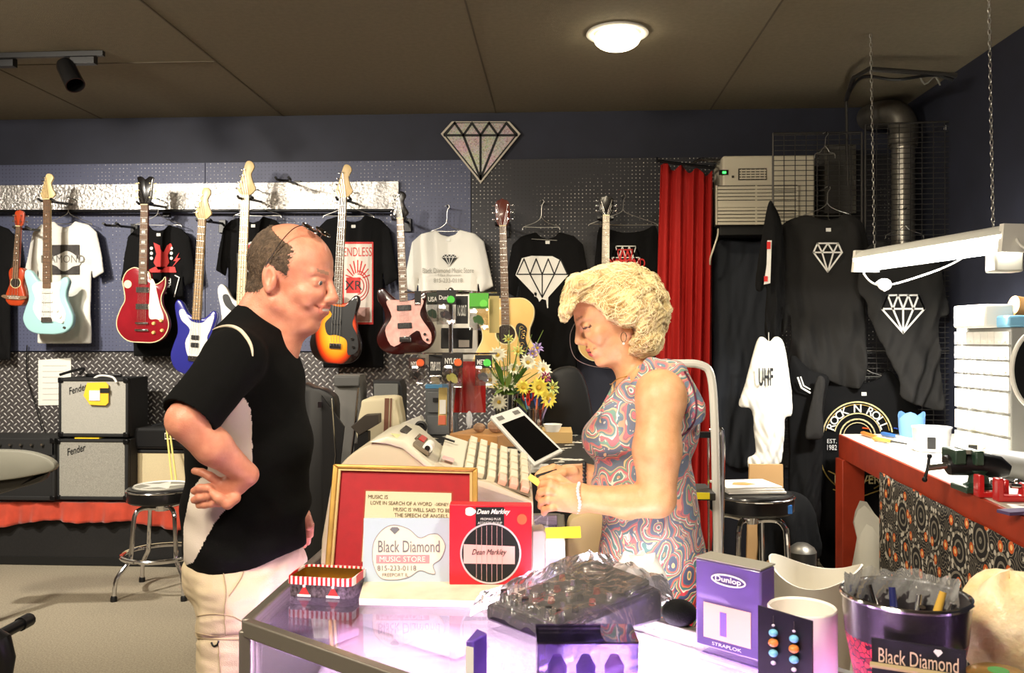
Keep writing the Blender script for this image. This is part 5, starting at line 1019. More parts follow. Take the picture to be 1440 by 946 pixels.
def head_prims(F, hm, man):
    m, A, inv, sc = hm
    E_ = lambda x, y, z, a, b, c, k=10, sub=False, A2=None: F.ell(m(x, y, z), (a*sc, b*sc, c*sc), k*sc, A if A2 is None else A2, sub)
    K_ = lambda p, q, ra, rb=None, k=8, sub=False: F.cap(m(*p), m(*q), ra*sc, (ra if rb is None else rb)*sc, k*sc, sub)
    MY = 7 if man else 0
    E_(-4, 42, 0, 89 if man else 94, 84, 76); E_(40, 42, 0, 53, 56, 60, 20); E_(38, -14, 0, 54, 62, 58, 16); E_(42, -62, 0, 46, 38, 46, 16)
    for s in (-1, 1):
        K_((2, -48, s*52), (66, -88, s*16), 15, 12, 18); E_(64, -20, s*37, 23, 19, 20, 12); K_((90, 26, s*8), (76, 27, s*42), 10, 8, 10)
        E_(101, 9, s*30, 13, 12, 17, 10, True)
        E_(79 if man else 82, 8, s*30, 14, 12, 15, 4)                                   # eyelid mound
        K_((92.5, 12.5, s*18), (84, 11 if man else 9, s*43), 4.0, 3.0, 4); K_((91, 1 if man else -1, s*20), (84, 1 if man else -2, s*42), 3.6 if man else 2.8, 2.6, 6)
        K_((88, -14, s*22), (72, -40, s*38), 12 if man else 7, 10 if man else 7, 14)   # cheek
        E_(102, -28, s*11, 10, 8, 8, 5)
        K_((92, -34, s*21), (84, -50+MY, s*33), 1.6, 1.2, 6, True) if man else None         # smile fold
        # ear
        a = math.radians(12); Ae = A.copy(); Ae[0] = math.cos(a)*A[0]+math.sin(a)*A[1]; Ae[1] = -math.sin(a)*A[0]+math.cos(a)*A[1]
        E_(-6, 0, s*74, 17, 30, 9, 5, A2=Ae); E_(-2, 3, s*84, 9, 17, 7, 4, True, A2=Ae); E_(-4, -22, s*76, 9, 10, 7, 4); K_((-10, 20, s*80), (-14, -4, s*80), 2.6, 2.2, 3); K_((4, -2, s*79), (4, -10, s*79), 3, 3, 4)
    K_((96, 14, 0), (113, -20, 0), 7, 10 if man else 8.5, 10); E_(111 if man else 109, -24 if man else -22, 0, 11, 10 if man else 8, 11 if man else 9, 6)
    if man: E_(108, -23, 0, 12, 11, 15, 6)
    E_(81 if man else 83, -56+MY, 0, 20, 24, 30, 12); E_(66 if man else 78, -86 if man else -90, 0, 18, 15, 22, 12)
    K_((97, -50+MY, -16), (97, -50+MY, 16), 4.6, 4.6, 5); K_((95, -63+MY, -14), (95, -63+MY, 14), 5.6, 5.6, 5); K_((99, -50+MY, -4), (99, -50+MY, 4), 5, 5, 5)
    K_((106, -56.5+MY, -20 if man else -15), (106, -56.5+MY, 20 if man else 15), 4.5 if man else 3.6, 4.5 if man else 3.6, 3, True)
    [K_((92, -55+MY, s*19), (85, -50+MY, s*30), 2.2, 1.6, 4, True) for s in (-1, 1)]
    if man: E_(46, -94, 0, 32, 20, 34, 14); [K_((78, 9-5*j, s*46), (66, 14-9*j, s*55), .9, .7, 2, True) for s in (-1, 1) for j in range(3)]; [K_((94.5-.6*j, 52+9*j, -26), (94.5-.6*j, 52+9*j, 26), 1.1, 1.1, 2.5, True) for j in range(3)]
    else: E_(48, -92, 0, 30, 16, 30, 14)
def skinmat(name, rgb, rgb2, rough=.45):
    m = mat(name, rgb, rough, sss=.12, rgb2=rgb2, noise=.05, nscale=38, bump=.12, bscale=260, spec=.5); return m
def hand(F, wr, palm, fingers, thumb, r=6.2, pr=(17, 11)):
    """wrist, palm centre (a, b ends), fingers: lists of joints; everything in photo coordinates (px, py, depth)"""
    for a, b, ra, rb in palm: capJ(F, a, b, ra, rb, 6)
    for f in fingers:
        rr = np.linspace(r, r*.78, len(f))
        for i in range(len(f)-1): capJ(F, f[i], f[i+1], rr[i], rr[i+1], 2.0)
    rr = np.linspace(r*1.3, r*.9, len(thumb))
    for i in range(len(thumb)-1): capJ(F, thumb[i], thumb[i+1], rr[i], rr[i+1], 3)
def eyes(parent, hm, iris, sg_man=False):
    m, A, inv, sc = hm
    for s in (-1, 1):
        c = Vector(l2w(m(81.6 if sg_man else 80.4, 6.5 if sg_man else 4, s*30)[None])[0]); f = (Vector(l2w(m(100, 5, s*32)[None])[0])-c).normalized(); R = f.to_track_quat('Z', 'Y').to_matrix(); r = 12.5*sc*S0
        e = MB().sph(c, r, 18).build('eyeball', mat('eye_white', (232, 226, 218), .2), parent)
        MB().lathe([(0, r*1.02), (r*.28, r*.985), (r*.44, r*.92), (r*.44, r*.88)], c, 20, R).build('iris', mat('iris_'+iris[0], iris[1], .2), e); MB().lathe([(0, r*1.05), (r*.2, r*1.02), (r*.2, r*.98)], c, 16, R).build('pupil', m_blk, e)
def fnoise(V, f, seed):
    r = random.Random(seed); o = np.zeros(len(V))
    for k in range(6):
        d = np.array([r.gauss(0, 1) for _ in range(3)]); d /= np.linalg.norm(d); ph = r.uniform(0, 6.28); o += np.sin(V @ d*f*(1+.45*k)+ph+1.5*np.sin(V @ np.roll(d, 1)*f*.7+ph))/(1+.6*k)
    return o/3
def vnormals(V, Q):
    n = np.cross(V[Q[:, 2]]-V[Q[:, 0]], V[Q[:, 3]]-V[Q[:, 1]]); N = np.zeros_like(V)
    for i in range(4): np.add.at(N, Q[:, i], n)
    return N/(np.linalg.norm(N, axis=1)[:, None]+1e-9)
# ---- man
man = T('person', 'balding man in black polo shirt and khaki trousers, hand on hip, smiling at the woman', 'person', JW(345, 1347, 0))
F = Field((215, 292, -215), (500, 812, 150), 1.65)
hm = headmap(J(405, 395, 0), 1, 9, 12, 1.06/1.667)
head_prims(F, hm, True)
capJ(F, (384, 420, 0), (352, 486, 0), 36, 44, 14); capJ(F, (412, 446, 0), (385, 500, 0), 22, 34, 16)
ellJ(F, (350, 540, 0), (50, 70, 80), 14); ellJ(F, (350, 670, 0), (60, 90, 72), 14); ellJ(F, (345, 760, 0), (60, 50, 74), 14)
capJ(F, (345, 490, -60), (325, 500, -105), 28, 30, 12); capJ(F, (325, 502, -108), (262, 590, -165), 32, 27, 10)
capJ(F, (262, 592, -165), (300, 628, -150), 27, 26, 8); capJ(F, (300, 628, -150), (348, 668, -122), 25, 15.5, 8)
hand(F, None, [((346, 666, -122), (316, 692, -120), 15, 13), ((340, 676, -122), (308, 682, -122), 12, 10), ((334, 684, -120), (308, 704, -118), 12, 9)],
     [[(312, 680, -124), (296, 670, -130), (284, 664, -128), (274, 662, -122)], [(308, 688, -122), (293, 686, -132), (281, 686, -130), (273, 690, -124)], [(307, 697, -120), (293, 697, -130), (281, 699, -128), (273, 703, -122)], [(310, 705, -118), (298, 707, -126), (288, 709, -124), (280, 710, -119)]],
     [(330, 700, -128), (320, 708, -136), (308, 700, -140), (300, 694, -138)], 6.6)
capJ(F, (350, 490, 60), (355, 502, 105), 28, 30, 12); capJ(F, (355, 502, 105), (345, 620, 125), 32, 26, 10); capJ(F, (345, 620, 125), (410, 700, 100), 25, 16, 8)
hand(F, None, [((412, 704, 96), (424, 728, 88), 14, 12)], [[(430, 722, 84), (436, 738, 80), (436, 752, 80)], [(428, 730, 90), (433, 748, 88), (432, 762, 88)], [(424, 734, 96), (428, 752, 95), (427, 766, 95)], [(418, 734, 100), (421, 750, 101), (420, 762, 101)]], [(420, 716, 80), (430, 728, 72), (434, 740, 70)], 6.4)
V, Q = F.mesh(); cen = V[Q].mean(1); hl = hm[2](cen)
fm = np.zeros(len(Q), int)
lip = (np.abs(hl[:, 2]) < 24) & (hl[:, 0] > 86) & (hl[:, 1] < -40) & (hl[:, 1] > -60); mouth = lip & (np.abs(hl[:, 1]+49.5) < 2.2) & (np.abs(hl[:, 2]) < 18)
fm[lip] = 1; fm[mouth] = 2
brow = (hl[:, 0] > 74) & (np.abs(hl[:, 1]-29-.12*(np.abs(hl[:, 2])-10)) < 3.5) & (np.abs(hl[:, 2]) > 12) & (np.abs(hl[:, 2]) < 42) & (hl[:, 0] < 108); fm[brow] = 3
m_skin = skinmat('ruddy_skin', (206, 132, 106), (220, 152, 124))
np_obj('body', l2w(V), Q, [m_skin, skinmat('man_lip', (196, 112, 96), (200, 120, 100)), mat('mouth_teeth', (226, 214, 200), .3), skinmat('grey_brow', (172, 130, 106), (160, 122, 100))], man, fm)
eyes(man, hm, ('grey', (90, 96, 96)), True)
# hair: short band round the back and sides
F = Field((330, 295, -70), (470, 480, 70), 1.3); m, A, inv, sc = hm
F.ell(m(-5, 42, 0), (90.5*sc, 85.5*sc, 77.5*sc), 2, A); F.ell(m(-34, -26, 0), (54*sc, 52*sc, 62*sc), 14*sc, A)
F.ell(m(44, 104, 0), (92*sc, 58*sc, 74*sc), 5*sc, A, True)
F.ell(m(112, 10, 0), (94*sc, 120*sc, 120*sc), 4*sc, A, True)
for s in (-1, 1): F.ell(m(10, -22, s*80), (30*sc, 42*sc, 34*sc), 3*sc, A, True)
F.ell(m(0, -82, 0), (110*sc, 34*sc, 90*sc), 5*sc, A, True)
V, Q = F.mesh(); N = vnormals(V, Q); V = V+N*(fnoise(V, .9, 3)*.8)[:, None]
m_hair = mat('short_grey_brown_hair', (66, 50, 38), .8, noise=.4, nscale=80, bump=.6, bscale=350, rgb2=(118, 96, 76))
np_obj('hair', l2w(V), Q, m_hair, man)
W = l2w(V); Nw = N @ (Bm.T/S0); r1 = np.random.default_rng(3); mb = MB()
for i in r1.choice(len(V), min(len(V), 3600), replace=False):
    n_ = Vector(Nw[i]); b_ = Vector(W[i]); d_ = (-Rv*.7-Zv*.9+Vector(r1.normal(size=3))*.45); d_ = (d_-n_*d_.dot(n_)).normalized(); l_ = r1.uniform(.006, .012)
    mb.tube([b_-d_*.003+n_*.0002, b_+d_*l_*.5+n_*.0013, b_+d_*l_+n_*.0011], [.0003, .0004, .0001], 3)
mb.build('hair_strands', mat('grey_brown_strands', (120, 100, 82), .7, rgb2=(62, 48, 38), nscale=200, noise=.2), man)['kind'] = 'stuff'
# glasses pushed up on the head
gl = T('eyeglasses', 'wire-rimmed eyeglasses pushed up on the balding man\'s head', 'eyeglasses', JW(430, 318, -10)); LW = lambda x, y, z: Vector(l2w(m(x, y, z)[None])[0])
for s in (-1, 1):
    pts = [LW(50+15*math.sin(a), 120-9.4*math.sin(a), s*(33+23*math.cos(a))) for a in np.linspace(0, 2*math.pi, 24, endpoint=False)]
    MB().tube(pts, .0013, 6, True).build('rim', m_chr, gl); MB().prism(pts, (pts[0]-pts[6]).cross(pts[12]-pts[6]).normalized()*.001).build('lens', glass('eyeglass_lens', f=.25, tint=.9), gl)
    MB().tube(cr([LW(44, 123, s*56), LW(30, 112, s*68), LW(14, 84, s*79), LW(-4, 44, s*83), LW(-14, 22, s*83)], 5, False), .0012, 6).build('temple', m_chr, gl)
MB().tube([LW(54, 119, -10), LW(54, 122, 0), LW(54, 119, 10)], .0013, 6).build('bridge', m_chr, gl)
# shirt
F = Field((220, 400, -235), (470, 812, 175), 2.0)
ellJ(F, (352, 545, 0), (74, 92, 104), 16); ellJ(F, (352, 632, 0), (86, 86, 98), 22); ellJ(F, (348, 705, 0), (87, 70, 96), 22); ellJ(F, (345, 760, 0), (84, 60, 94), 18)
capJ(F, (378, 442, 0), (352, 486, 0), 40, 54, 12); capJ(F, (350, 486, -40), (330, 502, -95), 38, 40, 18); capJ(F, (330, 506, -104), (270, 582, -160), 42, 41, 10)
capJ(F, (355, 486, 40), (358, 504, 95), 38, 40, 18); capJ(F, (358, 506, 104), (350, 595, 122), 42, 40, 10)
F.f = np.maximum(F.f, ((420+(F.ax[0][:, None, None]-343)*.76-F.ax[1][None, :, None])*.8).astype(np.float32)*np.ones_like(F.f))
a_, b_ = J(270, 582, -160), J(330, 506, -104); d_ = (a_-b_)/np.linalg.norm(a_-b_); e_ = a_+d_*36; F.cap(e_-d_*0, e_+d_*60, 44, 46, 2, True)
a_ = J(350, 595, 122); F.ell(a_+np.array([0, 55, 0]), (60, 34, 60), 2, None, True)
V_ = F.ax[1][None, :, None]; X_ = F.ax[0][:, None, None]; hem = 786-.0009*(X_-300)**2-.04*(X_-300)+6*0
F.f = np.maximum(F.f, (V_-hem).astype(np.float32)*.9); 
V, Q = F.mesh(); N = vnormals(V, Q); low = np.clip((V[:, 1]-560)/160, 0, 1); wr = fnoise(V*np.array([1, 2.2, 1]), .034, 11)*3.6*(.35+low)+fnoise(V, .07, 12)*.7
V = V+N*wr[:, None]; cen = V[Q].mean(1); u, v = pj(cen); fm = np.zeros(len(Q), int)
side = [(336, 556), (346, 562), (352, 575), (355, 610), (354, 650), (336, 690), (300, 738), (272, 790), (258, 796), (258, 740), (268, 690), (292, 660), (300, 600)]
fm[inpoly(u, v, side) & (cen[:, 2] < -10) & (cen[:, 2] > -122)] = 1
m_pw = mat('pale_grey_side_panel', (214, 202, 190), .85, bump=.1, bscale=300)
m_polo = mat('black_polo_jersey', (6, 6, 6), .9, bump=.12, bscale=500, spec=.15)
np_obj('shirt', l2w(V), Q, [m_polo, m_pw], man, fm)
from mathutils.bvhtree import BVHTree
def bvh_of(V, Q): W = l2w(V); return BVHTree.FromPolygons([tuple(p) for p in W], [tuple(map(int, q)) for q in Q])
bv = bvh_of(V, Q)
def shoot(bv, px, py, off=.0015):
    d = (C(px, py, 2)-CAM).normalized(); h = bv.ray_cast(CAM, d)
    return (h[0]+h[1]*off if h[1].dot(d) < 0 else h[0]-h[1]*off) if h[0] else None
def strip_on(bv, pts, r, name, m_, parent, flat=.35, n=8):
    q = [shoot(bv, *p) for p in cr(pts, n, False)]; q = [p for p in q if p]
    if len(q) > 2: return MB().tube(q, r, 6, flat=1).build(name, m_, parent)
for pts in ([(288, 474), (302, 463), (320, 459), (336, 464), (347, 476), (353, 488), (355, 501)],):
    q = [shoot(bv, *p) for p in cr(pts, 8, False)]; q = [p for p in q if p]; n_ = len(q)
    if n_ > 3: MB().tube(q, [.0008+.0035*math.sin(math.pi*min(1, (i+.5)/n_))**.7 for i in range(n_)], 8).build('piping', mat('cream_piping', (214, 200, 178), .8), man)
# trousers
F = Field((240, 740, -130), (450, 1350, 130), 2.4)
ellJ(F, (346, 800, 0), (84, 62, 90), 14); capJ(F, (338, 830, -45), (330, 1000, -52), 60, 50, 10); capJ(F, (330, 1000, -52), (326, 1150, -52), 50, 40, 10); capJ(F, (326, 1150, -52), (322, 1315, -52), 40, 34, 8)
capJ(F, (362, 830, 45), (368, 1000, 52), 60, 50, 10); capJ(F, (368, 1000, 52), (372, 1150, 52), 50, 40, 10); capJ(F, (372, 1150, 52), (376, 1315, 52), 40, 34, 8)
V_ = F.ax[1][None, :, None]; F.f = np.maximum(F.f, (760-V_).astype(np.float32)*np.ones_like(F.f)); F.f = np.maximum(F.f, (V_-1328).astype(np.float32)*np.ones_like(F.f))
V, Q = F.mesh(); N = vnormals(V, Q); wr = fnoise(V*np.array([1, 1.6, 1]), .05, 21)*3.6+fnoise(V*np.array([1.2, .5, 1]), .11, 22)*2.2+fnoise(V*np.array([.8, 2.2, 1]), .09, 23)*1.5
u, v = pj(V); ring = np.exp(-((v-897+.1*(u-300))/3.5)**2)*-3; pocket = inpoly(u, v, [(278, 872), (330, 866), (352, 880), (350, 893), (276, 893)])*1.5
V = V+N*(wr+ring+pocket)[:, None]
m_kh = mat('khaki_cotton', (208, 190, 158), .85, bump=.15, bscale=400, noise=.06, nscale=15)
np_obj('trousers', l2w(V), Q, m_kh, man); bv = bvh_of(V, Q); m_st = mat('khaki_seam', (168, 150, 118), .9)
for i, pts in enumerate(([(312, 792), (318, 830), (316, 862), (318, 892)], [(345, 796), (338, 815), (322, 838)], [(278, 866), (300, 863), (325, 866), (345, 876)], [(276, 889), (300, 893), (345, 894)], [(276, 896), (300, 899), (346, 898)], [(308, 903), (310, 946)])):
    strip_on(bv, pts, .0012, 'seam', m_st, man)
strip_on(bv, [(298, 903), (301, 908), (306, 906), (308, 901)], .0022, 'zip_pull', m_blk, man)
for w_, ux in ((-52, 326), (52, 380)):
    c = JW(ux, 1335, w_); MB().lathe([(0, 0), (.045, 0), (.05, .02), (.046, .05), (.03, .08), (0, .085)], Vector((c.x, c.y, 0))+Rv*.03, 20, Matrix.Rotation(YAW, 3, 'Z'), sx=2.6).build('shoe', mat('brown_shoe', (84, 60, 42), .5), man)
WM[gl.name] = WM[gl.name]

# ---- woman
wo = T('person', 'blonde woman in sleeveless paisley dress looking down behind the counter', 'person', JW(915, 1347, 0))
F = Field((738, 378, -140), (1005, 862, 130), 1.65)
hw_ = headmap(J(866, 443, 0), -1, 24, 6, .94/1.667)
head_prims(F, hw_, False)
capJ(F, (872, 478, 0), (905, 545, 0), 25, 30, 12); ellJ(F, (900, 590, 0), (50, 62, 74), 14); ellJ(F, (905, 680, 0), (48, 70, 62), 14); ellJ(F, (915, 775, 0), (60, 70, 76), 14)
capJ(F, (908, 540, -40), (930, 555, -78), 26, 31, 12); ellJ(F, (930, 560, -84), (33, 38, 28), 10); capJ(F, (928, 565, -86), (924, 632, -96), 31, 33, 10); capJ(F, (924, 632, -96), (924, 700, -100), 33, 26, 10)
capJ(F, (924, 702, -100), (880, 706, -96), 25, 23, 8); capJ(F, (880, 706, -96), (818, 700, -86), 22, 18.5, 8)
# near hand holding slips
hand(F, None, [((816, 701, -86), (792, 698, -80), 18, 14), ((815, 694, -84), (790, 688, -78), 14, 10), ((812, 710, -86), (788, 710, -78), 12, 9)],
     [[(790, 686, -80), (774, 680, -86), (764, 680, -76), (760, 686, -66)], [(787, 694, -80), (771, 690, -88), (760, 692, -78), (757, 700, -68)], [(786, 703, -80), (771, 702, -86), (762, 705, -76), (760, 712, -68)], [(787, 712, -78), (776, 713, -84), (767, 716, -76), (765, 721, -69)]],
     [(800, 684, -72), (786, 674, -62), (772, 672, -56), (762, 674, -52)], 6.0)
capJ(F, (905, 545, 45), (905, 560, 70), 24, 28, 12); capJ(F, (905, 560, 72), (885, 680, 66), 28, 22, 10); capJ(F, (885, 680, 66), (828, 668, 10), 21, 14.5, 8)
hand(F, None, [((828, 668, 8), (800, 668, -8), 14, 12), ((820, 662, 6), (796, 662, -6), 10, 9)],
     [[(796, 662, -6), (778, 657, -14), (764, 661, -18), (756, 668, -18)], [(794, 668, -10), (776, 665, -20), (764, 670, -24), (758, 676, -22)], [(795, 674, -10), (780, 674, -20), (769, 678, -24), (763, 683, -22)], [(798, 678, -8), (786, 680, -18), (777, 683, -21), (771, 687, -19)]],
     [(806, 662, -14), (792, 664, -24), (780, 668, -28), (770, 670, -28)], 5.6)
V, Q = F.mesh(); cen = V[Q].mean(1); hl = hw_[2](cen); fm = np.zeros(len(Q), int)
lip = (np.abs(hl[:, 2]) < 20) & (hl[:, 0] > 89) & (hl[:, 1] < -47) & (hl[:, 1] > -68); fm[lip] = 1; fm[lip & (np.abs(hl[:, 1]+56.5) < 1.8)] = 2
brow = (hl[:, 0] > 74) & (np.abs(hl[:, 1]-29-.15*(np.abs(hl[:, 2])-10)) < 2.5) & (np.abs(hl[:, 2]) > 12) & (np.abs(hl[:, 2]) < 40) & (hl[:, 0] < 108); fm[brow] = 3
lid = (hl[:, 0] > 76) & (np.abs(hl[:, 1]-6.5+.05*np.abs(hl[:, 2])) < 2.8) & (np.abs(hl[:, 2]) > 17) & (np.abs(hl[:, 2]) < 45) & (hl[:, 0] < 102); fm[lid] = 4
m_sk2 = skinmat('tanned_skin', (216, 158, 112), (226, 174, 130))
np_obj('body', l2w(V), Q, [m_sk2, skinmat('rose_lip', (206, 92, 92), (212, 100, 100)), mat('dark_mouth', (80, 30, 28), .5), skinmat('blonde_brow', (176, 130, 92), (170, 124, 90)), mat('dark_lash_line', (84, 56, 48), .6)], wo, fm)
bvw = bvh_of(V, Q); eyes(wo, hw_, ('blue', (110, 140, 160)))
# hair: curly short bob
m, A, inv, sc = hw_
F = Field((770, 350, -95), (950, 520, 95), 1.3)
ellJ(F, (866, 428, 0), (66, 56, 60), 4); ellJ(F, (884, 450, 0), (50, 50, 60), 10); ellJ(F, (826, 418, 0), (34, 32, 46), 10); ellJ(F, (902, 480, -4), (28, 22, 52), 8)
r = random.Random(4)
for i in range(190):
    th = r.uniform(0, 2*math.pi); ph = math.acos(r.uniform(-1, 1)); d_ = np.array([math.sin(ph)*math.cos(th), math.cos(ph), math.sin(ph)*math.sin(th)])
    c = np.array([872, 434, 0])+d_*np.array([62, 54, 58]); tx = np.cross(d_, [0, 0, 1]); tx = tx/(np.linalg.norm(tx)+1e-6); tz = np.cross(d_, tx); a0 = r.uniform(0, 6.28); L_ = r.uniform(5, 13)
    if c[1] > 462 and c[0] < 872: continue
    if c[0] < 828 and c[1] > 442: continue
    t_ = tx*math.cos(a0)+tz*math.sin(a0); k_ = 1+c[2]/FPX
    F.cap(c-t_*L_, c+t_*L_+d_*2, r.uniform(5, 9), r.uniform(4, 8), 3.5)
# swept fringe
for i in range(16):
    z = -46+i*6; F.cap(J(850, 392, z*.8), J(812, 402, z), 11, 11, 6); F.cap(J(812, 402, z), J(796, 440+4*math.sin(i*1.7), z*.95), 11, 6.5, 5)
# open the face
cutp = cr([(803, 440), (811, 426), (832, 430), (850, 448), (868, 456), (886, 461), (884, 478), (880, 496), (868, 522), (800, 522), (798, 462)], 4)
sd_ = sdpoly(F.ax[0][:, None], F.ax[1][None, :], cutp)+1.5*np.sin(F.ax[0][:, None]*.5)*np.sin(F.ax[1][None, :]*.45)
F.f = np.maximum(F.f, (-sd_[:, :, None]).astype(np.float32)*np.ones_like(F.f))
ellJ(F, (838, 502, 0), (36, 40, 80), 3, None, True)
V, Q = F.mesh(); N = vnormals(V, Q)
flow = fnoise(V*np.array([1, 1, .8]), .16, 31); V = V+N*(flow*3.0+np.sin(V[:, 0]*.55+V[:, 1]*.75+6*flow)*1.0+fnoise(V, .8, 33)*.5)[:, None]
m_bh = mat('blonde_hair', (186, 142, 76), .6, rgb2=(248, 228, 168), nscale=26, noise=.25, sheen=.2)
(x, y, z), vec = coords(m_bh); N_, L_, B_ = nodes(m_bh); wv = N_.new('ShaderNodeTexNoise'); wv.inputs['Scale'].default_value = 1
mp = N_.new('ShaderNodeMapping'); mp.inputs['Scale'].default_value = (260, 260, 70); mp.inputs['Rotation'].default_value = (0, .7, .2); L_.new(vec, mp.inputs[0]); L_.new(mp.outputs[0], wv.inputs['Vector']); wv.inputs['Distortion'].default_value = 1.2
bp = N_.new('ShaderNodeBump'); bp.inputs['Strength'].default_value = .6; bp.inputs['Distance'].default_value = .003; L_.new(wv.outputs['Fac'], bp.inputs['Height']); L_.new(bp.outputs[0], B_.inputs['Normal'])
hair = np_obj('hair', l2w(V), Q, m_bh, wo)
# loose strands over the hair surface
W = l2w(V); Nw = np.array([(n_ @ (Bm.T/S0)) for n_ in N]); r2 = np.random.default_rng(8); sel = r2.choice(len(V), 3200, replace=False); mb = MB(); hc = np.array(l2w(np.array([[872, 434, 0.]]))[0])
bh = BVHTree.FromPolygons([tuple(p) for p in W], [tuple(map(int, q)) for q in Q])
for i in sel:
    p = Vector(W[i]); n_ = Vector(Nw[i]); t_ = n_.cross(Vector(r2.normal(size=3))*.35+Fv*1.0); 
    if t_.length < .1: continue
    t_.normalize(); t_ = t_ if t_.z < .2 else -t_; pts = []; q = p; 
    for k in range(7):
        h = bh.find_nearest(q)
        if h[0] is None: break
        pts.append(h[0]+h[1]*(.0010+.0022*abs(math.sin(k*.7+i))+.0035*(i % 4 == 0)*k/6)*(1 if h[1].dot(h[0]-Vector(hc)) > 0 else -1)); t_ = (t_+n_.cross(t_)*.25*math.sin(i)).normalized(); q = h[0]+t_*.006
    if len(pts) > 4 and (pts[-1]-pts[0]).length < .06: mb.tube(pts, [.0002, .0005, .0006, .0006, .0005, .0004, .0002][:len(pts)], 3)
mb.build('loose_strands', mat('pale_hair_strands', (248, 232, 186), .5), wo)['kind'] = 'stuff'
# dress
F = Field((805, 495, -130), (1005, 1060, 130), 2.0)
ellJ(F, (911, 596, 0), (72, 82, 80), 12); ellJ(F, (858, 616, 0), (40, 36, 68), 14); ellJ(F, (901, 680, 0), (70, 62, 76), 16); ellJ(F, (918, 770, 0), (71, 72, 88), 18); capJ(F, (916, 800, 0), (915, 1030, 0), 72, 72, 14)
for s in (-1, 1): F.ell(J(916, 800, s*18), (70, 220, 72), 8)
capJ(F, (938, 522, -48), (975, 580, -62), 17, 17, 12); capJ(F, (942, 522, 48), (970, 580, 62), 17, 17, 12); capJ(F, (905, 525, -40), (860, 580, -44), 14, 16, 10); capJ(F, (893, 548, -60), (916, 516, -64), 11, 12, 6); capJ(F, (916, 516, -64), (952, 522, -76), 12, 13, 6); capJ(F, (952, 522, -76), (978, 572, -72), 13, 14, 6)
capJ(F, (930, 528, -40), (925, 526, 40), 20, 20, 8)
F.cap(J(858, 480, 0), J(893, 545, 0), 33, 33, 3, True)
ellJ(F, (845, 548, 0), (30, 36, 40), 3, None, True)
ellJ(F, (925, 575, -112), (37, 70, 46), 3, None, True); ellJ(F, (915, 575, 112), (36, 68, 46), 3, None, True)
V_ = F.ax[1][None, :, None]; F.f = np.maximum(F.f, (V_-1045).astype(np.float32)*np.ones_like(F.f))
V, Q = F.mesh(); N = vnormals(V, Q); V = V+N*(fnoise(V*np.array([1, 1.5, 1]), .045, 41)*1.6)[:, None]
m_dr = mat('paisley_fabric', (150, 170, 180), .7)
(x, y, z), vec = coords(m_dr); N_, L_, B_ = nodes(m_dr); nt = m_dr.node_tree
mp = N_.new('ShaderNodeMapping'); mp.inputs['Rotation'].default_value = (0, .5, YAW); mp.inputs['Scale'].default_value = (1, .6, .75); L_.new(vec, mp.inputs[0])
wn_ = N_.new('ShaderNodeTexNoise'); wn_.inputs['Scale'].default_value = 13; L_.new(mp.outputs[0], wn_.inputs['Vector']); va_ = N_.new('ShaderNodeVectorMath'); va_.operation = 'MULTIPLY_ADD'; va_.inputs[1].default_value = (.09, .09, .09); L_.new(wn_.outputs['Color'], va_.inputs[0]); L_.new(mp.outputs[0], va_.inputs[2]); vv = va_.outputs[0]
v1 = vor(m_dr, vv, 17, 'F1', 1); d1 = E(nt, v1.outputs['Distance']); v2 = vor(m_dr, vv, 70, 'F1', .8); d2 = E(nt, v2.outputs['Distance'])
bandf = (d1*9.0)*.18
cols = [(0, (20, 80, 104)), (.12, (206, 40, 40)), (.24, (236, 130, 60)), (.32, (20, 104, 96)), (.42, (240, 230, 205)), (.50, (206, 24, 44)), (.62, (70, 130, 90)), (.72, (236, 196, 110)), (.80, (40, 40, 90)), (1, (150, 190, 204))]
sp1 = N_.new('ShaderNodeSeparateColor'); L_.new(v1.outputs['Color'], sp1.inputs[0]); cellr = E(nt, sp1.outputs[0])
c1 = ramp(m_dr, (d1*2.6+cellr*.9).frac(), cols, True)
edge = ((d1*2.6*7).frac()).lt(.22); c2 = mixc(m_dr, edge*.6, c1, (60, 34, 34)); c3 = mixc(m_dr, d2.lt(.17)*.8, c2, (232, 216, 190))
# upper part paler, bluish; lower part richer: the printed panels of the dress
up = (z*6.5-5.6).op('MAXIMUM', 0).op('MINIMUM', 1); c4 = mixc(m_dr, up*.22, c3, (206, 224, 236))
L_.new(c4, B_.inputs['Base Color'])
np_obj('dress', l2w(V), Q, m_dr, wo); bvd = bvh_of(V, Q)
q = [shoot(bvd, *p) for p in cr([(962, 522), (974, 545), (979, 570), (977, 590), (968, 604), (958, 612)], 6, False)]
q = [p for p in q if p]
if len(q) > 3: MB().tube(q, .0022, 6).build('armhole_binding', mat('dark_binding', (90, 40, 60), .8), wo)
F = Field((850, 1000, -80), (980, 1350, 80), 2.4)
for w_ in (-40, 40): capJ(F, (915, 1010, w_), (915, 1110, w_), 38, 33, 6); capJ(F, (915, 1110, w_), (920, 1315, w_), 33, 20, 8); capJ(F, (918, 1325, w_), (885, 1336, w_), 17, 12, 8)
V, Q = F.mesh(); np_obj('legs', l2w(V), Q, m_sk2, wo)
for w_ in (-40, 40): c = JW(905, 1340, w_); MB().lathe([(0, 0), (.042, 0), (.042, .018), (0, .018)], Vector((c.x, c.y, .001)), 20, Matrix.Rotation(YAW, 3, 'Z'), sx=2.8).build('sandal', mat('tan_sandal', (150, 110, 70), .5), wo)
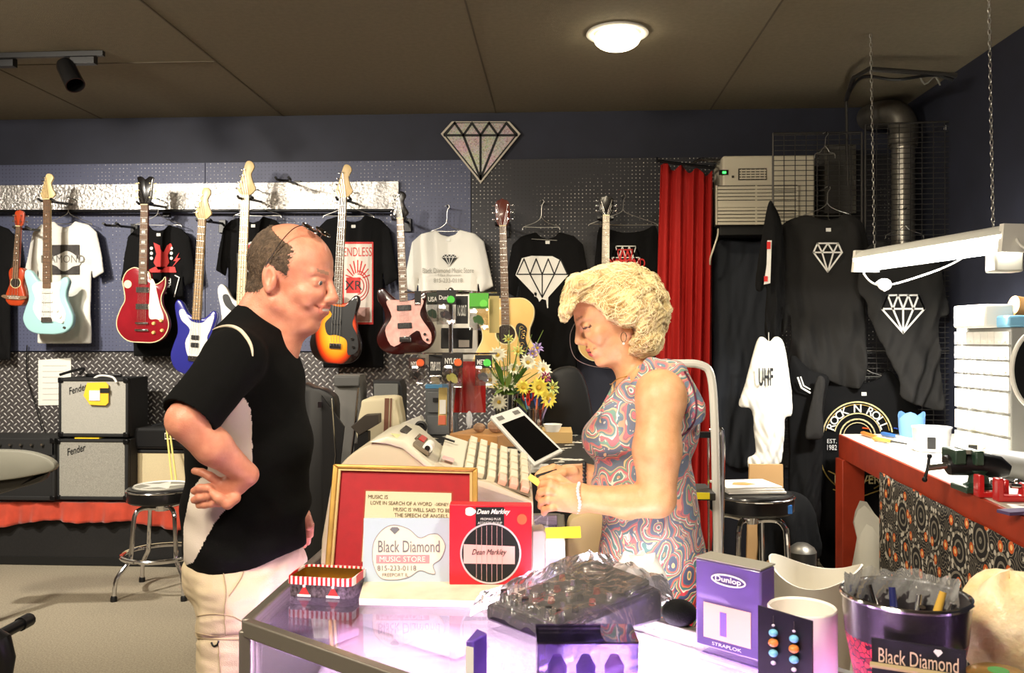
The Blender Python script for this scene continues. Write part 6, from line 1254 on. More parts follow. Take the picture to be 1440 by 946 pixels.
# jewellery
be = T('bracelet', 'silver bead bracelet on the woman\'s near wrist', 'bracelet', JW(812, 702, -86)); mb = MB()
for t_ in np.linspace(0, 2*math.pi, 26, endpoint=False): mb.sph(JW(813+1.5*math.sin(3*t_)-.06*20*math.cos(t_), 700+20.5*math.sin(t_), -86+20.5*math.cos(t_)), .0042, 8)
mb.build('beads', mat('bright_silver', (236, 234, 230), .3, metal=.3), be)
be = T('bracelet', 'black bead bracelet on the woman\'s far wrist', 'bracelet', JW(822, 668, 5)); mb = MB()
for t_ in np.linspace(0, 2*math.pi, 18, endpoint=False): mb.sph(JW(822, 668+16.5*math.sin(t_), 4+16.5*math.cos(t_)), .0052, 8)
mb.build('beads', mat('black_beads', (24, 28, 32), .3), be)
e_ = T('earring', 'small silver drop earring at the woman\'s ear', 'earring', JW(878, 478, -50)); MB().tube([LW2 for LW2 in [JW(877+4*math.cos(t_), 474+7*math.sin(t_), -50) for t_ in np.linspace(0, 6.28, 16)]], .0009, 5).build('hoop', m_chr, e_); MB().sph(JW(877, 483, -50), .003, 8).build('pearl', m_pearl, e_)
MB().tube(cr([JW(884, 528, -28), JW(868, 533, -22), JW(860, 540, -8), JW(858, 540, 8)], 5, False), .0012, 6).build('chain', m_gold, T('necklace', 'thin gold necklace at the woman\'s neckline', 'necklace', JW(862, 540, -10)))
o = MB().tube(cr([JW(808, 455, 10), JW(802, 470, 15), JW(803, 490, 20), JW(812, 506, 22), JW(835, 515, 15), JW(865, 518, 0)], 6, False), .0008, 6).build('thin_loop_cord', m_wire); tag(o, 'thin clear cord looping below the woman\'s chin', 'cord')
pen = T('pen', 'black and silver pen held in the woman\'s far hand', 'pen', JW(775, 668, -28)); MB().cyl(JW(754, 670, -30), JW(778, 663, -26), .0042).build('barrel', m_blk, pen); MB().cyl(JW(778, 663, -26), JW(783, 661, -25), .0038).build('silver_end', m_chr, pen)
nt_ = T('notepad', 'yellow note slip held in the woman\'s hand', 'note', JW(770, 690, -60)); MB().prism([JW(742, 672, -52), JW(746, 666, -50), JW(792, 694, -66), JW(787, 706, -70)], Zv*-.002).build('slip', mat('yellow_paper', (232, 206, 96), .6), nt_)
# ---------------------------------------------------------------- glass display counter
CZ = .97; GC = lambda px, py, z=CZ: G(px, py, z)
m_al = mat('brushed_aluminium_frame', (150, 144, 134), .35, metal=.7); m_gls = glass('showcase_glass', (250, 248, 252), .06, .96, .015)
ct = T('display_counter', 'glass-topped display counter glowing purple inside with a metal frame', 'display counter', (-.1, 1.6, 0))
A_ = GC(347, 872); B_1 = GC(560, 946); df = (B_1-A_).normalized(); B_2 = A_+df*1.05
LB = Vector((A_.x, 2.34, CZ)); P1 = GC(790, 832); P2 = GC(1190, 946); db = (P2-P1).normalized(); P3 = P1+db*1.25; RB = Vector((P1.x+.0, 2.34, CZ))
poly = [A_, B_2, P3, P1, RB, LB]
MB().prism([p-Zv*.007 for p in poly], (0, 0, .007)).build('glass_top', m_gls, ct)
fr = MB()
def bar(mb, a, b, w_, h_, z): 
    d_ = (b-a).normalized(); s_ = Vector((-d_.y, d_.x, 0))*w_/2; a = Vector((a.x, a.y, z)); b = Vector((b.x, b.y, z)); mb.prism([a-s_, b-s_, b+s_, a+s_], (0, 0, -h_)); return mb
n_ = len(poly)
for i in range(n_):
    a, b = poly[i], poly[(i+1) % n_]
    if i == 1: continue
    o = bar(MB(), a, b, .020, .028, CZ+.002).build('top_rail', m_al, ct, bev=.003)
for p in (A_, A_+df*1.0, P1, RB, LB): MB().box(Vector((p.x, p.y, CZ/2)), (.022, .022, CZ-.03), Matrix.Rotation(YAW, 3, 'Z')).build('corner_post', m_al, ct, bev=.003)
m_whl = mat('white_melamine', (246, 242, 246), .5)
inner = [p*1 for p in poly]; c_ = sum(inner, Vector())/n_
for z, nm in ((.72, 'display_deck'), (.18, 'bottom_deck')): MB().prism([Vector((c_.x+(p.x-c_.x)*.99, c_.y+(p.y-c_.y)*.99, z)) for p in inner], (0, 0, -.02)).build(nm, m_whl, ct)
for a, b in ((LB, A_), (A_, B_2)): bar(MB(), a, b, .005, CZ-.05, CZ-.03).build('glass_side', m_gls, ct)
for a, b in ((P1, P3), (RB, P1), (LB, RB)): bar(MB(), a, b, .012, CZ-.05, CZ-.03).build('back_panel', m_whl, ct)
for a, b in ((LB, A_), (A_, B_2)): bar(MB(), a, b, .03, .10, .10).build('kick_plate', m_al, ct)
# purple strip lamps under the front and rear rails
m_led = mat('purple_led_strip', (214, 170, 255), .5, emit=9)
for i, (a, b) in enumerate(((A_+df*.06, A_+df*1.0), (P1+db*.02, P1+db*1.1))):
    nn = Vector((-(b-a).y, (b-a).x, 0)).normalized(); mid = (a+b)/2; nn = nn if (c_-mid).dot(nn) > 0 else -nn
    bar(MB(), a+nn*.016, b+nn*.016, .008, .006, CZ-.03).build('led_strip', m_led, ct)
    light('counter_led_and_fill', 'AREA', Vector((mid.x, mid.y, CZ-.045))+nn*.03, 9 if i == 0 else 11, (.84, .50, 1), (b-a).length, Vector((mid.x, mid.y, .72))+nn*.2, .03).rotation_euler.rotate_axis('Z', 0)
light('counter_led_and_fill', 'AREA', Vector((A_.x+.28, 1.95, CZ-.04)), 4, (1, .75, .96), .4, Vector((A_.x+.28, 1.95, .5)), .3)
light('counter_led_and_fill', 'AREA', P1+Vector((.05, -.12, -.12)), 7, (1, .9, .96), .25, P1+Vector((.25, .35, .6)))  # upward fill added to brighten the woman's face from below
# low shelf boxes and ribbons in the case
o = MB().prism([GC(505, 841, .984), GC(752, 846, .984), GC(742, 818, .984), GC(512, 815, .984)], (0, 0, -.012)).build('marble_ledge', mat('pale_marble', (214, 208, 184), .4, noise=.12, nscale=30)); tag(o, 'long flat pale marbled slab under the framed picture and card on the counter', 'slab')
# items lying inside the case
for (px, py, w_, d_, c, l) in ((455, 900, .10, .14, (236, 214, 240), 'pale pink packet lying inside the counter near the left corner'), (620, 905, .20, .12, (244, 232, 246), 'wide white tray inside the counter'), (560, 880, .16, .12, (240, 224, 240), 'pale folded packet inside the counter behind the tray')):
    q = G(px, py, .725); tag(MB().box(q+Zv*.012, (w_, d_, .02), Matrix.Rotation(-.6, 3, 'Z')).build('packet', mat('packet_%d' % px, c, .4), bev=.004), l, 'packet')
# ---------------------------------------------------------------- framed picture, card and red box
def quad(mb, c4, ext): return mb.prism(c4, ext)
pf = T('framed_picture', 'gold-framed red picture with a cream quotation sheet leaning on the cash register', 'framed picture', GC(565, 812))
def PQ(a, b):  # position inside the frame, 0..1 from the upper left
    x = 470+a*202-(1-a)*b*13; y = 653+a*5+b*161; d = 1.765-.055*b; return C(x, y, d)
m_gf = mat('antique_gold', (186, 146, 74), .4, metal=.5, noise=.15, nscale=30)
o_ = [PQ(0, 0), PQ(1, 0), PQ(1, 1), PQ(0, 1)]; nf = (o_[1]-o_[0]).cross(o_[3]-o_[0]).normalized(); nf = nf if nf.dot(CAM-o_[0]) > 0 else -nf
for i in range(4):
    a, b = o_[i], o_[(i+1) % 4]; cc = sum(o_, Vector())/4; ia = a+(cc-a)*.075; ib = b+(cc-b)*.075; ia2 = a+(cc-a)*.11; ib2 = b+(cc-b)*.11
    MB().prism([a, b, ib, ia], nf*.014).build('frame_side', m_gf, pf, bev=.003); 
    MB().prism([ia, ib, ib2, ia2], nf*.010).build('inner_lip', mat('frame_lip', (206, 176, 120), .4, metal=.3), pf)
MB().prism([PQ(.03, .03), PQ(.97, .03), PQ(.97, .97), PQ(.03, .97)], nf*.004).build('red_mat', mat('crimson_mat', (178, 16, 32), .6, noise=.08, nscale=50), pf)
MB().prism([p+nf*.0045 for p in (PQ(.235, .225), PQ(.82, .225), PQ(.82, .84), PQ(.235, .84))], nf*.001).build('quotation_sheet', mat('cream_paper', (232, 222, 190), .7), pf)
MB().prism([p+nf*.004 for p in (PQ(.225, .21), PQ(.83, .21), PQ(.83, .855), PQ(.225, .855))], nf*.0005).build('mat_cut_edge', mat('rust_line', (170, 60, 40), .6), pf)
fr_ = (PQ(1, .3)-PQ(0, .3)).normalized(); fu_ = -(PQ(.5, 1)-PQ(.5, 0)).normalized(); m_brn = mat('brown_ink', (96, 70, 50), .7)
for s_, a, b, h_, w_ in (('MUSIC IS', .32, .273, .0075, .040), ('LOVE IN SEARCH OF A WORD', .48, .325, .0075, .125), ('-SIDNEY', .755, .325, .006, .028), ('MUSIC IS WELL SAID TO BE', .62, .378, .0075, .115), ('THE SPEECH OF ANGELS.', .62, .428, .0075, .11)):
    text(s_, PQ(a, b)+nf*.0062, h_, m_brn, pf, width=w_, r=fr_, u=fu_)
MB().prism([p+nf*.011 for p in (PQ(.05, .05), PQ(.95, .05), PQ(.95, .95), PQ(.05, .95))], nf*.001).build('glazing', glass('picture_glass', f=.02, tint=.99), pf)
sc_ = T('store_card', 'pale blue card with guitar outline reading Black Diamond Music Store', 'card', GC(572, 820))
def KQ(px, py, k=0): return C(px, py, 1.645+(818-py)*.00025-k)
MB().prism([KQ(512, 728), KQ(632, 728), KQ(632, 819), KQ(510, 819)], -Fv*.0035).build('card', mat('pale_blue_card', (182, 196, 214), .5), sc_)
gsh = cr([(524, 772), (528, 757), (540, 743), (555, 738), (575, 744), (590, 756), (605, 751), (617, 752), (626, 767), (620, 785), (609, 794), (612, 806), (604, 806), (590, 802), (575, 811), (555, 815), (535, 812), (525, 793)], 5)
MB().prism([KQ(*q, .0036) for q in gsh], -Fv*.0005).build('guitar_shape', mat('cream_pink', (236, 220, 206), .6), sc_)
MB().tube([KQ(*q, .0042) for q in gsh], .0007, 5, True).build('guitar_outline', mat('grey_line', (150, 140, 150), .6), sc_)
Fr = Rv; m_gt = mat('grey_lettering', (112, 112, 122), .6)
KU = (KQ(570, 730)-KQ(570, 818)).normalized(); text('Black Diamond', KQ(575, 768, .0045), .022, m_gt, sc_, width=.119, r=Rv, u=KU)
MB().prism([KQ(529, 780, .0042), KQ(604, 780, .0042), KQ(604, 792, .0042), KQ(529, 792, .0042)], -Fv*.0004).build('pink_band', mat('dusty_pink', (206, 140, 150), .6), sc_)
text('MUSIC STORE', KQ(566, 786, .0048), .010, m_whp, sc_, width=.088, r=Rv, u=KU); text('815-233-0118', KQ(558, 798.5, .0045), .0095, m_gt, sc_, width=.075, r=Rv, u=KU); text('FREEPORT IL', KQ(556, 808, .0045), .0065, m_gt, sc_, width=.05, r=Rv, u=KU)
MB().prism([KQ(*q, .0045) for q in ((548, 744), (551, 741), (559, 741), (562, 744), (555, 751))], -Fv*.0003).build('diamond_mark', m_gt, sc_)
rb = T('pickup_box', 'red boxed guitar pickup with black sound-hole picture and pink label', 'box', GC(690, 824))
def RQ(px, py, k=0): return C(px, py, 1.622-k)
MB().prism([RQ(632, 709), RQ(748, 711), RQ(747, 822), RQ(632, 822)], Fv*.035).build('box', mat('crimson_card', (196, 22, 40), .45), rb, bev=.0015)
MB().prism([RQ(669, 713, .0004), RQ(709, 713, .0004), RQ(709, 745, .0004), RQ(669, 745, .0004)], -Fv*.0003).build('black_panel', m_ink, rb)
cir = lambda r, k: [RQ(690+r*math.cos(t), 778+r*1.0*math.sin(t), k) for t in np.linspace(0, 2*math.pi, 48, endpoint=False)]
MB().prism(cir(43, .0008), -Fv*.0003).build('silver_ring', mat('silver_ring', (200, 190, 196), .4), rb); MB().prism(cir(40.5, .0012), -Fv*.0003).build('black_disc', m_ink, rb)
MB().prism([RQ(652, 765, .0016), RQ(724, 768, .0016), RQ(724, 793, .0016), RQ(652, 792, .0016)], -Fv*.0004).build('pink_label', mat('salmon_label', (240, 178, 178), .5), rb)
for i in range(6):
    x = 670+i*7.2; y_ = 40.5*math.sqrt(max(0, 1-((x-690)/41)**2)); MB().tube([RQ(x, 778-y_*.97, .0024), RQ(x, 778+y_*.97, .0024)], .0005, 5).build('string', mat('pale_string', (220, 170, 170), .4), rb)
text('Dean Markley', RQ(688, 777, .0024), .014, m_ink, rb, width=.066, r=Rv, u=Zv, shear=.4); text('Dean Markley', RQ(694, 720, .001), .012, m_whp, rb, width=.064, r=Rv, u=Zv, shear=.4, bold=.02)
text('PROMAG PLUS', RQ(690, 729.5, .001), .0045, m_whp, rb, width=.038, r=Rv, u=Zv); text('ACOUSTIC PICKUP', RQ(689, 735, .001), .0045, m_whp, rb, width=.046, r=Rv, u=Zv)
MB().prism([RQ(661+7.5*math.cos(t)*(1+.15*math.cos(3*t)), 719+6*math.sin(t), .0006) for t in np.linspace(0, 2*math.pi, 20, endpoint=False)], -Fv*.0003).build('pick_logo', m_whp, rb)
MB().prism([RQ(734+7*math.cos(t), 730+7.5*math.sin(t), .0006) for t in np.linspace(0, 2*math.pi, 20, endpoint=False)], -Fv*.0003).build('orange_sticker', mat('orange_sticker', (236, 92, 56), .5), rb)
# ---------------------------------------------------------------- candy-stripe tin
tn = T('tin', 'open red and white striped tin with santa hats on the counter\'s left side', 'tin', GC(450, 838)); a0 = GC(404, 838); a1 = GC(494, 843); dx = (a1-a0).normalized(); dyv = Vector((-dx.y, dx.x, 0)); W_, L2, H_ = (a1-a0).length, .085, .038
def rr(ins, z):
    pts = []; w_, l_ = W_-2*ins, L2-2*ins; r_ = .014
    for (cx_, cy_, t0) in ((w_-r_, l_-r_, 0), (r_, l_-r_, 90), (r_, r_, 180), (w_-r_, r_, 270)):
        for k in range(6): t = math.radians(t0+k*18); pts.append(a0+dx*(ins+cx_+r_*math.cos(t))+dyv*(ins+cy_+r_*math.sin(t))+Zv*z)
    return pts
def loft(mb, rings):
    n = len(rings[0]); vs = [p for r in rings for p in r]; return mb.add(vs, [(j*n+i, j*n+(i+1) % n, (j+1)*n+(i+1) % n, (j+1)*n+i) for j in range(len(rings)-1) for i in range(n)])
m_tin = mat('tin_dark_print', (52, 36, 44), .35, metal=.3, noise=.5, nscale=160, rgb2=(120, 110, 116)); m_gi = mat('gold_tin_inside', (190, 150, 70), .25, metal=.9)
mb = MB(); loft(mb, [rr(.0, 0), rr(0, H_*.66)]); mb.prism(rr(0, 0), (0, 0, .001)); mb.build('side', m_tin, tn)
m_cs = mat('candy_stripe', (240, 232, 226), .35); (x, y, z), vec = coords(m_cs); N_, L_, B_ = nodes(m_cs); L_.new(mixc(m_cs, ((x*110).frac()).gt(.5), (240, 232, 226), (196, 24, 36)), B_.inputs['Base Color'])
mb = MB(); loft(mb, [rr(-.002, H_*.62), rr(-.002, H_), rr(.001, H_), rr(.001, H_*.62)]); mb.build('striped_rim', m_cs, tn)
mb = MB(); loft(mb, [rr(.0015, H_*.9), rr(.0015, .002)]); mb.prism(rr(.002, .002), (0, 0, .001)); mb.build('gold_inside', m_gi, tn)
for k in (.27, .72):
    q = a0+dx*W_*k-dyv*.001; MB().prism([q+dx*x_+Zv*z_ for x_, z_ in ((-.011, .004), (.011, .004), (.002, .020), (-.002, .020))], -dyv*.0006).build('santa_hat', m_redp, tn); mm = MB(); mm.box(q-dyv*.001+Zv*.0035, (.026, .001, .004), Matrix.Rotation(math.atan2(dx.y, dx.x), 3, 'Z')); mm.sph(q-dyv*.001+Zv*.021, (.003, .001, .003), 8); mm.build('hat_trim', m_whp, tn)
# ---------------------------------------------------------------- cash register
cg = T('cash_register', 'beige cash register with rounded hood and keyboard behind the framed picture', 'cash register', GC(610, 770))
m_rg = mat('beige_register_plastic', (184, 172, 148), .5); m_rg2 = mat('light_register_plastic', (206, 200, 180), .45)
RD0, RDW = 1.83, .30
def RP(px, py, k=0): return C(px, py, RD0)+Fv*(k*RDW)
side = cr([(462, 700), (468, 672), (480, 652), (500, 634), (525, 622)], 4, False)+[(545, 616), (566, 622), (600, 650), (640, 668), (690, 678), (748, 704), (752, 740), (752, 815), (450, 815), (452, 760)]
MB().prism([RP(*q) for q in side], Fv*RDW, .006).build('body', m_rg, cg, sharp=40)
top = [(520, 621), (545, 613), (568, 619), (602, 648), (612, 656), (604, 660), (566, 630), (545, 624)]
MB().prism([RP(*q, -.02) for q in top], Fv*RDW*1.04, .003).build('hood', m_rg2, cg)
def on_deck(a, b, z=0):   # a across the keyboard (left to right), b depth 0..1
    p = RP(612+a*138, 664+a*45, 0)+Fv*(b*RDW); return p+Zv*(z+b*.045)
MB().prism([on_deck(0, 0, .004), on_deck(1, 0, .004), on_deck(1, 1, .004), on_deck(0, 1, .004)], Zv*-.05).build('keyboard_deck', m_rg2, cg, bev=.003)
ka = (on_deck(1, .5)-on_deck(0, .5)).normalized(); kf = (on_deck(.5, 1)-on_deck(.5, 0)).normalized(); kn = ka.cross(kf).normalized(); kn = kn if kn.z > 0 else -kn; KR = Matrix((ka, kf, kn)).transposed()
m_key = mat('ivory_keys', (208, 198, 172), .4); m_keyr = mat('pinkish_keys', (222, 170, 150), .4); m_keyd = mat('key_well', (110, 98, 80), .6)
MB().prism([on_deck(.27, .03, .011), on_deck(.97, .03, .011), on_deck(.97, .97, .011), on_deck(.27, .97, .011)], kn*.002).build('key_well', m_keyd, cg)
for i in range(6):
    for j in range(5):
        c = on_deck(.33+.117*i, .13+.185*j, .018); MB().box(c, (.0185, .043, .016), KR).build('key', m_keyr if j == 0 and i > 2 else m_key, cg, bev=.002)
# printed label window and printer cover on the hood slope
def slope(t, b, k=0): a = RP(545, 613, b); c = RP(602, 648, b); p = a+(c-a)*t; return p+Zv*(.006+k)
MB().prism([slope(.15, .35), slope(.75, .35), slope(.75, .72), slope(.15, .72)], Zv*.004).build('display_window', mat('smoked_window', (40, 28, 30), .15), cg); MB().prism([slope(.6, .45, .004), slope(.74, .45, .004), slope(.74, .7, .004), slope(.6, .7, .004)], Zv*.002).build('red_indicator', mat('red_indicator', (190, 40, 40), .4), cg)
MB().prism([slope(.05, .06), slope(.3, .02), slope(.4, .14), slope(.2, .24)], Zv*.001).build('pale_sticker', mat('pale_green_paper', (216, 220, 160), .7), cg)
MB().prism([slope(.6, .06, .0), slope(1.0, .06, 0), slope(1.0, .32, 0), slope(.6, .32, 0)], Zv*.010).build('printer_cover', m_keyd, cg, bev=.002)
q = slope(.95, .2, .015); MB().cyl(q-Fv*.03, q+Fv*.03, .011).build('paper_roll', mat('paper', (240, 238, 228)), cg); MB().cyl(q-Fv*.034, q-Fv*.031, .006).build('knob', m_blk, cg)
q = on_deck(.1, .25, .012); MB().prism([q+ka*x_+Fv*y_ for x_, y_ in ((-.012, -.01), (.014, -.01), (.014, .02), (-.012, .02))], kn*.004).build('pink_label', mat('salmon_label', (240, 178, 178)), cg)
MB().box(on_deck(.06, .75, .014), (.03, .006, .004), KR).build('slot', m_blk, cg)

# ---------------------------------------------------------------- effects unit wrapped in plastic
ef = T('effects_unit', 'black multi-knob effects unit lying on the glass counter in clear plastic', 'effects unit', GC(800, 870))
L0, B0, R0, T0 = GC(683, 872), GC(785, 913), GC(932, 873), GC(828, 833); up = [.030, .030, .062, .066]
vs = [L0, B0, R0, T0]; vt = [p+Zv*h_ for p, h_ in zip(vs, (.028, .028, .055, .060))]
mb = MB(); mb.add(vs+vt, [(0, 3, 2, 1), (4, 5, 6, 7), (0, 1, 5, 4), (1, 2, 6, 5), (2, 3, 7, 6), (3, 0, 4, 7)]); mb.build('housing', mat('dark_device', (26, 24, 30), .3), ef, bev=.006)
def EU(a, b, z=0): # a: L->B, b: towards rear
    return (vt[0]*(1-a)+vt[1]*a)*(1-b)+(vt[3]*(1-a)+vt[2]*a)*b+Zv*z
MB().prism([EU(.06, .04, .001), EU(.94, .04, .001), EU(.94, .96, .001), EU(.06, .96, .001)], Zv*.002).build('top_panel', mat('grey_panel', (74, 70, 68), .4, metal=.3), ef)
for i in range(6): MB().lathe([(0, .02), (.006, .02), (.0075, 0)], EU(.12+.155*i, .09, .002), 14).build('knob', m_blk, ef)
for i in range(5):
    for j in range(3): MB().lathe([(0, .010), (.005, .010), (.0065, 0)], EU(.18+.16*i, .28+.16*j, .002), 12).build('small_knob', [m_steel, m_blk, mat('reddish_knob', (150, 70, 60), .4)][(i+j) % 3], ef)
MB().prism([EU(.1, .68, .002), EU(.9, .68, .002), EU(.9, .95, .002), EU(.1, .95, .002)], Zv*.012).build('pedal_plate', mat('dark_rubber', (50, 46, 46), .6), ef, bev=.003)
nx = 46; V = []; r = random.Random(3)
for i in range(nx):
    for j in range(nx):
        a = -.10+1.2*i/(nx-1); b = -.08+1.16*j/(nx-1); e_ = max(0, -a, a-1, -b, b-1)*10; ca, cb_ = min(1, max(0, a)), min(1, max(0, b)); p = EU(a, b); base = EU(ca, cb_).z
        w_ = .0035*math.sin(i*.45+2*math.sin(j*.2))+.003*abs(math.sin(j*.5+i*.35))+.0012*math.sin(i*1.1-j*.8); z = base+.021+w_-(base+.015-CZ)*min(1, e_)**1.5; V.append(Vector((p.x, p.y, max(CZ+.002, z))))
mp_ = glass('crinkled_plastic', (250, 248, 252), .12, .94, .16); nt = mp_.node_tree; tcn = nt.nodes.new('ShaderNodeTexCoord'); nn_ = nt.nodes.new('ShaderNodeTexNoise'); nn_.inputs['Scale'].default_value = 20; nn_.inputs['Distortion'].default_value = 2; nt.links.new(tcn.outputs['Object'], nn_.inputs['Vector']); bp = nt.nodes.new('ShaderNodeBump'); bp.inputs['Distance'].default_value = .006; nt.links.new(nn_.outputs['Fac'], bp.inputs['Height'])
mix0 = [q for q in nt.nodes if q.type == 'MIX_SHADER'][0]; out0 = [q for q in nt.nodes if q.type == 'OUTPUT_MATERIAL'][0]; mix1 = nt.nodes.new('ShaderNodeMixShader'); dif = nt.nodes.new('ShaderNodeBsdfDiffuse'); dif.inputs[0].default_value = (.9, .88, .86, 1); mix1.inputs[0].default_value = .05; nt.links.new(mix0.outputs[0], mix1.inputs[1]); nt.links.new(dif.outputs[0], mix1.inputs[2]); nt.links.new(mix1.outputs[0], out0.inputs[0])
for q in nt.nodes:
    if q.type in ('BSDF_GLOSSY', 'LAYER_WEIGHT'): nt.links.new(bp.outputs[0], q.inputs['Normal'])
MB().add(V, [(i*nx+j, (i+1)*nx+j, (i+1)*nx+j+1, i*nx+j+1) for i in range(nx-1) for j in range(nx-1)]).build('plastic_wrap', mp_, ef, sharp=20)

# ---------------------------------------------------------------- hanging pack, earrings card, mug, bucket, shell in the right foreground
dp = T('strap_pack', 'purple-lit retail pack with peach window standing at the counter edge', 'package', GC(1020, 915))
q0, q1 = GC(978, 905), GC(1070, 931); hx = (q1-q0); wx = hx.length; hx.normalize(); hy = Vector((-hx.y, hx.x, 0)); hy = hy if hy.dot(Fv) > 0 else -hy; hgt = .135
DPf = lambda a, b, k=0: q0+hx*(a*wx)+Zv*(hgt*(1-b))-hy*k
m_pk = mat('violet_grey_card', (96, 78, 136), .25, coat=.5); mb = MB(); mb.prism([q0, q1, q1+hy*.045, q0+hy*.045], Zv*hgt); mb.build('box', m_pk, dp, bev=.003)
MB().prism([q0+Zv*(hgt+.001)-hy*.001, q1+Zv*(hgt+.001)-hy*.001, q1+Zv*(hgt+.001)+hy*.046, q0+Zv*(hgt+.001)+hy*.046], Zv*.002).build('top_flap', mat('silver_grey_flap', (150, 146, 134), .35), dp)
MB().prism([DPf(.14, .48, .001), DPf(.86, .48, .001), DPf(.86, .88, .001), DPf(.14, .88, .001)], -hy*.001).build('peach_window', mat('peach_window', (238, 178, 160), .5), dp)
MB().prism([DPf(.40, .55, .0022), DPf(.50, .55, .0022), DPf(.50, .82, .0022), DPf(.40, .82, .0022)], -hy*.0006).build('purple_mark', mat('purple_mark', (120, 90, 170), .5), dp)
ov = [DPf(.52+.26*math.cos(t)*(1 if abs(math.cos(t)) < .8 else .98), .18+.06*math.sin(t), .001) for t in np.linspace(0, 2*math.pi, 30, endpoint=False)]
MB().tube(ov, .0012, 6, True).build('logo_outline', m_whp, dp); text('Dunlop', DPf(.52, .18, .0015), .011, m_whp, dp, width=.044, r=hx, u=Zv, bold=.02); text('STRAPLOK', DPf(.50, .93, .0015), .005, m_whp, dp, width=.05, r=hx, u=Zv)
o = MB().sph(GC(955, 878)+Zv*.02, (.03, .03, .022), 20).build('black_pouch', m_tee); tag(o, 'small black pouch lying left of the purple-lit pack', 'pouch')
ec = T('earring_card', 'black card holding two turquoise and amber bead earrings in front of white mug', 'earring card', C(1105, 960, 1.16)); 
e0_, e1_ = C(1066, 1000, 1.16), C(1142, 1018, 1.10); e0_.z = e1_.z = CZ; ex = (e1_-e0_); wE = ex.length; ex.normalize(); ey = Vector((ex.y, -ex.x, 0)); hE = C(1066, 851, 1.16).z-CZ
MB().prism([e0_, e1_, e1_+Zv*hE*.985, e0_+Zv*hE], -ey*.003).build('card', mat('black_card', (14, 12, 18), .4), ec)
MB().prism([e0_-ey*.003, e1_-ey*.003, e1_-ey*.03, e0_-ey*.03], Zv*.003).build('easel_foot', m_ink, ec)
for k in (.34, .72):
    p = e0_+ex*(wE*k)+ey*.006; z_ = hE*.86; mb = MB(); cols_ = [(('silver', (220, 205, 220)), .0022, .010), (('turq', (120, 190, 220)), .0062, .013), (('amber', (220, 130, 60)), .0068, .014), (('turq', (120, 190, 220)), .0062, .013), (('silver', (220, 205, 220)), .0035, .010)]
    er = T('bead_earring', ['left', 'right'][k > .5]+' turquoise and amber bead earring hooked on the black card', 'earring', p+Zv*(hE*.3), group=None)
    MB().tube([p+Zv*(hE*.93)-ey*.004, p+Zv*(hE*.95), p+Zv*(hE*.86)], .0007, 5).build('ear_wire', m_chr, er); z_ = hE*.84
    for (nm, c), r_, st_ in cols_: MB().sph(p+Zv*z_, (r_, r_, r_*.8), 14).build('bead', mat('bead_'+nm, c, .25), er); z_ -= st_
mgq = C(1128, 1000, 1.22); mgq.z = CZ; rm = 47/1200*1.22; hm_ = C(1128, 852, 1.22).z-CZ
mu = T('mug', 'plain white cylindrical cup standing behind the black earring card', 'cup', mgq)
MB().lathe([(0, .004), (rm*.93, 0), (rm, .006), (rm, hm_-.002), (rm*.97, hm_), (rm*.92, hm_-.003), (rm*.91, .01), (0, .008)], (0, 0, 0), 48).build('cup', mat('white_ceramic', (236, 228, 220), .25), mu, world=False)
bq_ = C(1273, 1000, 1.13); bq_.z = CZ; rb_ = 85/1200*1.13; hb_ = C(1273, 836, 1.13).z-CZ
bk = T('tip_bucket', 'red glitter tin bucket with dark metallic band full of pens', 'bucket', bq_)
m_bk = mat('dark_chrome_band', (110, 104, 108), .25, metal=.9); m_rgl = mat('red_glitter_mosaic', (170, 20, 40), .3); (x, y, z), vec = coords(m_rgl); N_, L_, B_ = nodes(m_rgl); v_ = vor(m_rgl, vec, 110, 'F1'); sp_ = N_.new('ShaderNodeSeparateColor'); L_.new(v_.outputs['Color'], sp_.inputs[0]); v2_ = vor(m_rgl, vec, 110, 'DISTANCE_TO_EDGE')
L_.new(mixc(m_rgl, E(m_rgl.node_tree, v2_.outputs['Distance']).lt(.07), ramp(m_rgl, E(m_rgl.node_tree, sp_.outputs[0]), [(0, (120, 10, 30)), (.5, (200, 30, 60)), (1, (220, 60, 60))]), (40, 8, 20)), B_.inputs['Base Color'])
MB().lathe([(0, .002), (rb_*.72, 0), (rb_*.94, hb_*.64)], (0, 0, 0), 56).build('mosaic_wall', m_rgl, bk, world=False)
MB().lathe([(rb_*.94, hb_*.64), (rb_*.99, hb_*.97), (rb_*1.0, hb_), (rb_*.955, hb_), (rb_*.94, hb_*.95), (rb_*.72, .01), (0, .01)], (0, 0, 0), 56).build('upper_band', m_bk, bk, world=False)
MB().tube([(rb_*.985*math.cos(t), rb_*.985*math.sin(t), hb_) for t in np.linspace(0, 2*math.pi, 56, endpoint=False)], .0035, 8, True).build('rim', m_chr, bk, world=False)
cv = (CAM-bq_); cv.z = 0; cv.normalize(); sx_ = Vector((-cv.y, cv.x, 0)); sx_ = sx_ if sx_.dot(Rv) > 0 else -sx_
sg = T('bucket_sign', 'small black sign lettered Black Diamond leaning on the red bucket', 'sign', bq_+cv*.1)
so = bq_+cv*(rb_+.008)+sx_*.014; z0, z1 = .0, C(1300, 906, 1.04).z-CZ
MB().prism([so-sx_*.052, so+sx_*.052, so+sx_*.052+Zv*z1-cv*.0, so-sx_*.052+Zv*z1], cv*.004).build('board', m_ink, sg); MB().prism([so-sx_*.054+cv*.004+Zv*(z1-.032), so+sx_*.054+cv*.004+Zv*(z1-.032), so+sx_*.054+cv*.008+Zv*(z1-.035), so-sx_*.054+cv*.008+Zv*(z1-.035)], Zv*.003).build('ledge', mat('tan_ledge', (170, 150, 110), .4), sg)
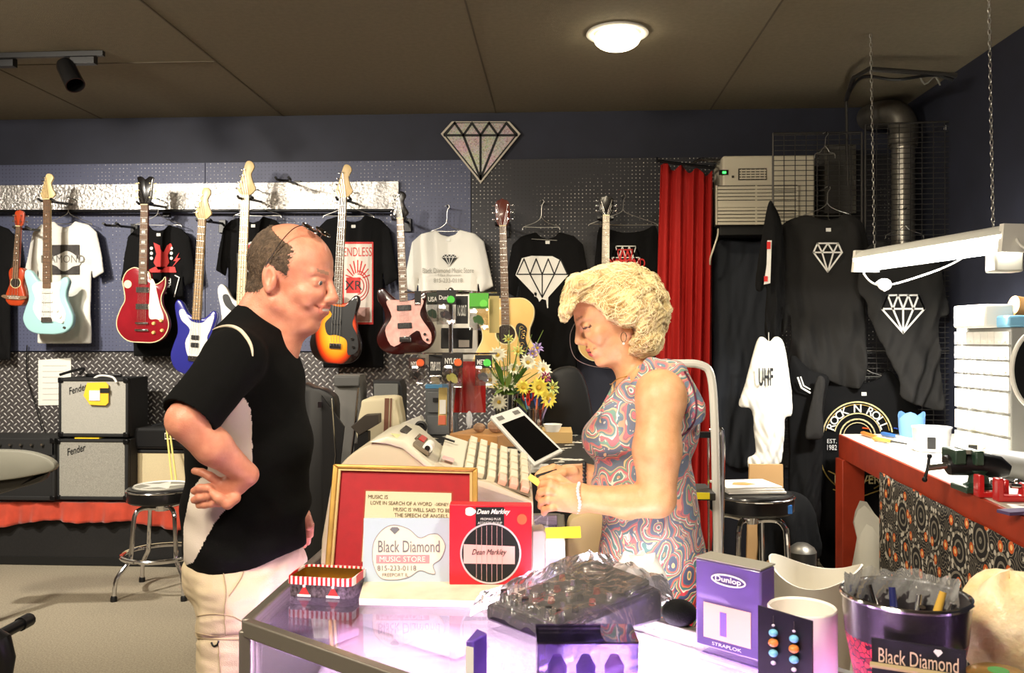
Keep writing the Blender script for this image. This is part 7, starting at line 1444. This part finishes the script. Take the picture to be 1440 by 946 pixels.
text('Black Diamond', so+cv*.0048+Zv*(z1-.019), .018, mat('cream_lettering', (214, 190, 150), .5), sg, width=.088, r=sx_, u=Zv); MB().prism([so+cv*.0045+sx_*(.022+x_)+Zv*(z1-.006+z_) for x_, z_ in ((-.005, 0), (-.003, .003), (.003, .003), (.005, 0), (0, -.006))], cv*.0004).build('diamond_mark', m_whp, sg)
rp_ = random.Random(9); pcs = [('silver', (200, 196, 200), 'silver'), ('green', (40, 110, 70), 'green'), ('black', (20, 20, 24), 'black'), ('blue', (60, 70, 170), 'dark blue'), ('gold', (200, 160, 70), 'gold'), ('red', (190, 40, 50), 'red'), ('navy', (36, 40, 90), 'navy'), ('white', (230, 226, 220), 'white')]
for i, (nm, c, l) in enumerate(pcs):
    t = -2.2+i*.62; b_ = bq_+Vector((math.cos(t)*.012, math.sin(t)*.012, .012)); e_ = bq_+Vector((math.cos(t)*rb_*.72, math.sin(t)*rb_*.66, hb_*(.96+.05*math.sin(i*2.1))))
    pn_ = T('pen', l+' pen standing in the red glitter bucket', 'pen', b_, group='pens in the bucket'); MB().cyl(b_, b_.lerp(e_, .8), .0052, n=12).build('barrel', mat('pen_'+nm, c, .2), pn_); MB().cyl(b_.lerp(e_, .8), e_, .0056, .0045, n=12).build('cap', m_chr if i % 2 else mat('pen_'+nm, c), pn_)
# clear plastic bag behind the bucket rim
cbag = MB(); n1 = 40; V = []
for i in range(n1):
    t = .1+i/(n1-1)*2.9
    for j in range(8):
        z_ = hb_*.80+j*.0062; rad = rb_*(.90+.02*math.sin(i*1.3+j)+.010*j/2); V.append(bq_+Vector((rad*math.cos(t), rad*math.sin(t), z_+.003*math.sin(i*.6)*j/7+.002*math.sin(i*1.7))))
o = cbag.add(V, [(i*8+j, (i+1)*8+j, (i+1)*8+j+1, i*8+j+1) for i in range(n1-1) for j in range(7)]).build('plastic_liner', glass('cloudy_plastic', (250, 250, 250), .25, .9, .15, .16)); tag(o, 'clear crinkled plastic bag lining the back of the red bucket', 'plastic bag')
shq = C(1420, 1000, 1.2); shq.z = CZ
sh = MB(); rs_ = random.Random(2)
prof = [(0, 0)]+[(.066*math.sin(math.pi*k/16)**.75, .075*(1-math.cos(math.pi*k/16))) for k in range(1, 16)]+[(0, .15)]
sh.lathe(prof, shq, 40, wob=lambda t, z: .006*math.sin(5*t+z*60)); o = sh.build('salt_crystal', mat('pale_orange_crystal', (240, 206, 150), .4, rgb2=(250, 232, 200), nscale=20, noise=.1, bump=.6, bscale=40, sss=.3)); tag(o, 'rounded pale orange crystal lump at the lower right corner', 'crystal')
q = C(1404, 1000, 1.06); q.z = CZ; jr = T('glass_jar', 'small amber jar with green-tinted lid in front of the orange crystal', 'jar', q); MB().lathe([(0, 0), (.03, 0), (.033, .02), (.033, .050), (.03, .055)], q, 30).build('jar', mat('amber_glass', (190, 130, 60), .2), jr); MB().lathe([(.035, .052), (.036, .064), (.030, .068), (0, .069)], q, 30).build('lid', mat('brass_lid', (176, 140, 80), .3, metal=.5), jr); MB().lathe([(0, .0698), (.012, .0695), (.012, .068)], q, 20).build('green_spot', mat('green_spot', (80, 160, 90), .5), jr)
# acrylic pieces at the bottom
ab = T('acrylic_block', 'thin upright purple-edged acrylic holder at bottom centre of the counter', 'acrylic holder', GC(668, 960)); q = C(655, 1000, 1.1); q.z = CZ; ht = C(668, 901, 1.1).z-CZ
MB().prism([q, q+Rv*.010, q+Rv*.027-Fv*.03*-1, q+Rv*.012+Fv*.05], Zv*ht).build('block', mat('violet_acrylic', (120, 90, 190), .15, trans=.4), ab, bev=.002); MB().prism([q-Fv*.001+Zv*.004, q+Rv*.010-Fv*.001+Zv*.004, q+Rv*.010-Fv*.001+Zv*(ht-.008), q-Fv*.001+Zv*(ht-.006)], -Fv*.001).build('white_insert', m_wht, ab)
q = C(640, 1000, 1.06); q.z = CZ; o = MB().lathe([(0, 0), (.014, 0), (.02, .03), (.014, .05), (0, .055)], q, 24).build('crystal_knob', glass('crystal', (230, 220, 250), .3, .95)); tag(o, 'faceted clear crystal stopper at the bottom edge beside the acrylic holder', 'crystal')
q = C(757, 1000, 1.16); q.z = CZ; cb2 = T('acrylic_box', 'clear acrylic display box standing in front of the effects unit', 'display box', q)
mc = glass('clear_acrylic', (236, 226, 255), .16, .93, .03); w_, d_, h_ = .135, .07, .068; cc = q+Rv*w_/2+Fv*d_/2
for a, s3 in (((0, -d_/2, h_/2), (w_, .003, h_)), ((0, d_/2, h_/2), (w_, .003, h_)), ((-w_/2, 0, h_/2), (.003, d_, h_)), ((w_/2, 0, h_/2), (.003, d_, h_)), ((0, 0, h_), (w_+.004, d_+.004, .003))): MB().box(cc+Rv*a[0]+Fv*a[1]+Zv*a[2], s3, Matrix.Rotation(YAW, 3, 'Z')).build('panel', mc, cb2)
for k in range(3): tag(MB().lathe([(0, 0), (.012, 0), (.014, .02), (.006, .035), (0, .036)], cc+Rv*(-.04+.04*k)+Zv*.003, 16).build('small_trinket', mat('trinket_%d' % k, [(150, 110, 200), (120, 90, 180), (214, 170, 220)][k], .3)), ['leftmost', 'middle', 'rightmost'][k]+' of three small purple trinkets inside the clear acrylic box', 'trinket')
# ---------------------------------------------------------------- between register and woman
bp2 = T('low_back_chair', 'beige upholstered low chair back just beyond the counter left of the woman\'s dress', 'chair', (0, 0, 0)); p = [C(x, y, 2.24) for x, y in cr([(799, 738), (815, 724), (845, 716), (868, 730), (874, 775), (876, 900), (802, 900), (798, 800)], 4)]
MB().prism(p, Fv*.06, .012).build('padded_back', mat('beige_upholstery', (214, 190, 140), .7), bp2); q = C(838, 900, 2.27); MB().cyl(q+Zv*.02, Vector((q.x, q.y, .02)), .02).build('post', m_chr, bp2); MB().lathe([(0, 0), (.07, 0), (.07, .01), (.03, .03), (0, .03)], (q.x, q.y, 0), 24).build('base', m_blkm, bp2)
sn = T('sticky_note', 'bright yellow folded note sticking out over the counter beside the red box', 'note', C(790, 750, 1.7)); MB().prism([C(767, 742, 1.7), C(816, 740, 1.72), C(817, 756, 1.72), C(768, 757, 1.7)], Fv*.002).build('slip', mat('bright_yellow_paper', (246, 222, 40), .6), sn)
bx = T('clear_box', 'translucent grey plastic box standing right of the red pickup box', 'box', GC(757, 825)); MB().prism([C(x, y, 1.66) for x, y in ((748, 746), (764, 744), (768, 750), (766, 812), (748, 814))], Fv*.05).build('box', mat('translucent_grey', (170, 158, 150), .3), bx, bev=.003)
wp_ = T('white_display_panel', 'glowing white panel with pale blue squares between the red box and chair', 'display panel', GC(782, 828)); MB().prism([C(x, y, 1.78) for x, y in ((768, 760), (794, 760), (796, 824), (768, 824))], Fv*.02).build('panel', m_whl, wp_); MB().prism([C(x, y, 1.778) for x, y in ((771, 766), (788, 766), (788, 790), (771, 790))], -Fv*.001).prism([C(x, y, 1.778) for x, y in ((771, 793), (788, 793), (788, 816), (771, 816))], -Fv*.001).build('blue_square', mat('pale_blue_square', (190, 206, 250), .5), wp_)
# ---------------------------------------------------------------- rear counter and its clutter
m_flor = mat('black_white_floral', (20, 20, 22), .6); (x, y, z), vec = coords(m_flor); L_ = nodes(m_flor)[1]; v_ = vor(m_flor, vec, 16, 'SMOOTH_F1'); nz = noisef(m_flor, vec, 14, 3)
L_.new(mixc(m_flor, nz.gt(.60), (18, 18, 20), (226, 220, 205)), nodes(m_flor)[2].inputs['Base Color'])
rc = T('rear_counter', 'dark counter behind the cash register covered with a black and white floral cloth', 'counter', (0, 3.7, 0))
K0, K1 = C(545, 0, 3.15), C(850, 0, 3.15); 
def kz(p, z): return Vector((p.x, p.y, z))
MB().prism([kz(C(590, 0, 3.15), 0), kz(C(835, 0, 3.15), 0), kz(C(815, 0, 4.5), 0), kz(C(590, 0, 4.5), 0)], Zv*.955).build('cabinet', m_blk, rc, bev=.004)
MB().prism([kz(C(585, 0, 3.1), .955), kz(C(842, 0, 3.1), .955), kz(C(822, 0, 4.52), .955), kz(C(588, 0, 4.52), .955)], Zv*.013).build('cloth_top', m_flor, rc, bev=.003)
KZ = .969
def KB(px, py): return G(px, py, KZ)
wbx = T('wooden_box', 'small wooden box with round dark knob below the pick display', 'wooden box', KB(662, 648)); q = KB(632, 646); q2 = KB(700, 650); d_ = (q2-q); w_ = d_.length; d_.normalize(); s_ = Vector((-d_.y, d_.x, 0))
MB().prism([q, q2, q2+s_*.22, q+s_*.22], Zv*.105).build('box', mat('warm_wood', (186, 134, 78), .45, noise=.2, nscale=12), wbx, bev=.004); MB().cyl(q+d_*w_*.16+Zv*.055, q+d_*w_*.16+Zv*.055-s_*.006, .013).build('knob', m_blk, wbx)
bt = q+Zv*.106
for i, (a, b, r_, c) in enumerate(((.45, .08, .026, (176, 140, 108)), (.78, .09, .034, (160, 124, 96)), (.6, .16, .030, (190, 168, 140)), (.95, .14, .028, (206, 190, 150)))):
    o = MB().sph(bt+d_*w_*a+s_*b+Zv*r_*.7, (r_, r_*.8, r_*.75), 9).build('stone', mat('stone_%d' % i, c, .7, noise=.2, nscale=40), sharp=10); tag(o, ['small tan stone at the left front on the wooden box', 'brown stone right of the tan one on the wooden box', 'pale stone at the back of the wooden box', 'yellowish stone at the right edge of the wooden box'][i], 'stone', 'stones on the wooden box')
tb = T('floral_tin', 'black and cream floral patterned low box behind the white tablet', 'box', KB(715, 655)); q = KB(690, 652); MB().prism([q, q+Rv*.16, q+Rv*.16+Fv*.14, q+Fv*.14], Zv*.05).build('box', m_flor, tb, bev=.004)
# tablet till
tp = T('tablet_till', 'white tablet till tilted on its stand between the two people', 'tablet', KB(730, 650)); dT = 3.0
c4 = [C(689, 585, dT+.09), C(729, 571, dT+.14), C(792, 633, dT), C(752, 654, dT-.05)]; tn_ = (c4[1]-c4[0]).cross(c4[3]-c4[0]).normalized(); tn_ = tn_ if tn_.dot(CAM-c4[0]) > 0 else -tn_
MB().prism(c4, -tn_*.016).build('case', m_wht, tp, bev=.004)
TQ = lambda a, b, k=0: (c4[0]*(1-a)+c4[1]*a)*(1-b)+(c4[3]*(1-a)+c4[2]*a)*b+tn_*k
MB().prism([TQ(.10, .2, .001), TQ(.90, .2, .001), TQ(.92, .955, .001), TQ(.08, .955, .001)], tn_*.001).build('screen', mat('dark_screen', (10, 10, 12), .08, spec=.6), tp)
for a in (.12, .68): MB().prism([TQ(a, .06, .001), TQ(a+.2, .06, .001), TQ(a+.2, .13, .001), TQ(a, .13, .001)], tn_*.001).build('grey_patch', m_grp, tp)
q = TQ(.5, .75, -.02); MB().tube([q, q+Fv*.08-Zv*.03, Vector((q.x, q.y, KZ+.02))+Fv*.1], .014, 10).build('arm', m_wht, tp); q = Vector((q.x, q.y, KZ))+Fv*.12; MB().prism([q-Rv*.16-Fv*.1, q+Rv*.05-Fv*.06, q+Rv*.05+Fv*.06, q-Rv*.13+Fv*.03], Zv*.015).build('base', m_wht, tp, bev=.004)
# pencil cup, scissors
q = C(747, 604, 4.05); q.z = KZ+.0; stp = MB().prism([C(x, 0, d).xy.to_3d()+Zv*KZ for x, d in ((735, 3.95), (805, 3.95), (803, 4.2), (735, 4.2))], Zv*.05).build('tan_box', mat('tan_cardboard', (206, 170, 110), .7)); tag(stp, 'flat tan cardboard box under the pencil cup and white cup', 'box')
q = C(752, 600, 4.05); q.z = KZ+.051
pcup = T('pencil_cup', 'clear pencil cup with scissors and pens right of the vase', 'cup', q); MB().lathe([(0, .003), (.036, 0), (.04, .1), (.037, .1), (.033, .006), (0, .006)], q, 24, sx=1).build('cup', glass('clear_cup', (240, 240, 240), .3, .85, .05), pcup)
def scissors(off, c, l, lean):
    s = T('scissors', l, 'scissors', q+off); t = q+off+Vector((lean, 0, .165)); MB().prism([q+off+Zv*.01+Rv*-.008, q+off+Zv*.01+Rv*.008, t-Zv*.04+Rv*.006, t-Zv*.04-Rv*.006], Fv*.003).build('blades', m_steel, s)
    for sg_ in (-1, 1): MB().tube([t+Rv*(sg_*.014+.011*math.cos(a))+Zv*(.0+.024*math.sin(a)) for a in np.linspace(0, 2*math.pi, 16, endpoint=False)], .0045, 8, True).build('handle_loop', mat('scissor_'+l[:4], c, .4), s); MB().cyl(t+Rv*sg_*.010-Zv*.02, t-Zv*.05+Rv*sg_*.003, .006, n=8).build('handle_shank', mat('scissor_'+l[:4], c), s)
scissors(Vector((-.012, 0, 0)), (214, 44, 30), 'red-handled scissors standing in the clear pencil cup', -.02); scissors(Vector((.01, .012, 0)), (70, 110, 200), 'blue-handled scissors standing in the clear pencil cup', .0)
for i, (dx_, ln, c) in enumerate(((.022, .03, (226, 110, 60)), (-.025, -.02, (90, 150, 190)), (.0, .012, (240, 130, 90)), (.028, .045, (150, 130, 170)))):
    p_ = T('pen', ['orange', 'light blue', 'salmon', 'mauve'][i]+' pen in the clear pencil cup', 'pen', q+Rv*dx_, group=None); MB().cyl(q+Rv*dx_*.6+Zv*.01, q+Rv*(dx_+ln)+Zv*.15, .0045).build('barrel', mat('cup_pen_%d' % i, c, .4), p_); MB().sph(q+Rv*(dx_+ln)+Zv*.15, .005, 8).build('end', m_wht, p_)
q = C(777, 600, 3.98); q.z = KZ+.051; o = MB().lathe([(0, .003), (.03, 0), (.045, .035), (.042, .035), (.028, .006), (0, .006)], q, 24).build('white_cup', m_wht); tag(o, 'small white bowl on the tan box right of the pencil cup', 'bowl')
o = MB().prism([C(x, y, 4.3) for x, y in cr([(766, 560), (772, 530), (790, 517), (815, 520), (830, 560), (835, 640), (770, 640)], 4)], Fv*.12, .02).build('black_case', mat('case_black', (18, 18, 19))); tag(o, 'rounded black case standing behind the flowers and tablet', 'case')
# grey drawer box
gd = T('grey_drawer_box', 'grey plastic drawer box standing behind the pick display pole', 'drawer box', KB(617, 620)); MB().prism([C(x, y, 4.3) for x, y in ((598, 546), (642, 546), (642, 614), (598, 614))], Fv*.16).build('cabinet', mat('slate_plastic', (84, 86, 88), .5), gd, bev=.006)
for y0_, y1_ in ((551, 580), (584, 611)): MB().prism([C(x, y, 4.295) for x, y in ((601, y0_), (639, y0_), (639, y1_), (601, y1_))], -Fv*.008).build('drawer', mat('slate_plastic2', (96, 98, 100), .5), gd, bev=.003)
MB().box(C(613, 562, 4.28), (.03, .01, .02)).build('handle_slot', m_blk, gd); MB().prism([C(x, y, 4.3) for x, y in ((598, 541), (630, 541), (630, 546), (598, 546))], Fv*.1).build('blue_lid', mat('blue_lid', (70, 130, 170), .5), gd)
o = MB().prism([C(x, y, 4.1) for x, y in ((562, 597), (590, 586), (598, 600), (598, 612), (570, 616))], Fv*.1).build('white_box', mat('white_box', (228, 224, 214), .5)); tag(o, 'white small box behind the cash register hood', 'box')
MB().lathe([(0, 0), (.03, 0), (.03, .01), (.02, .012), (.012, .004), (0, .004)], C(592, 600, 4.05), 20, Matrix.Rotation(math.pi/2, 3, 'X')).build('round_vent', m_blk, o)
# ---- revolving pick display
pdp = T('display_stand', 'chrome pole display stand hung with guitar pick packets', 'display stand', KB(634, 640)); dP = 3.5; pb_ = C(634, 0, dP); pb_.z = KZ; tp_ = C(634, 408, dP)
MB().cyl(pb_, tp_, .009).build('pole', m_chr, pdp); MB().lathe([(0, 0), (.11, 0), (.11, .008), (.02, .02), (0, .02)], pb_, 30).build('base', m_blk, pdp); MB().sph(tp_, .012, 10).build('finial', m_chr, pdp)
for yy in (411, 497):
    zc = C(634, yy, dP).z; c_ = Vector((pb_.x, pb_.y, zc)); MB().tube([c_-Rv*.19, c_+Rv*.19], .004, 6).build('arm', m_chr, pdp); MB().tube([c_-Fv*.12, c_+Fv*.12], .004, 6).build('arm', m_chr, pdp); MB().tube([c_+Rv*.12*math.cos(t)+Fv*.12*math.sin(t) for t in np.linspace(0, 2*math.pi, 24, endpoint=False)], .003, 6, True).build('ring', m_chr, pdp)
m_pouch = glass('clear_pouch', (250, 250, 250), .22, .92, .06)
def packet(x0, y0, x1, y1, hc, pick, l, dk=0, txt=None, hh=.42, dot=None, tcol=None):
    d = dP-.12+dk; t = T('pick_packet', l, 'packet', C((x0+x1)/2, y1, d), group='pick packets on the display stand'); ym = y0+(y1-y0)*hh
    MB().prism([C(x, y, d) for x, y in ((x0, y0), (x1, y0), (x1, ym), (x0, ym))], Fv*.003).build('header_card', mat('header_%d%d%d' % hc, hc, .5), t)
    if ym < y1-2:
        MB().prism([C(x, y, d-.004) for x, y in ((x0+1, ym-3), (x1-1, ym-3), (x1, y1), (x0, y1))], Fv*.010, .002).build('pouch', m_pouch, t)
        if pick:
            for k, (a, b, ro) in enumerate(((.35, .5, .3), (.6, .62, 1.2), (.5, .45, 2.1))):
                c_ = C(x0+(x1-x0)*a, ym+(y1-ym)*b, d); pp = [c_+Rv*(.013*math.cos(u+ro)*(1+.12*math.cos(3*u)))+Zv*(.013*math.sin(u+ro)*(1+.12*math.cos(3*u))) for u in np.linspace(0, 2*math.pi, 15, endpoint=False)]
                MB().prism([p-Fv*(.001*k) for p in pp], Fv*.001).build('pick', mat('pick_%d%d%d' % pick, pick, .4), t)
    if txt: text(txt, C((x0+x1)/2, (y0+ym)/2+1, d-.001), (ym-y0)/FPX*d*.4, tcol or m_whp, t, width=(x1-x0)/FPX*d*.75, r=Rv, u=Zv, bold=.02)
    if dot: MB().prism([C(x1-7+5.5*math.cos(u), ym-7+5.5*math.sin(u), d-.001) for u in np.linspace(0, 2*math.pi, 18, endpoint=False)], -Fv*.0008).build('price_dot', mat('dot_%d%d%d' % dot, dot, .5), t)
    MB().tube([C((x0+x1)/2, y0-2, d), C((x0+x1)/2, y0-2, d+.10)], .0016, 5).build('hook', m_chr, t)
K_ = (24, 24, 26)
packet(583, 409, 592, 430, K_, None, 'narrow black packet at the left end of the upper display tier', .02, None, .9)
packet(600, 411, 617, 452, (30, 44, 30), (60, 90, 66), 'black and green headed pick packet with dark green picks, upper tier', .02, 'USA')
packet(614, 408, 641, 456, K_, (96, 90, 96), 'black-headed pick packet with grey picks and bright green dot, upper tier', -.03, 'Dunlop', .42, (80, 220, 70))
packet(641, 416, 658, 455, (18, 18, 22), None, 'flat black string set reading NO BOLT beside the pole on the upper tier', .05, 'NO BOLT', 1.0)
packet(660, 412, 687, 464, (90, 190, 60), (100, 150, 90), 'green-headed pick packet with pale green picks at the right of the upper tier', -.03, None, .42, (120, 230, 80))
packet(688, 416, 702, 468, (196, 176, 110), None, 'thin yellowish packet at the right end of the upper tier', .03, None, 1.0)
packet(575, 503, 598, 540, (60, 30, 26), (50, 44, 44), 'black and orange headed packet with dark picks at left of the lower tier', .0, 'NYLON', .38, (240, 100, 40))
packet(603, 498, 622, 540, (16, 16, 18), (190, 180, 150), 'black strap lock packet left of the pole on the lower tier', .04, 'STRAP LOCK', .75)
packet(622, 496, 651, 545, (28, 22, 20), (222, 216, 120), 'black and orange headed packet with yellow picks on the lower tier', -.03, 'NYLON', .42, (250, 110, 50))
packet(668, 499, 692, 542, K_, (120, 120, 124), 'black-headed pick packet with grey picks and green dot on the lower tier', -.02, 'METAL', .42, (90, 230, 90))
o = MB().prism([C(x, y, 3.62) for x, y in ((620, 461), (665, 461), (664, 490), (620, 490))], Fv*.02).build('black_wallet', m_blk, bev=.003); tag(o, 'flat black box with a pale barcode label under the upper packets', 'box'); MB().prism([C(x, y, 3.616) for x, y in ((645, 478), (660, 478), (660, 488), (645, 488))], -Fv*.001).build('barcode_label', mat('pale_label', (190, 180, 170), .6), o)
rdb = T('red_cloth_packet', 'large bright red polishing cloth packet hanging below the lower tier', 'packet', C(660, 580, 3.6)); MB().prism([C(x, y, 3.6) for x, y in ((648, 508), (669, 508), (683, 540), (683, 580), (638, 580), (641, 545))], Fv*.012, .003).build('red_cloth', mat('bright_red_cloth', (222, 30, 22), .5), rdb); MB().prism([C(x, y, 3.595) for x, y in ((636, 505), (683, 505), (683, 580), (636, 580))], Fv*.02, .002).build('pouch', m_pouch, rdb)
o = MB().prism([C(x, y, 3.55) for x, y in ((617, 545), (629, 545), (628, 598), (616, 598))], Fv*.008).build('narrow_packet', mat('yellowish_card', (214, 190, 120), .5)); tag(o, 'narrow yellow and white packet hanging left of the display pole', 'packet', 'pick packets on the display stand'); MB().prism([C(x, y, 3.545) for x, y in ((618, 562), (627, 562), (627, 582), (618, 582))], -Fv*.001).build('barcode_label', m_wht, o); MB().prism([C(x, y, 3.545) for x, y in ((617, 584), (627, 584), (627, 597), (616, 597))], -Fv*.001).build('orange_end', mat('orange_end', (214, 110, 80), .5), o)
MB().sph(C(660, 590, 3.35), (.013, .013, .035), 12).build('glass_float', m_clr, T('glass_ornament', 'tiny clear glass ornament standing on the wooden box', 'ornament', C(660, 600, 3.35)))
# ---- flowers
fv = T('flower_arrangement', 'mixed bouquet of white, yellow and purple flowers in a clear glass vase', 'flowers', C(712, 600, 4.1)); vb = C(712, 0, 4.1); vb.z = KZ
MB().lathe([(0, .004), (.045, 0), (.05, .02), (.055, .15), (.07, .22), (.067, .22), (.05, .14), (.042, .01), (0, .01)], vb, 32).build('vase', glass('vase_glass', (190, 190, 180), .25, .75, .03), fv)
m_gr = mat('leaf_green', (86, 126, 46), .5, noise=.3, nscale=20); m_gr2 = mat('pale_leaf_green', (150, 176, 90), .5); rf = random.Random(12)
neck_ = vb+Zv*.2
fl_ = [(700, 500, 'w', .05), (712, 540, 'w', .055), (690, 535, 'w', .05), (742, 510, 'w', .045), (757, 545, 'y', .055), (770, 560, 'y', .05), (735, 545, 'y', .04), (763, 520, 'w', .05), (755, 490, 'p', .035), (766, 531, 'm', .035), (748, 498, 'p', .03), (722, 520, 'w', .04), (702, 565, 'w', .045), (728, 495, 'g', .035), (715, 478, 'g', .03), (690, 512, 'g', .035), (776, 545, 'g', .04)]
fc = {'w': ('cream_petal', (244, 240, 214)), 'y': ('yellow_petal', (246, 222, 80)), 'p': ('lilac_petal', (176, 150, 214)), 'm': ('magenta_petal', (150, 40, 90)), 'g': ('yellow_green_petal', (206, 214, 120))}
for i, (x_, y_, k_, r_) in enumerate(fl_):
    c = C(x_, y_, 4.1+rf.uniform(-.10, .05)); dr = (c-neck_).normalized()*.6+(-Fv)*.7; dr.normalize(); Mq = dr.to_track_quat('Z', 'Y').to_matrix()
    MB().tube(cr([neck_-Zv*.1, neck_, neck_.lerp(c, .6)+Zv*.01, c], 4, False), .0022, 5).build('stem', m_gr, fv)
    mb = MB(); np_ = 14 if k_ in 'wy' else 8
    for j in range(np_):
        a = 2*math.pi*j/np_; u = Mq @ Vector((math.cos(a), math.sin(a), 0)); s_ = Mq @ Vector((-math.sin(a), math.cos(a), 0)); wv_ = r_*.17
        q_ = [c+u*r_*.12, c+u*r_*.55+s_*wv_+dr*.012, c+u*r_+dr*(.004+.01*(j % 2)), c+u*r_*.55-s_*wv_+dr*.012]; mb.add(q_+[p+dr*.0015 for p in q_], [(0, 1, 2, 3), (7, 6, 5, 4), (0, 4, 5, 1), (1, 5, 6, 2), (2, 6, 7, 3), (3, 7, 4, 0)])
    h_ = mb.build('petals', mat(*fc[k_], .6), fv); MB().sph(c+dr*.006, r_*.2, 8).build('flower_centre', mat('flower_centre', (220, 180, 60), .7), h_)
for i in range(26):
    a = rf.uniform(0, 6.28); e_ = neck_+Vector((math.cos(a)*rf.uniform(.05, .2), math.sin(a)*.10, rf.uniform(-.10, .22))); md_ = neck_.lerp(e_, .5)+Zv*.03; s_ = (e_-neck_).cross(Zv); s_ = s_.normalized()*rf.uniform(.010, .024) if s_.length > 1e-4 else Rv*.02
    MB().prism([neck_, md_+s_, e_, md_-s_], Vector((0, 0, .0015))).build('leaf', m_gr if i % 2 else m_gr2, fv)
for i in range(5): b_ = C(700+i*16, 470-6*(i % 3), 4.1); MB().tube([neck_, neck_.lerp(b_, .5)+Rv*.01, b_], [.0025, .003, .001], 5).build('grass_blade', m_gr2, fv)

wq = GC(898, 848); r_w = random.Random(6); pr_ = [(0, .004), (.055, 0), (.068, .02), (.06, .055), (.035, .085), (0, .08)]
o = MB().lathe(pr_, wq, 30, sx=.85, sy=.5, wob=lambda t, z: .008*math.sin(5*t+z*90)*(z > .01)).build('white_tissue', mat('white_tissue', (246, 242, 238), .8)); tag(o, 'crumpled white tissue behind the plastic-wrapped effects unit', 'tissue')
